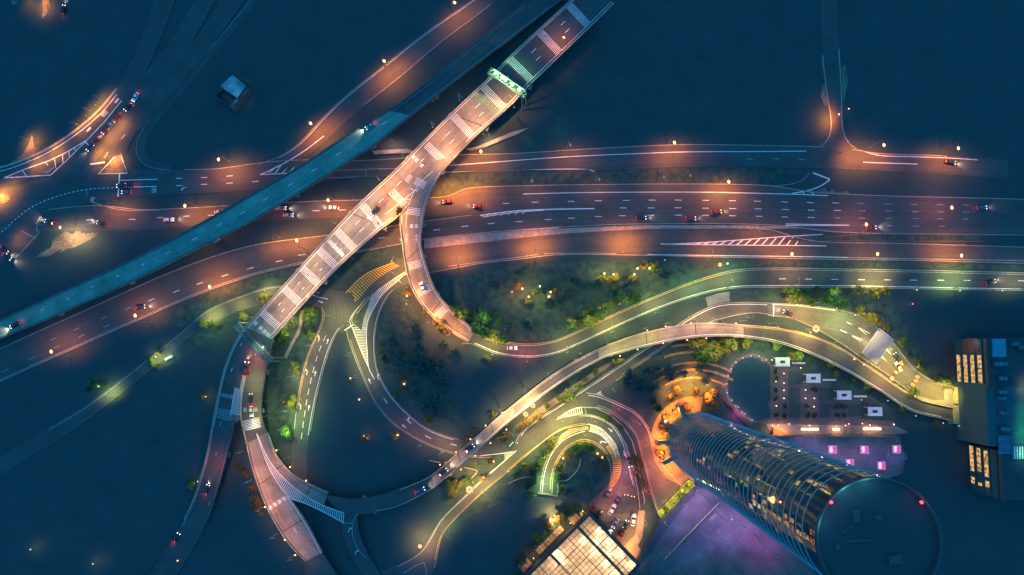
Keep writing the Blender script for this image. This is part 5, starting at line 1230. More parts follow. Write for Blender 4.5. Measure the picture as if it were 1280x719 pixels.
def hall():
    z = 9.0
    A = P(737.5, 644, z); B = P(797, 706, z); Cc = P(665, 716, z)
    u, v, lu, lv = quad_frame(A, B, Cc); lu2 = lu * 1.0; lv2 = 44
    o = empty('glass_roofed_hall', (A.x, A.y, 0)); tag(o, 'low hall with a warm lit gridded glass roof at the bottom edge', 'hall')
    inv = Matrix.Translation(-o.location)
    def part(mb, nm, mm): k = mb.build(nm, mm, o); k.matrix_parent_inverse = inv; return k
    def Wd(a, c): q = A + u * a + v * c; return (q.x, q.y)
    # walls and the solid border of the roof
    mb = MB()
    for a0, c0, a1, c1 in ((0, 0, lu2, 0), (lu2, 0, lu2, lv2), (lu2, lv2, 0, lv2), (0, lv2, 0, 0)):
        p, q = Wd(a0, c0), Wd(a1, c1); d = Vector((q[0] - p[0], q[1] - p[1], 0)); n = Vector((-d.y, d.x, 0)).normalized() * .2; ce = ((p[0] + q[0]) / 2, (p[1] + q[1]) / 2)
        mb.box((ce[0], ce[1], z / 2 - .02), (d.length, .4, z - .05), math.atan2(d.y, d.x))
    part(mb, 'wall', 'wall_dark')
    mb = MB(); mb.sheet([Wd(.3, .3), Wd(lu2 - .3, .3), Wd(lu2 - .3, lv2 - .3), Wd(.3, lv2 - .3)], .3); part(mb, 'hall_floor', 'paving')
    def rim(a0, c0, a1, c1, h=.45):
        mb.prism([Wd(a0, c0), Wd(a1, c0), Wd(a1, c1), Wd(a0, c1)], z - .2, z + h)
    s1 = 6.6     # width of the first bay (across v)
    mb = MB(); rim(-.4, -.9, lu2 + .3, .2, .5); rim(-.9, -.9, -.4, lv2, .5); rim(lu2 + .3, -.9, lu2 + 1.0, lv2, .4); rim(0, s1, lu2, s1 + .8, .5); rim(0, 22.5, 5.5, 23.1, .5); part(mb, 'roof_edge', 'roof_dark')
    glass_roof(o, A, u, v, z, (.0, lu2, .3, s1), 15, 4, inv)
    glass_roof(o, A, u, v, z, (.0, lu2, s1 + .9, 22.4), 15, 8, inv)
    glass_roof(o, A, u, v, z, (.0, lu2, 23.2, lv2), 15, 10, inv)
    # inside lamps: close under the glass, so that they show through as hot spots
    rnd = random.Random(3)
    def inl(a, c, dz, p): q = A + u * a + v * c; point((q.x, q.y, z - dz), (1, .66, .36), p * 5.2, .2)
    for a in (7.5, 13.5, 19.5, 25.5): inl(a, 2.2, 1.3, 165)
    for a in (9.5, 17): inl(a, 5.2, 1.4, 150)
    for a in (5.5, 11.5, 18, 24): inl(a, 9.2, 1.4, 185)
    for a, c in ((1.6, 21), (5, 21.4)): inl(a, c, 1.3, 160)
    for a in (4, 10, 16, 22, 27): 
        for c in (14, 19, 27, 33): inl(a + rnd.uniform(-1, 1), c + rnd.uniform(-1, 1), 3.6, 120)
    for a in (4, 10, 16, 22, 27): inl(a, 3.4, 3.8, 85)
hall()
def small_roof(label, pts, nu, nv, power):
    z = 4.0; A, B, Cc = P(*pts[0], z), P(*pts[1], z), P(*pts[2], z); u, v, lu, lv = quad_frame(A, B, Cc)
    o = empty('glass_canopy', (A.x, A.y, 0)); tag(o, label, 'canopy'); inv = Matrix.Translation(-o.location)
    glass_roof(o, A, u, v, z, (0, lu, 0, lv), nu, nv, inv, bar=.14)
    mb = MB()
    for a in (.2, lu - .2):
        for c in (.2, lv - .2): q = A + u * a + v * c; mb.cyl((q.x, q.y, 0), (q.x, q.y, z - .05), .12, .12, 8)
    k = mb.build('post', 'steel_dark', o); k.matrix_parent_inverse = inv
    n = max(1, int(lu / 4))
    for i in range(n): q = A + u * lu * (i + .5) / n + v * lv / 2; point((q.x, q.y, z - 1.6), (1, .5, .2), power * 2.5, .2)
small_roof('small glass canopy beside the flowering bed by the hall', [(709, 648), (722, 635), (717, 657)], 4, 2, 45)
small_roof('long glass canopy beside the mound of lawn by the hall', [(668, 688), (700, 656), (674, 694)], 9, 2, 70)
small_roof('dim glass canopy at the lower left corner of the hall', [(646, 707), (658, 696), (654, 716)], 3, 2, 30)
K = ('small warm lamp beside the small glass canopy', ''); lamp('post', K, 728.5, 639, col=(1, .55, .2), mult=1.0, lens='lens_warm', s=.7)
K = ('', 'warm lamps at the ends of the glass canopies'); 
for x, y in ((698.5, 658), (705, 662), (713, 654), (667, 698)): lamp('post', K, x, y, col=(1, .5, .15), mult=.7, lens='lens_warm', s=.7)
# zigzag hedge on the lawn mound
mb = MB(); zz = []
for i in range(11):
    t = i / 10; x, y = 668 + 26 * t, 684 - 26 * t; k = 1 if i % 2 else -1
    zz.append((x + k * 3.2, y + k * 3.6))
pline(mb, zz, 1.3, .7, th=.7); tag(mb.build('clipped_hedge', 'leaf_lime'), 'low zigzag clipped hedge on the mound of lawn', 'hedge')
# ================================================================ planter, purple courts and podium
def slab_building(name, label, pts, h, wall, roof, cat='building', par=True):
    o = empty(name, P(*pts[0])); tag(o, label, cat); inv = Matrix.Translation(-o.location)
    q = [tuple(P(x, y, h)[:2]) for x, y in pts]
    mb = MB(); mb.prism(q, 0, h - .02); k = mb.build('wall', wall, o); k.matrix_parent_inverse = inv
    mb = MB(); mb.sheet(q, h); k = mb.build('roof', roof, o); k.matrix_parent_inverse = inv
    if par:
        mb = MB(); pline(mb, pts, 1.0, h + .6, close=True, th=.6); k = mb.build('parapet', wall, o); k.matrix_parent_inverse = inv
    return o, inv
o = empty('planter', P(845, 625)); tag(o, 'long raised planter of yellow lit shrubs beside the purple court', 'planter'); inv = Matrix.Translation(-o.location)
mb = MB(); poly(mb, [(822, 641.5), (861, 600), (869, 606.5), (827, 649)], .7, 0); k = mb.build('soil_bed', 'leaf_lime', o); k.matrix_parent_inverse = inv
mb = MB(); pline(mb, [(822, 641.5), (861, 600), (869, 606.5), (827, 649)], .9, .95, close=True, th=.95); k = mb.build('planter_rim', 'kerb', o); k.matrix_parent_inverse = inv
K = ('', 'low yellow lamps in the long planter')
for x, y in ((827, 641), (836, 632), (845, 622), (854, 613), (862, 605)): lamp('post', K, x, y, col=(1, .72, .1), mult=1.8, lens='lens_off', s=.75)
mb = MB(); poly(mb, [(797, 704), (868, 607), (900, 620), (1010, 700), (1040, 760), (760, 760)], .06); tag(mb.build('pavement', 'roof_purple'), 'sunken court floor lit purple beside the round tower', kind='structure')
wl = empty('court_wall', P(830, 655)); tag(wl, 'dark retaining wall between the long planter and the purple court', 'wall'); mb = MB(); poly(mb, [(869, 606.5), (873, 610), (813, 688), (798, 702), (795, 700), (826, 650)], 1.1, 0); k = mb.build('wall', 'wall_dark', wl); k.matrix_parent_inverse = Matrix.Translation(-wl.location)
mb = MB(); pline(mb, [(899, 629), (831, 699.5), (824, 692)], .9, 1.1, th=1.05); tag(mb.build('railing_wall', 'kerb'), 'thin pale rail wall crossing the purple court', 'wall')
o = empty('bench', P(891.5, 645.5)); tag(o, 'pale stone bench standing in the purple court', 'bench'); a = ang(887, 651, 896, 641)
mb = MB(); mb.box((0, 0, .48), (5.0, 1.5, .14), a); mb.build('seat', 'paving', o)
for sx in (-1.6, 1.6): mb = MB(); mb.box((sx * math.cos(a), sx * math.sin(a), .205), (.5, 1.2, .41), a); mb.build('leg', 'concrete', o)
lamp('post', ('small violet lamp standing in the purple court', ''), 915, 649.5, col=PUR, mult=.5, lens='lens_white', s=.75)
K = ('', 'hooded violet lamps over the purple court')
for x, y, c, m in ((880, 622, PUR, 2.0), (864, 640, PUR, 1.4), (840, 662, (.2, .2, 1), .7), (905, 650, PUR, 1.2), (925, 655, PUR, 1.4), (945, 672, (.6, .14, .8), 1.3), (965, 692, (.5, .12, .8), .9), (900, 672, (.3, .2, 1), .9), (870, 690, (.15, .2, 1), .5)): lamp('hooded', K, x, y, d=(.5, .5), col=c, mult=m * .24, s=1.1)
# podium with pink skylights
o, inv = slab_building('podium_building', 'low podium with a purple roof and square pink skylights behind the tower', [(962, 546), (1124, 546), (1132, 572), (1128, 592), (1104, 600), (990, 600)], 6.5, 'wall_dark', 'roof_purple', par=False)
for px, py in ((1040, 562), (1080, 562), (1120, 561.5), (1101, 582), (1061.5, 579)):
    q = P(px, py, 6.5); mb = MB()
    for dx, dy, sx, sy in ((-1.6, 0, .2, 3.4), (1.6, 0, .2, 3.4), (0, -1.6, 3.0, .2), (0, 1.6, 3.0, .2)): mb.box((q.x + dx, q.y + dy, 6.85), (sx, sy, .7))
    f = mb.build('skylight', 'white_metal', o); f.matrix_parent_inverse = inv
    mb = MB(); mb.box((q.x, q.y, 6.8), (2.98, 2.98, .34)); k = mb.build('pane', 'skylight_pink', f)
    mb = MB(); mb.box((q.x - .5, q.y + .1, 7.0), (1.1, 2.4, .1)); k = mb.build('pane', 'skylight_white', f)
    point((q.x, q.y, 9), (1, .12, .5), 120, .5)
K = ('', 'hooded violet lamps on the podium roof')
for x, y, c, m in ((1010, 553, PUR, 1.2), (1038, 570, PUR, 1.3), (1070, 572, PUR, 1.1), (1098, 570, (.3, .15, 1), .9), (1120, 575, (.25, .15, 1), .5)): lamp('hooded', K, x, y, d=(0, 1), col=c, mult=m * .2, z0=6.5, s=.8)
# walkway with light bars
mb = MB(); poly(mb, [(958, 530), (1122, 533), (1136, 541), (1120, 543.5), (990, 543.5), (980, 553), (966, 545)], .12, 0); tag(mb.build('pavement', 'paving'), 'warm lit walkway with light bars above the podium', kind='structure')
K = ('', 'glowing light bars set along the walkway above the podium')
for x0, x1, y in ((1000.5, 1023, 536.5), (1040, 1049, 536.5), (1078, 1101, 536)):
    o = empty('light_bar', P((x0 + x1) / 2, y)); L_ = (P(x1, y) - P(x0, y)).length
    mb = MB(); mb.box((0, 0, .3), (L_, .7, .36)); mb.build('housing', 'white_metal', o)
    mb = MB(); mb.box((0, 0, .52), (L_ - .2, .9, .08)); mb.build('diffuser', 'lightbar', o); reg(o, K[0], K[1], 'light bar', (x0, y))
    for f in (.25, .75): q = P(x0 + (x1 - x0) * f, y); point((q.x, q.y, 1.6), (1, .5, .22), 500, .4)
# brick side wall of the walkway
wl = empty('brick_wall', P(975, 548)); tag(wl, 'short reddish wall where the walkway meets the tower', 'wall'); mb = MB(); poly(mb, [(967, 535), (986, 543), (989, 551), (982, 554), (966, 546)], 1.6, .13); k = mb.build('wall', 'brick', wl); k.matrix_parent_inverse = Matrix.Translation(-wl.location)
lamp('hooded', ('hooded orange lamp over the short reddish wall', ''), 972, 540, d=(0, 1), col=(1, .4, .12), mult=1.4, s=.6)
# ================================================================ oval pond and gridded garden
pond = [(963, 457), (955, 448), (941, 444), (926, 448), (916, 457), (909.5, 470), (908, 486), (911, 500), (920, 512), (931, 521), (941, 527)]
mb = MB(); poly(mb, smooth(pond + [(963, 524)], 6), .03)
m = mat('pond', (.012, .033, .035), .3, .1, .5, .5); tag(mb.build('water', 'pond'), 'dark still pond inside the oval walk', kind='structure')
mb = MB(); pline(mb, pond, 3.2, .14, sm=True, th=.14); pline(mb, [(901, 483), (908, 484.5)], 3, .14, th=.14)
tag(mb.build('path', 'paving_lilac'), 'curved walk with small white lamps round the dark pond', kind='structure')
K = ('', 'tiny white lamps on the curved pond walk')
for p in ((958, 450), (949, 445.5), (939, 445), (929, 447.5), (920, 453), (914, 461), (910, 470), (908.5, 480), (909, 491), (915, 500.5), (923, 509), (931.5, 517.5), (940, 525)): lamp('post', K, *p, col=(1, .45, .45), mult=.7, lens='lens_white', s=.6)
mb = MB(); poly(mb, [(963, 457), (998, 457), (998, 478), (1038, 478), (1038, 499), (1076, 499), (1076, 524), (1118, 526), (1118, 533), (958, 530), (940, 527), (963, 523)], .1, 0); tag(mb.build('pavement', 'paving_lilac'), 'stepped lilac paved garden court with square beds', kind='structure')
K = ('', 'dark square garden beds on the lilac court', 'x')
for x0, y0, x1, y1 in ((986.5, 464, 1001, 481), (986.5, 485, 1001, 501), (986.5, 505, 1001, 522), (1024, 485, 1037.5, 501), (1024, 505, 1037.5, 522), (1061, 505, 1075.5, 521)):
    c = [(x0, y0), (x1, y0), (x1, y1), (x0, y1)]; o = empty('garden_bed', P((x0 + x1) / 2, (y0 + y1) / 2)); inv = Matrix.Translation(-o.location)
    mb = MB(); poly(mb, c, .32, .1); k = mb.build('bed', 'ground', o); k.matrix_parent_inverse = inv
    mb = MB(); pline(mb, c, .5, .42, close=True, th=.32); k = mb.build('rim', 'kerb_dark', o); k.matrix_parent_inverse = inv; reg(o, '', K[1], 'garden bed', (x0 + y0 * .01, y0))
K = ('', 'flat white pavilions stepping down beside the garden court')
for px, py in ((978.5, 452.5), (1017, 473), (1055.5, 494), (1094, 514.5)):
    z = 4.2; q = P(px, py, z); o = empty('pavilion', (q.x, q.y, 0)); w_, d_ = 6.0, 3.8
    mb = MB()
    for cx, cy, sx, sy in ((0, d_ / 2 - .65, w_, 1.3), (0, -d_ / 2 + .65, w_, 1.3), (-w_ / 2 + .95, 0, 1.9, d_ - 2.6), (w_ / 2 - .95, 0, 1.9, d_ - 2.6)): mb.box((cx, cy, z - .15), (sx, sy, .3))
    mb.build('roof', 'pavilion_roof', o)
    for cx in (-w_ / 2 + .3, w_ / 2 - .3):
        for cy in (-d_ / 2 + .3, d_ / 2 - .3): mb = MB(); mb.box((cx, cy, (z - .3) / 2), (.22, .22, z - .3)); mb.build('post', 'white_metal', o)
    mb = MB(); mb.box((0, 0, 1.2), (2.0, 1.1, 2.4)); mb.build('skylight_well', 'wall_dark', o); reg(o, '', K[1], 'pavilion', (px, py))
    point((q.x + 1, q.y - 1, z + 6), (1, .7, .7), 700, .5)  # added light above the roof to whiten it, without a fixture
K = ('', 'pale bench walls right of the pavilions')
for px, py in ((997.5, 454), (1036, 475), (1074.5, 495.5)):
    o = empty('bench_wall', P(px, py)); mb = MB(); mb.box((0, 0, .3), (5.4, .6, .6)); mb.build('wall', 'kerb', o); mb = MB(); mb.box((0, 0, .65), (5.6, .8, .1)); mb.build('cap', 'pavilion_roof', o); reg(o, '', K[1], 'low wall', (px, py))
K = ('', 'warm lamps among the round shrubs of the garden court')
for x, y in ((980, 467), (970, 477), (980, 479), (980, 488), (980, 498), (970.5, 507.5), (1007, 487.5), (1007, 498), (1017.5, 508.5), (1001, 460), (1018, 498)): lamp('post', K, x, y, col=(1, .5, .25), mult=.22, lens='lens_warm', s=.75)
K = ('', 'warm lamps along the top of the walkway')
for x, y in ((965.5, 532), (973, 532), (986.5, 530), (1012, 532), (1057, 532), (1061, 530), (1078, 529.5), (1087.5, 531.5), (1117.5, 531), (965, 450)): lamp('post', K, x, y, col=(1, .5, .25), mult=.2, lens='lens_warm', s=.7)
wl = [(890, 485), (904, 499), (922, 518), (935, 532)]
mb = MB(); pline(mb, wl, 1.0, .7, sm=True, th=.7); tag(mb.build('garden_wall', 'brick'), 'thin reddish garden wall running between pond and tower', 'wall')
lamp('hooded', ('hooded magenta lamp at the thin garden wall', ''), 922, 519, d=(.5, .5), col=(1, .1, .5), mult=.5, s=.5)
# ================================================================ buildings at the right edge
def facade_block(label, x0, y0, y1, floors, fh, depth, h, lit, name='office_block'):
    """block whose lit floors face west; (x0, y0..y1) is the foot of that face in plan."""
    a, b2 = P(x0, y0), P(x0, y1); X = a.x; Y1, Y0 = a.y, b2.y
    o = empty(name, (X, (Y0 + Y1) / 2, 0)); tag(o, label, 'building'); inv = Matrix.Translation(-o.location)
    def part(mb, nm, mm, p=o):
        k = mb.build(nm, mm, p)
        if p is o: k.matrix_parent_inverse = inv
        return k
    mb = MB(); mb.box((X + depth / 2, (Y0 + Y1) / 2, h / 2 - .02), (depth, Y1 - Y0, h)); part(mb, 'wall', 'wall_office')
    mb = MB(); mb.box((X + depth / 2, (Y0 + Y1) / 2, h + .1), (depth - .8, Y1 - Y0 - .8, .2)); part(mb, 'roof', 'roof_dark')
    for f in range(floors + 1):
        if f: mb = MB(); mb.box((X - .35, (Y0 + Y1) / 2, f * fh), (.7, Y1 - Y0, .5)); part(mb, 'floor_slab', 'wall_office')
    rnd = random.Random(int(x0))
    for f, segs in enumerate(lit):
        for s0, s1, mt in segs:
            ya, yb = Y1 - (Y1 - Y0) * s1, Y1 - (Y1 - Y0) * s0
            mb = MB(); mb.box((X - .06, (ya + yb) / 2, f * fh + fh * .52), (.1, yb - ya, fh * .62)); w_ = part(mb, 'window', mt)
            mb = MB(); n = max(2, int((yb - ya) / 1.6))
            for i in range(n + 1): mb.box((X - .14, ya + (yb - ya) * i / n, f * fh + fh * .52), (.14, .12, fh * .62))
            mb.build('mullion', 'steel_dark', w_)
    mb = MB(); mb.box((X - .3, (Y0 + Y1) / 2, h + .35), (.9, Y1 - Y0 + .3, .9)); part(mb, 'cornice', 'brick')
    return o
m, nt, b = new_mat('office_glow'); N, L = nt.nodes, nt.links
geo = N.new('ShaderNodeNewGeometry'); mp = N.new('ShaderNodeMapping'); mp.inputs['Scale'].default_value = (.1, .5, .5); L.new(geo.outputs['Position'], mp.inputs['Vector'])
nz = N.new('ShaderNodeTexNoise'); nz.inputs['Scale'].default_value = 1.6; nz.inputs['Detail'].default_value = 3; L.new(mp.outputs['Vector'], nz.inputs['Vector'])
rp = N.new('ShaderNodeValToRGB'); rp.color_ramp.elements[0].color = (.18, .09, .02, 1); rp.color_ramp.elements[1].color = (1.0, .58, .2, 1); rp.color_ramp.elements[0].position = .36; rp.color_ramp.elements[1].position = .55
L.new(nz.outputs['Fac'], rp.inputs['Fac']); L.new(rp.outputs['Color'], b.inputs['Emission Color']); b.inputs['Emission Strength'].default_value = .95; b.inputs['Base Color'].default_value = (.02, .02, .02, 1); m.cycles.emission_sampling = 'NONE'; MATS['office_glow'] = m
G = 'office_glow'
facade_block('block with four bright yellow lit floors beside the portal at right', 1193, 424, 481, 4, 4.6, 34, 20.7,
             [[(.34, .56, G), (.57, .97, G)], [(.34, .97, G)], [(.34, .98, G)], [(.34, .62, G), (.64, 1, G)]])
facade_block('block with broken amber lit floors at the lower right', 1210, 555, 612, 4, 4.6, 30, 20.7,
             [[(.02, .58, G), (.7, .85, G)], [(.04, .55, G), (.78, .85, G)], [(.06, .62, G), (.7, .84, G)], []])
o = empty('annex_wall', P(1205, 430, 4)); tag(o, 'reddish lit lean-to roof against the yellow lit block', 'roof'); inv = Matrix.Translation(-o.location)
mb = MB(); qa = [P(1203, 424, 6), P(1226, 424, 17), P(1226, 441, 17), P(1203, 441, 6)]; qb = [q - Vector((0, 0, .5)) for q in qa]; mb.add(qa + qb, [(0, 3, 2, 1), (4, 5, 6, 7), (0, 1, 5, 4), (1, 2, 6, 5), (2, 3, 7, 6), (3, 0, 4, 7)]); k = mb.build('roof', 'brick', o); k.matrix_parent_inverse = inv
mb = MB()
for f in (0, .33, .66, 1):
    p0 = qa[0].lerp(qa[1], f) + Vector((0, 0, .1)); p1 = qa[3].lerp(qa[2], f) + Vector((0, 0, .1)); mb.cyl(p0, p1, .14, .14, 6)
k = mb.build('roof_rib', 'steel_dark', o); k.matrix_parent_inverse = inv
K = ('', 'hooded reddish lamps over the lean-to roof'); 
for x, y in ((1210, 430), (1221, 432)): lamp('hooded', K, x, y, d=(0, 1), col=(1, .25, .2), mult=.4, z0=13, s=.5)
mb = MB(); poly(mb, [(1240.5, 423.5), (1257, 423.5), (1258, 446.5), (1241, 446.5)], 21.6, 20.9); tag(mb.build('roof_tank', 'roof_cyan'), 'flat cyan tank cover on the roof of the yellow lit block', 'roof tank')
mb = MB(); poly(mb, [(1248.5, 544.5), (1265.5, 544.5), (1265.5, 567.5), (1249, 567.5)], 21.6, 20.9); tag(mb.build('roof_tank', 'roof_blue'), 'flat blue tank cover on the lower right roof', 'roof tank')
# rooftop cooling units
def mk_unit():
    r = empty('cooling_unit'); mb = MB(); mb.box((0, 0, .7), (3.4, 2.0, 1.4)); mb.build('casing', 'wall_office', r)
    for sx in (-.85, .85): mb = MB(); mb.cyl((sx, 0, 1.4), (sx, 0, 1.62), .68, .68, 14); mb.build('fan_ring', 'roof_blue', r); 
    mb = MB(); mb.box((0, 0, 1.43), (.12, 1.7, .06)); mb.build('rail', 'roof_cyan', r); freeze(r); return r
u0 = None; K = ('', 'cooling units on the flat roofs at the right edge', 'y')
for x, y in ((1245, 455), (1252, 455), (1251, 473), (1251, 490), (1250, 498), (1253, 516), (1254, 536), (1266, 430), (1276, 434)):
    if u0 is None: u0 = mk_unit(); o = u0
    else: o, _ = copy_tree(u0)
    o.location = P(x, y, 20.9); reg(o, '', K[1], 'cooling unit', (x, y + x * .01), 'y')
mb = MB(); poly(mb, [(1232, 480), (1300, 480), (1300, 560), (1236, 558)], 20.6, 0); o = mb.build('linking_block', 'wall_office'); tag(o, 'dark flat roofed block between the two lit blocks', 'building')
# green lit court and louvred roof at the far right edge
K = ('', 'hooded green lamps on the far right roof', 'y')
for x, y, c, m in ((1281, 515, (.1, 1, .3), .22), (1280, 540, (.1, 1, .35), .35), (1278, 566, (.3, 1, .4), .3), (1282, 484, (1, .8, .3), .25)): lamp('hooded', K, x, y, d=(1, .1), col=c, mult=m, z0=20.7, s=.55)
o = empty('louvre_screen', P(1274, 567, 21)); tag(o, 'pale green lit louvre screen at the right edge', 'screen'); inv = Matrix.Translation(-o.location)
for i in range(5): mb = MB(); poly(mb, [(1267.5 + i * 3.2, 558), (1269 + i * 3.2, 558), (1269.6 + i * 3.2, 574), (1268 + i * 3.2, 574)], 22, 20.7); k = mb.build('louvre', 'white_metal', o); k.matrix_parent_inverse = inv
# ================================================================ portal, toll canopy, gantries
o = empty('road_portal', P(1197, 507)); tag(o, 'yellow lit concrete portal where the toll road and elevated road end', 'portal'); inv = Matrix.Translation(-o.location)
for ys in ((484, 505), (506.5, 530)):
    mb = MB(); poly(mb, [(1194.5, ys[0]), (1200.5, ys[0]), (1201, ys[1]), (1195, ys[1])], 2.4, 0); k = mb.build('wall', 'wall_yellow', o); k.matrix_parent_inverse = inv
mb = MB(); poly(mb, [(1200.8, 484), (1203, 484), (1203.5, 530), (1201.3, 530)], 3.0, 0); k = mb.build('back_wall', 'wall_dark', o); k.matrix_parent_inverse = inv
o = empty('toll_canopy', P(1097, 432)); tag(o, 'flat slate roofed toll canopy spanning the approach road', 'canopy'); inv = Matrix.Translation(-o.location)
z = 6.5; c = [(1099.5, 410.5), (1117, 424.5), (1095.5, 455), (1078, 441)]
mb = MB(); poly(mb, c, z, z - .7); k = mb.build('roof', 'roof_slate', o); k.matrix_parent_inverse = inv
mb = MB(); pline(mb, c, .8, z + .25, close=True, th=.25); k = mb.build('roof_edge', 'pavilion_roof', o); k.matrix_parent_inverse = inv
cc = [P(x, y, z) for x, y in c]
for f in (.08, .36, .64, .92):
    for g_ in (.25, .75):
        q = cc[0].lerp(cc[3], f).lerp(cc[1].lerp(cc[2], f), g_); mb = MB(); mb.cyl((q.x, q.y, 0), (q.x, q.y, z - .7), .25, .25, 10); k = mb.build('column', 'concrete', o); k.matrix_parent_inverse = inv
    if f in (.36, .64):
        q = cc[0].lerp(cc[3], f).lerp(cc[1].lerp(cc[2], f), .5); mb = MB(); mb.box((q.x, q.y, 1.3), (2.4, 1.5, 2.6), ang(*c[0], *c[1])); k = mb.build('booth', 'white_metal', o); k.matrix_parent_inverse = inv
for g_ in (.12, .88):
    q = cc[0].lerp(cc[3], .5).lerp(cc[1].lerp(cc[2], .5), g_); point((q.x, q.y, 3.5), (1, .8, .3), 1500, .4)
K = ('', 'orange road barrels below the toll canopy', 'y'); bar = None
for x, y in ((1124.5, 453), (1119, 466), (1146, 471), (1144, 476), (1140, 481), (1126, 455.5)):
    if bar is None:
        bar = empty('road_barrel'); mb = MB(); mb.cyl((0, 0, 0), (0, 0, 1.1), .75, .6, 12); mat('barrel_orange', (.7, .22, .03), .6, .1, 2, .2); mb.build('body', 'barrel_orange', bar); mb = MB(); mb.cyl((0, 0, .5), (0, 0, .75), .72, .68, 12); mb.build('stripe', 'paint', bar); freeze(bar); o = bar
    else: o, _ = copy_tree(bar)
    o.location = P(x, y, .3); reg(o, '', K[1], 'barrel', (x, y), 'y')
def gantry(label, A, B, z, w, m, cat='gantry', lights=()):
    a, b = P(*A, z), P(*B, z); o = empty('sign_gantry', (a.x, a.y, 0)); tag(o, label, cat); inv = Matrix.Translation(-o.location)
    d = (b - a); ln = d.length; d.normalize(); n = Vector((-d.y, d.x, 0)); rz = math.atan2(d.y, d.x)
    def part(mb, nm, mm): k = mb.build(nm, mm, o); k.matrix_parent_inverse = inv; return k
    mb = MB()
    for s in (-1, 1):
        for hz in (0, 1.6): mb.cyl(a + n * s * w / 2 + Vector((0, 0, hz - 1.6)), b + n * s * w / 2 + Vector((0, 0, hz - 1.6)), .22, .22, 8)
    k = int(ln / 2.2)
    for i in range(k):
        p, q = a + d * ln * i / k, a + d * ln * (i + 1) / k; s = 1 if i % 2 else -1
        mb.cyl(p + n * s * w / 2, q - n * s * w / 2, .11, .11, 6); mb.cyl(p - n * w / 2, p + n * w / 2, .1, .1, 6)
    part(mb, 'truss', m)
    for p in (a, b):
        for s in (-1, 1): mb = MB(); q = p + n * s * w / 2; mb.cyl((q.x, q.y, 0), (q.x, q.y, z - .1), .3, .25, 10); part(mb, 'leg', m)
        mb = MB(); mb.box((p.x, p.y, z - 1.9), (1.2, w + .6, .25), rz); part(mb, 'end_platform', m)
    mb = MB(); mb.box(tuple((a + b) / 2 + n * (w / 2 + .2) - Vector((0, 0, 1.2))), (ln * .55, .2, 2.4), rz); part(mb, 'sign_board', 'steel_dark')
    for f in lights:
        q = a + d * ln * f; mb = MB(); mb.box((q.x, q.y, z + .35), (.9, .8, .5), rz); h_ = part(mb, 'floodlight', 'steel'); mb = MB(); mb.ball((q.x, q.y, z + .72), .78, .78, .35, 12, 6); mb.build('lens', 'lens_green', h_, True)
        spot((q.x, q.y, z + 1.6), (.5, 1, .3), 9500, 140, .9); 
    return o
gantry('sign gantry with five green white floodlights across the broad bridge', (612, 87), (655, 117), 18.5, 2.6, 'steel_green', lights=(.18, .36, .46, .66, .86))
gantry('teal steel sign gantry across the lower end of the broad bridge', (295, 406), (336, 450), 16, 2.4, 'steel_green')
q = P(327, 433, 14); spot((q.x, q.y, 19.5), (.4, 1, .6), 2200, 110, .9); q = P(300, 412, 14); spot((q.x, q.y, 21), (.3, .9, 1), 800, 110, .9)
lamp('post', ('bright greenish lamp on the lower gantry', ''), 329, 433.5, col=GRN, mult=1.2, lens='lens_green', z0=13, s=.8)
# ================================================================ small odds: kiosk with blue roof, crash cushion, beams
o = empty('blue_roof_house', P(289, 115)); tag(o, 'isolated small house with mottled blue roof and grey side wing', 'house'); inv = Matrix.Translation(-o.location)
mb = MB(); poly(mb, [(291, 95), (307, 107), (296, 122), (276, 108)], 6, 0); k = mb.build('wall', 'wall_dark', o); k.matrix_parent_inverse = inv
mb = MB(); poly(mb, [(290.5, 94), (308, 107), (296.5, 122.5), (274.5, 107.5)], 6.4, 6.02); k = mb.build('roof', 'roof_blue', o); k.matrix_parent_inverse = inv
mb = MB(); poly(mb, [(308.5, 107.5), (310, 111), (290, 136), (286, 133), (297, 122)], 4.6, 0); k = mb.build('side_wing', 'concrete_dark', o); k.matrix_parent_inverse = inv
mb = MB(); pline(mb, [(277, 111), (269, 120), (286, 133)], .9, 2.2, th=2.2); k = mb.build('yard_wall', 'kerb_dark', o); k.matrix_parent_inverse = inv
q = P(291, 108, 6); spot((q.x, q.y, 22), (.3, .8, 1), 5200, 46, .9); q = P(299, 121, 5); spot((q.x, q.y, 16), (.6, .75, .8), 1800, 46, .9)
o = empty('crash_cushion', P(499, 264, 11)); tag(o, 'row of dark crash barrels in the crotch of the bridge and the loop ramp', 'crash barrier')
a = ang(497, 270, 502, 255, 11); e0 = P(499, 264, 11)
for i, (f, s) in enumerate(((-1.6, 0), (-.4, .5), (-.4, -.5), (.9, .5), (.9, -.5))): mb = MB(); mb.cyl((f * math.cos(a) - s * 1.2 * math.sin(a), f * math.sin(a) + s * 1.2 * math.cos(a), .05), (f * math.cos(a) - s * 1.2 * math.sin(a), f * math.sin(a) + s * 1.2 * math.cos(a), 1.2), .6, .55, 12); mb.build('barrel', 'rubber', o)
island('tapering pale kerb wedge pointing right from under the broad bridge', [(583, 186), (597, 183), (640, 165), (661, 159.5), (645, 168), (606, 184), (588, 188)], 1.2, 'kerb', name='concrete_wedge')
island('pale concrete strip lying between flyover and broad bridge', [(464, 188.5), (510, 186), (520, 190.5), (468, 193)], 1.0, 'concrete', name='concrete_wedge')
lamp('hooded', ('hooded lamp by the tapering kerb wedge', ''), 612, 178, d=(0, 1), col=(1, .5, .25), mult=.7, s=.6); lamp('hooded', ('hooded lamp above the pale strip left of the broad bridge', ''), 492, 186, d=(0, 1), col=(1, .45, .3), mult=.5, s=.7)
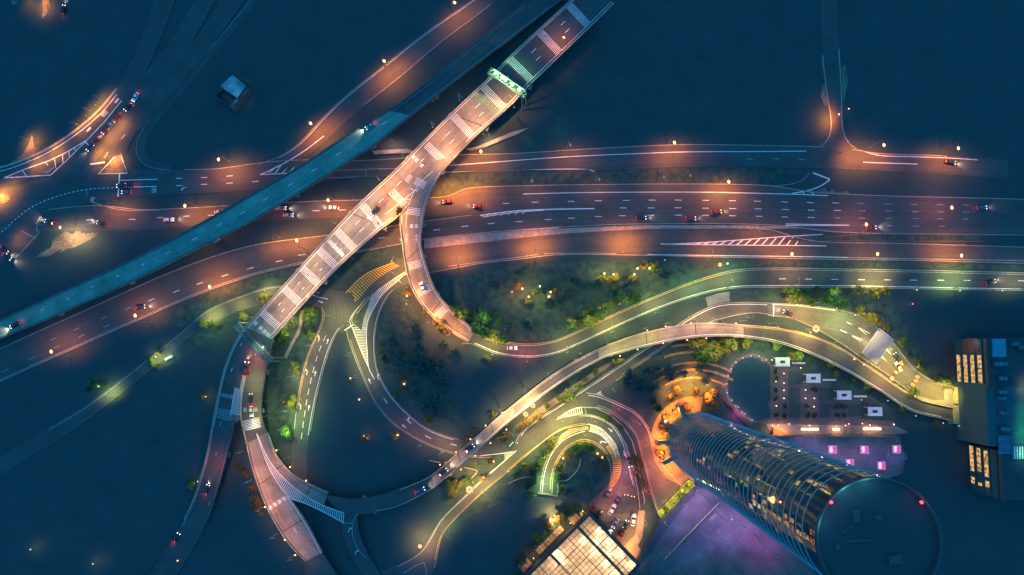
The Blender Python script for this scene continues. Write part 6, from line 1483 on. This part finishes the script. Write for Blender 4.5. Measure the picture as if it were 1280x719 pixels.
# curved garden walls at the horseshoe
def gwall(label, pts, h=1.0, w=1.0, m='kerb', name='retaining_wall'):
    mb = MB(); pline(mb, pts, w, h, sm=True, th=h); tag(mb.build(name, m), label, 'wall')
gwall('curved tan wall left of the horseshoe leg', [(636, 605), (646, 600), (656, 597), (664, 597)])
gwall('spiral wall hooking round inside the horseshoe court', [(697, 619), (699, 602.5), (708, 601), (717, 594), (724, 584), (726, 573)])
gwall('thin curved wall on the right of the horseshoe court', [(697, 620), (714, 617), (732, 606), (743, 590), (746, 577)], .6, .6, 'kerb_dark')
gwall('pale end wall closing the horseshoe leg', [(672, 616.5), (683, 618), (697, 620.5)], 1.6, 1.6, 'concrete')
gwall('low tan wall running left from the horseshoe end wall', [(657, 618.5), (665, 619.5), (672, 620)], .5, .7)
gwall('stone stair wall joining horseshoe and car park', [(736, 631), (744, 622), (754, 612), (762, 608)], .7, 1.2, 'kerb_dark')
gwall('thin curved kerb beside the pond lawn', [(585, 697), (570, 690), (560, 680)], .3, .5, 'kerb_dark')
gwall('leaning lit sign strip standing right of the dim ramp', [(206, 450), (215, 445)], .8, 3.2, 'white_metal', 'billboard')
lamp('post', ('small cool lamp by the leaning sign strip', ''), 211, 443, col=COOL, mult=.5, lens='lens_off', s=.8)
gwall('curving brown service wall between bridge shrubs', [(377, 388), (376, 402), (373, 415), (364, 432), (356, 448)], .6, 4, 'paving', 'service_path_wall')
lamp('hooded', ('hooded lamp over the curving brown service wall', ''), 374, 404, d=(1, .3), col=WRM, mult=.5, s=.6)
gwall('narrow wall strip left of the left elevated span', [(536, 576), (550, 578.5)], .8, 1.2); gwall('narrow wall strip beside the upper left elevated span', [(589, 532), (601, 534)], .8, 1.2, 'kerb_dark'); gwall('bent wall strip right of the left elevated span', [(580, 584), (596, 589), (590, 597), (575, 608)], .8, 1.2)
# ================================================================ cars
def mk_car(kind='car'):
    r = empty('parked_car' if kind == 'parked' else 'car')
    Ls, W, hb, ht = 4.5, 1.8, .92, 1.45
    st = [(-2.25, .70, .42, .72), (-2.1, .84, .25, .9), (-1.2, .9, .2, .96), (0, .9, .2, .94), (1.1, .9, .2, .9), (1.9, .84, .22, .78), (2.25, .66, .34, .62)]
    mb = MB(); vs = []; n = 10
    for x, w, z0, z1 in st:
        zm = (z0 + z1) / 2; hh = (z1 - z0) / 2
        for i in range(n):
            a = 2 * PI * i / n; c, s = math.cos(a), math.sin(a)
            vs.append((x, w * math.copysign(abs(c) ** .45, c), zm + hh * math.copysign(abs(s) ** .5, s)))
    fs = [(k * n + i, k * n + (i + 1) % n, (k + 1) * n + (i + 1) % n, (k + 1) * n + i) for k in range(len(st) - 1) for i in range(n)]
    fs += [tuple(range(n)), tuple(range(len(vs) - 1, len(vs) - n - 1, -1))]
    mb.add(vs, fs); mb.build('body', 'car_white', r, True)
    mb = MB(); b0 = [(-1.75, .78), (.95, .8), (.95, -.8), (-1.75, -.8)]; t0 = [(-1.15, .6), (.2, .62), (.2, -.62), (-1.15, -.6)]
    mb.add([(x, y, .88) for x, y in b0] + [(x, y, 1.4) for x, y in t0], [(0, 1, 5, 4), (1, 2, 6, 5), (2, 3, 7, 6), (3, 0, 4, 7), (4, 5, 6, 7)]); mb.build('cabin_glass', 'car_glass', r)
    mb = MB(); mb.box((-.47, 0, 1.43), (1.4, 1.26, .07), 0, .92); mb.build('roof', 'car_white', r)
    for x in (-1.4, 1.4):
        for y in (-.86, .86): mb = MB(); mb.cyl((x, y - .1, .32), (x, y + .1, .32), .32, .32, 14); mb.build('wheel', 'rubber', r)
    for y in (-.58, .58): mb = MB(); mb.ball((2.06, y, .68), .26, .22, .14, 8, 5); mb.build('headlight', 'headlight', r, True)
    for y in (-.62, .62): mb = MB(); mb.ball((-2.1, y, .76), .17, .22, .15, 8, 5); mb.build('taillight', 'taillight', r, True)
    freeze(r); return r
CAR = mk_car(); first_car = [True]
def car(label, x, y, d, color='dark', z=.2, lit=1.0, s=1.0, warm=False, tail=True, name=None, beam=True):
    """a car at plan point (x, y), nose towards d."""
    if first_car[0]: o = CAR; first_car[0] = False; parts = [(c.name.split('.')[0], c) for c, _ in CHILD[CAR.name]]
    else:
        o = CAR.copy(); COL.objects.link(o); parts = []
        for c, _ in CHILD[CAR.name]:
            k = c.copy(); COL.objects.link(k); k.parent = o; parts.append((c.name.split('.')[0], k))
    a, b = P(x, y, z), P(x + d[0], y + d[1], z); rz = math.atan2(b.y - a.y, b.x - a.x)
    o.location = a; o.rotation_euler = (0, 0, rz); o.scale = (s, s, s)
    if name: o.name = name
    for n, k in parts:
        if n in ('body', 'roof'): paint(k, 'car_' + color)
        if n == 'headlight': paint(k, ('headlight_warm' if warm else 'headlight') if lit else 'hood')
        if n == 'taillight': paint(k, 'taillight' if (tail and lit is not None) else 'brick')
    if lit and beam:
        q = a + Vector((math.cos(rz), math.sin(rz), 0)) * 2.6 * s + Vector((0, 0, .75))
        spot(q, (1, .8, .6) if not warm else (1, .6, .25), 2200 * lit, 75, .8, .2, (math.cos(rz), math.sin(rz), -.22), 'headlamp_beam')
    if lit and tail:
        q = a - Vector((math.cos(rz), math.sin(rz), 0)) * 2.9 * s + Vector((0, 0, .8)); point(q, (1, .04, .04), 60, .2, 'tail_glow')
    tag(o, label, 'car', 'cars on the roads'); return o
zT = lambda x, y: S_TF.zt(S_TF.near(x, y)); zB = lambda x, y: S_BR.zt(S_BR.near(x, y))
car('silver car with lit headlamps driving down the upper flyover', 463, 158, (-1, .6), 'silver', zT(463, 158) + .02, 1.6)
car('car with amber headlamps at the lower left end of the flyover', 20, 406, (-1, .55), 'dark', zT(20, 406) + .02, 2.0, warm=True)
car('dark car with lit headlamps on the broad bridge near the loop split', 470, 264, (-.75, .75), 'dark', 11.03, 1.4)
car('white car half way round the loop ramp', 528, 359, (-.35, -1), 'white', S_LR.zt(S_LR.near(528, 359)) + .02, .4, beam=False)
car('white car at the bottom of the loop where the ramp becomes tarmac', 640, 435, (1, .02), 'white', .45, .8, beam=False)
car('white car beside the flyover on the boulevard, heading right', 212, 275, (1, -.04), 'white', .25, 1.0)
car('pale car half hidden at the flyover edge, highest of the boulevard cars', 275, 265, (1, -.1), 'silver', .25, .8)
car('dark car with twin headlamps alone at the boulevard left end', 63, 278, (-1, -.3), 'dark', .25, 1.2)
car('dark car with twin headlamps right of the pale earth patch', 128, 279.5, (-1, -.2), 'dark', .25, 1.2)
car('silver car just right of the flyover in the upper boulevard lane', 352, 260.5, (1, .02), 'silver', .25, 1.2)
car('silver car just right of the flyover in the lower boulevard lane', 361, 269, (1, .02), 'silver', .25, 1.0)
car('white car left of the broad bridge under an orange lamp', 418, 260, (-1, -.1), 'white', .25, 1.4)
car('red lit car just right of the loop ramp on the boulevard', 560, 252, (-1, .1), 'red', .25, .7)
car('red lit car right of the loop ramp by the white gore', 598, 258.5, (-1, -.1), 'red', .25, .7)
car('dark car on the boulevard between the white gore and two red cars', 801, 273, (1, -.08), 'dark', .25, .6)
car('bright red car on the lowest boulevard lane', 863, 273.5, (1, -.02), 'red', .25, .5)
car('red car with amber lamps above the lowest boulevard lane', 895, 265.5, (1, -.12), 'red', .25, .9, warm=True)
car('red lit car beside the far right boulevard lamp', 1088, 285, (1, -.08), 'red', .25, 1.2)
car('red and blue lit car at the dark right end of the boulevard', 1226, 260, (1, -.06), 'blue', .25, .4)
car('car with twin headlamps on the carriageway rising from lower left', 176, 384, (1, -.12), 'dark', .2, 1.2)
car('red car stopped first at the white stop line', 153, 232.5, (-1, .05), 'dark', .2, .5, beam=False)
car('dark car stopped behind the red car at the stop line', 163, 231.5, (-1, .05), 'dark', .2, .3, beam=False)
car('white and blue car stopped in the lane below at the stop line', 159, 240.5, (-1, .05), 'blue', .2, .9, beam=False)
for i, (x, y, c, l) in enumerate(((114, 184, 'dark', 'first car of the queue at the orange footway, nearest the stop bar'), (121, 177, 'red', 'second car of the queue beside the orange footway'), (133, 163, 'red', 'car in the middle of the queue beside the orange footway'), (139, 157, 'silver', 'pale car behind the middle of the queue beside the footway'), (147, 148, 'red', 'car near the back of the queue beside the orange footway'), (161, 134, 'dark', 'dark car with red tail lamps ending the queue'))):
    car(l, x, y, (-.75, .85), c, .2, .6, beam=(i < 3))
car('white and blue car alone above the queue at the far left junction', 170, 122, (-.6, 1), 'white', .2, .8)
car('dark car with lit headlamps at the far left edge crossing', 6, 313, (.9, .6), 'dark', .1, 1.0); car('second car with lit headlamps behind it at the far left edge', 10, 321, (.9, .6), 'dark', .1, .9)
car('dark car with twin pale headlamps at the top left', 80, 13, (.2, -1), 'dark', .1, 1.0)
car('car with red orange tail streak right below the lower gantry', 279, 0, (0, 1), 'red') if False else None
car('van with glowing red and orange lamps right of the white chevrons', 308.5, 461, (.15, -1), 'red', 7.4, 1.2, s=1.35, warm=True, name='van')
car('dark car with red tail lamps on the descending carriageway', 314, 498.5, (.05, -1), 'dark', 6.5, .6, beam=False)
car('pale car with twin white headlamps above the white band', 315, 514, (.05, 1), 'silver', 6.2, 1.4)
car('dark car with red tail lamps on the dark carriageway lower left', 259, 612, (.35, -1), 'dark', 2.6, .5)
car('dark car with red tail lamps alone in the dark below it', 221, 672, (.6, -1), 'dark', .2, .5, beam=False)
car('dark car with white headlamps upper on the left elevated span', 587, 560.5, (.75, -.6), 'dark', 5.05, 1.2)
car('dark car with white headlamps lower on the left elevated span', 554, 590.5, (.75, -.6), 'dark', 4.95, 1.2)
car('blue car with headlamps on the dark link below the left span', 525, 613, (.85, -.4), 'blue', 4.5, 1.0)
car('dark car with white headlamps entering the toll approach', 984.5, 391.5, (-1, -.35), 'dark', .4, 1.2)
car('dark car with white headlamps just below the toll canopy', 1121, 447, (-.6, -.9), 'dark', .4, 1.2)
car('car with reddish lamps below the toll canopy beside the barrels', 1122, 458.5, (-.6, -.9), 'silver', .4, .5, beam=False)
car('dark car with red and white lamps on the green lit road at right', 1237, 353, (1, -.25), 'dark', .3, .9)
car('dark car with white headlamps at the end of the side road light', 1187, 203, (1, .2), 'dark', .25, 1.4)
car('dark car on the outer horseshoe lane beside a lamp post', 786.5, 577, (.2, 1), 'dark', .5, .2, beam=False)
car('white car parked upper left in the small car park', 765, 636.5, (.45, -.8), 'white', .1, 0, tail=False, s=1.15)
car('white car parked by the kerb at right of the small car park', 791.5, 649.5, (.15, -1), 'white', .1, 0, tail=False, s=1.15)
car('pale car with lamps on near the glass hall in the car park', 769, 653.5, (-.5, .9), 'silver', .1, 1.6)
car('red car lowest in the small car park', 777.5, 665, (.4, -.8), 'red', .1, .3, beam=False)
car('dark car with red tail lamps left of the kerb in the car park', 782, 656.5, (.3, -.9), 'dark', .1, .8, beam=False)
car('red car at the corner of the glass hall', 740.5, 635.5, (.6, -.7), 'red', .1, 0, tail=False)
car('dark car parked beside the corner of the glass hall', 748.5, 643, (.6, -.7), 'dark', .1, 0, tail=False)
car('blue car parked at the top of the small car park', 772, 623, (.4, -.8), 'blue', .1, 0, tail=False)
car('dark car parked at the top left of the small car park', 760, 616, (.5, -.8), 'blue', .1, 0, tail=False)
K = ('', 'warm bollard lamps across the car park entrance')
for x, y in ((781, 618.5), (785, 619), (789.5, 620.5), (793, 621)): lamp('post', K, x, y, col=WRM, mult=.08, lens='lens_sodium', s=.5)
# ================================================================ trees
def mk_crown(seed, n=620, flat=.8):
    rnd = random.Random(seed); mb = MB(); balls = []
    for i in range(11):
        a = rnd.random() * 6.28; r = math.sqrt(rnd.random()) * .68
        balls.append((r * math.cos(a), r * math.sin(a), rnd.uniform(-.1, .55) * (1 - r * .6) * flat, rnd.uniform(.26, .46)))
    for i in range(n):
        b = rnd.choice(balls); t = rnd.random() * 6.28; u = rnd.uniform(-.6, 1); q = math.sqrt(1 - u * u)
        d = Vector((q * math.cos(t), q * math.sin(t), u)); p = Vector(b[:3]) + d * b[3] * rnd.uniform(.75, 1.05)
        nrm = (d + Vector((rnd.gauss(0, .5), rnd.gauss(0, .5), rnd.gauss(0, .5)))).normalized(); e = nrm.orthogonal().normalized(); f = nrm.cross(e)
        s = rnd.uniform(.08, .17); w = rnd.uniform(.5, .9); ph = rnd.random() * 6.28; e2 = e * math.cos(ph) + f * math.sin(ph); f2 = nrm.cross(e2)
        mb.add([p - e2 * s, p - f2 * s * w * .6, p + e2 * s, p + f2 * s * w * .6], [(0, 1, 2, 3)])
    return mb
TREES = []
def mk_tree(seed):
    r = empty('tree'); mb = MB(); mb.cyl((0, 0, -1.1), (.03, .02, -.2), .09, .06, 7)
    rnd = random.Random(seed + 50)
    for i in range(4): a = i * 1.6 + rnd.random(); mb.cyl((.03, .02, -.35), (.4 * math.cos(a), .4 * math.sin(a), .12), .045, .02, 5)
    mb.build('trunk', 'bark', r); mk_crown(seed).build('crown', 'leaf_green', r); freeze(r); return r
TREES = [mk_tree(i) for i in range(5)]; TUSED = [0]; trnd = random.Random(11)
def tree(key, x, y, r, m, h=None):
    rr = r * .35 * 1.2; i = TUSED[0]; TUSED[0] += 1
    if i < 5: o = TREES[i]; ch = [c for c, _ in CHILD[o.name]]
    else:
        src = TREES[trnd.randrange(5)]; o = src.copy(); COL.objects.link(o); ch = []
        for c, _ in CHILD[src.name]: k = c.copy(); COL.objects.link(k); k.parent = o; ch.append(k)
    for c in ch:
        if c.name.startswith('crown'): paint(c, 'leaf_' + m)
    z = rr * 1.1 * (h or 1)
    q = P(x, y, z); o.location = q; o.scale = (rr, rr * trnd.uniform(.85, 1.1), rr * (h or 1)); o.rotation_euler = (0, 0, trnd.random() * 6.28)
    reg(o, key[0], key[1], 'tree', (x, y)); return o
def grove(many, L, one=''):
    for x, y, r, m in L: tree((one or 'single tree of the ' + many, many), x, y, r, m)
grove('bushy trees packed right of the bridge end', [(351, 414, 7, 'green'), (358, 404, 6, 'olive'), (364, 396, 6, 'green'), (345, 424, 6, 'green'), (357, 419, 5, 'lime'), (366, 407, 5, 'dark'), (352, 428, 5, 'dark')])
grove('round green trees between service wall and left branch', [(384, 390, 6, 'green'), (391, 391, 6, 'lime'), (392, 401, 5, 'green'), (385, 404, 6, 'dark'), (388, 418, 6, 'lime'), (382, 413, 4, 'dark'), (380, 398, 4, 'green')])
grove('lamp lit shrubs left of the left branch', [(370, 457, 5, 'lime'), (371, 465, 4, 'olive'), (366, 500, 6, 'lime'), (362, 507, 5, 'olive'), (368, 511, 4, 'green'), (354, 501, 3, 'olive'), (357, 539, 7, 'lime'), (362, 545, 5, 'green')])
grove('yellowish shrubs right of the descending carriageway', [(327, 463, 5, 'olive'), (325, 470, 4, 'lime'), (330, 500, 3, 'olive'), (328, 533, 3, 'lime')])
grove('bright yellow green trees left of the bridge end', [(327, 374, 6, 'olive'), (333, 370, 5, 'lime'), (306, 395, 6, 'lime'), (256, 405, 6, 'lime'), (263, 402, 4, 'green'), (268, 406, 4, 'olive')])
grove('green trees along the dim ramp', [(118, 478, 6, 'green'), (111, 487, 4, 'dark'), (124, 483, 3, 'green'), (190, 452, 5, 'green'), (194, 456, 4, 'lime'), (131, 481, 3, 'green'), (199, 441, 4, 'olive'), (238, 608, 4, 'lime'), (241, 603, 3.5, 'lime'), (236, 601, 3, 'green'), (253, 496, 4.5, 'olive')])
grove('brown lit trees left of the forked deck', [(299, 585, 5, 'brown'), (306, 593, 5, 'brown'), (314, 612, 5, 'brown'), (320, 624, 6, 'brown'), (323, 633, 6, 'brown'), (315, 632, 4, 'brown'), (326, 641, 4, 'olive')])
grove('green trees on the inside lawn close to the loop ramp', [(571, 389, 8, 'olive'), (580, 394, 8, 'olive'), (588, 397, 5, 'green'), (601, 391, 8, 'green'), (608, 398, 7, 'green'), (623, 403, 6, 'green'), (597, 413, 8, 'green'), (607, 418, 8, 'green'), (619, 421, 8, 'olive'), (630, 423, 6, 'green'), (613, 394, 5, 'dark')])
grove('dim teal trees below the outside of the loop ramp', [(552, 407, 6, 'olive'), (560, 415, 5, 'brown'), (554, 430, 5, 'teal'), (566, 438, 6, 'teal'), (609, 449, 5, 'olive'), (530, 455, 7, 'teal'), (539, 452, 6, 'teal'), (541, 463, 6, 'teal'), (527, 466, 5, 'teal'), (534, 389, 5, 'brown'), (545, 401, 5, 'brown')])
grove('small bushes up the lawn toward the right garden lamps', [(713, 400, 5, 'olive'), (718, 404, 5, 'lime'), (727, 393, 4, 'green'), (732, 390, 4, 'olive'), (739, 386, 4, 'green'), (748, 382, 4, 'green'), (757, 382, 4, 'lime'), (764, 379, 5, 'olive'), (771, 372, 4, 'green'), (776, 366, 4, 'green'), (779, 358, 4, 'green'), (768, 383, 4, 'green'), (784, 377, 5, 'lime'), (755, 390, 4, 'green')])
grove('larger trees against the upper kerb of the curved road', [(735, 402, 7, 'lime'), (742, 399, 6, 'olive'), (724, 405, 6, 'olive'), (790, 375, 7, 'green'), (798, 371, 6, 'green'), (710, 410, 5, 'green'), (748, 396, 6, 'green')])
grove('dim trees ringing the garden lamp clusters', [(646, 358, 5, 'brown'), (668, 366, 5, 'olive'), (690, 372, 5, 'brown'), (695, 361, 4, 'brown'), (660, 376, 4, 'olive'), (752, 349, 6, 'olive'), (770, 348, 6, 'olive'), (761, 351, 5, 'olive'), (791, 348, 5, 'olive'), (805, 331, 6, 'brown'), (816, 333, 5, 'lime'), (820, 329, 4, 'brown')])
grove('yellow lit trees under the right elevated span', [(866, 429, 7, 'olive'), (876, 428, 7, 'olive'), (883, 436, 7, 'green'), (893, 431, 6, 'olive'), (899, 438, 6, 'olive'), (879, 447, 9, 'green'), (870, 442, 6, 'dark'), (907, 436, 6, 'olive'), (915, 430, 7, 'lime'), (935, 429, 7, 'lime'), (892, 446, 7, 'olive'), (902, 424, 5, 'olive')])
grove('trees in the row below the green lit road', [(983, 363, 5.5, 'lime'), (993, 363.5, 6, 'lime'), (1006, 364, 5, 'green'), (1020, 363, 5, 'dark'), (1043, 363.5, 7, 'lime'), (1075, 363, 6, 'olive'), (1094, 365, 8, 'olive'), (1108, 364, 6, 'olive'), (1033, 366, 5, 'green'), (1060, 365, 4, 'green')])
grove('bushes on the bank above the toll approach', [(988, 373, 7, 'olive'), (998, 374, 8, 'olive'), (1008, 372, 6, 'green'), (1016, 377, 6, 'dark'), (1032, 376, 7, 'green'), (1046, 379, 7, 'green'), (1055, 381, 6, 'green'), (1074, 388, 6, 'olive'), (1083, 397, 7, 'olive'), (1093, 398, 8, 'olive'), (1100, 402, 6, 'brown'), (1108, 412, 5, 'olive')])
grove('small lamp lit trees right of the toll approach', [(1128, 428, 6, 'lime'), (1150, 456, 6, 'olive'), (1154, 461, 5, 'green'), (1183, 477, 6, 'lime'), (1172, 473, 5, 'dark'), (1137, 444, 4, 'dark'), (1143, 489, 6, 'lime'), (1140, 494, 5, 'olive')])
grove('bushes along the outer kerb of the curved elevated road', [(970, 431, 6, 'lime'), (989, 444, 6, 'olive'), (997, 446, 6, 'lime'), (1039, 455, 5, 'lime'), (1046, 468, 4, 'olive'), (1084, 484, 5, 'lime'), (1128, 512, 5, 'green'), (1170, 530, 4, 'olive'), (1065, 474, 4, 'green')])
grove('trees on the sandy verge by the diagonal road', [(704, 498, 7, 'lime'), (712, 493, 7, 'lime'), (723, 484, 5, 'lime'), (733, 474, 4, 'olive'), (661, 526, 6, 'olive'), (671, 521, 6, 'olive'), (684, 508, 5, 'green'), (745, 466, 5, 'olive'), (769, 453, 5, 'lime'), (776, 451, 4, 'olive')])
grove('trees scattered below the left elevated span', [(617, 517, 5, 'olive'), (536, 526, 6, 'olive'), (632, 546, 7, 'brown'), (626, 549, 5, 'olive'), (586, 546, 6, 'brown'), (561, 607, 6, 'green'), (572, 604, 6, 'olive'), (583, 601, 6, 'green'), (566, 615, 7, 'olive'), (604, 597, 5, 'brown'), (615, 577, 5, 'brown'), (653, 533, 5, 'brown')])
grove('orange lit trees scattered in the dark ground below the loop', [(456, 549, 6, 'brown'), (492, 546, 5, 'olive'), (498, 544, 4, 'olive'), (503, 473, 5, 'brown'), (507, 480, 5, 'brown'), (438, 476, 3, 'brown'), (510, 366, 5, 'brown'), (482, 449, 5, 'dark'), (477, 440, 4, 'olive'), (478, 430, 4, 'green'), (497, 493, 5, 'olive')])
grove('trees in and around the horseshoe court', [(720, 561, 7, 'lime'), (727, 559, 6, 'olive'), (733, 557, 6, 'green'), (741, 560, 6, 'green'), (752, 570, 6, 'brown'), (756, 584, 6, 'brown'), (700, 585, 6, 'olive'), (709, 570, 5, 'olive'), (696, 600, 5, 'green'), (703, 612, 5, 'olive'), (667, 602, 6, 'green'), (661, 607, 5, 'dark'), (664, 617, 5, 'green')])
grove('trees between horseshoe and diagonal road', [(672, 583, 6, 'green'), (679, 570, 6, 'green'), (688, 560, 6, 'olive'), (666, 590, 5, 'dark'), (690, 550, 5, 'olive'), (655, 583, 5, 'olive'), (645, 592, 5, 'green'), (653, 580, 4, 'green')])
grove('trees in the strip beside the reddish lane', [(793, 575, 6, 'olive'), (797, 583, 6, 'brown'), (795, 591, 5, 'brown'), (760, 524, 5, 'green'), (776, 536, 4, 'green'), (802, 600, 5, 'brown'), (808, 610, 5, 'brown')])
grove('dark bushes planted round the tower forecourt', [(827, 532, 4, 'brown'), (832, 522, 4, 'brown'), (827, 541, 4.5, 'brown'), (845, 512, 5, 'brown'), (853, 509, 6, 'brown'), (860, 509, 5, 'brown'), (823, 553, 4.5, 'brown'), (824, 566, 5, 'brown'), (829, 575, 4, 'brown')])
grove('brown lit trees on the slope above the tower', [(838, 496, 6, 'brown'), (846, 489, 6, 'brown'), (870, 491, 6, 'brown'), (884, 498, 7, 'brown'), (890, 490, 6, 'brown'), (822, 510, 6, 'dark'), (816, 500, 5, 'dark'), (893, 506, 6, 'brown')])
grove('shrubs by the glass canopies', [(713, 639, 7, 'brown'), (722, 636, 6, 'olive'), (727, 642, 5, 'lime'), (705, 645, 6, 'olive'), (684, 655, 7, 'brown'), (697, 647, 6, 'brown'), (663, 683, 5, 'brown'), (652, 698, 7, 'brown'), (645, 703, 5, 'brown'), (670, 670, 5, 'lime')])
bed = [(969.5, 464), (969.5, 474), (969.5, 488), (970, 498), (969.5, 519), (981, 508), (980.5, 519), (1009, 507), (1009, 519), (1018, 487), (1018, 519), (1046, 508), (1046, 519), (1054, 508), (1054, 519)]
grove('round dark shrubs on the garden court', [(x, y, 3.6, 'dark') for x, y in bed])
grove('shrubs in the long yellow planter', [(829, 640, 3, 'lime'), (834, 634, 3, 'olive'), (840, 628, 3, 'lime'), (847, 620, 3.4, 'olive'), (853, 614, 3, 'lime'), (860, 607, 3.2, 'olive')])

def fill(many, poly_, n, seed, r=(5, 9)):
    rnd = random.Random(seed); xs = [q[0] for q in poly_]; ys = [q[1] for q in poly_]; L = []
    while len(L) < n:
        x, y = rnd.uniform(min(xs), max(xs)), rnd.uniform(min(ys), max(ys)); ins = False; j = len(poly_) - 1
        for i in range(len(poly_)):
            if (poly_[i][1] > y) != (poly_[j][1] > y) and x < (poly_[j][0] - poly_[i][0]) * (y - poly_[i][1]) / (poly_[j][1] - poly_[i][1]) + poly_[i][0]: ins = not ins
            j = i
        if ins and all(math.dist((x, y), q[:2]) > 9 for q in L): L.append((x, y, rnd.uniform(*r), 'night'))
    grove(many, L)
fill('dark trees inside the right branch sweep', [(500, 380), (488, 400), (482, 440), (500, 485), (540, 520), (570, 525), (560, 470), (540, 430), (520, 400)], 16, 1)
fill('dark trees on the loop lawn', [(560, 365), (640, 340), (780, 330), (840, 340), (780, 370), (715, 395), (660, 415), (630, 410), (590, 390)], 16, 2)
fill('dark trees above the tower forecourt', [(770, 480), (800, 460), (880, 455), (900, 470), (890, 478), (840, 478), (800, 490), (785, 495)], 12, 4)
# ================================================================ light, sky, render settings
label_all()
w = bpy.data.worlds.new('World'); SC.world = w; w.use_nodes = True
nt = w.node_tree; bg = nt.nodes['Background']
sky = nt.nodes.new('ShaderNodeTexSky'); sky.sky_type = 'NISHITA'; sky.sun_disc = False
sky.sun_elevation = R(-4); sky.sun_rotation = R(200)
mx = nt.nodes.new('ShaderNodeMixRGB'); mx.blend_type = 'MIX'; mx.inputs[0].default_value = .97
mx.inputs[2].default_value = (.034, .475, 1.16, 1)
nt.links.new(sky.outputs['Color'], mx.inputs[1]); nt.links.new(mx.outputs[0], bg.inputs['Color'])
bg.inputs['Strength'].default_value = 1.0
sd = bpy.data.lights.new('moonlight', 'SUN'); so = bpy.data.objects.new('moonlight', sd); COL.objects.link(so)
sd.energy = .015; sd.angle = R(.5); sd.color = (1, .95, .88); so.rotation_euler = (R(40), 0, R(200))
SC.view_settings.view_transform = 'Standard'; SC.view_settings.look = 'None'; SC.view_settings.exposure = 0; SC.view_settings.gamma = 1
SC.view_settings.use_curve_mapping = False
SC.cycles.max_bounces = 4; SC.cycles.diffuse_bounces = 2; SC.cycles.glossy_bounces = 2; SC.cycles.sample_clamp_indirect = 3
SC.cycles.use_denoising = True; SC.cycles.use_light_tree = True
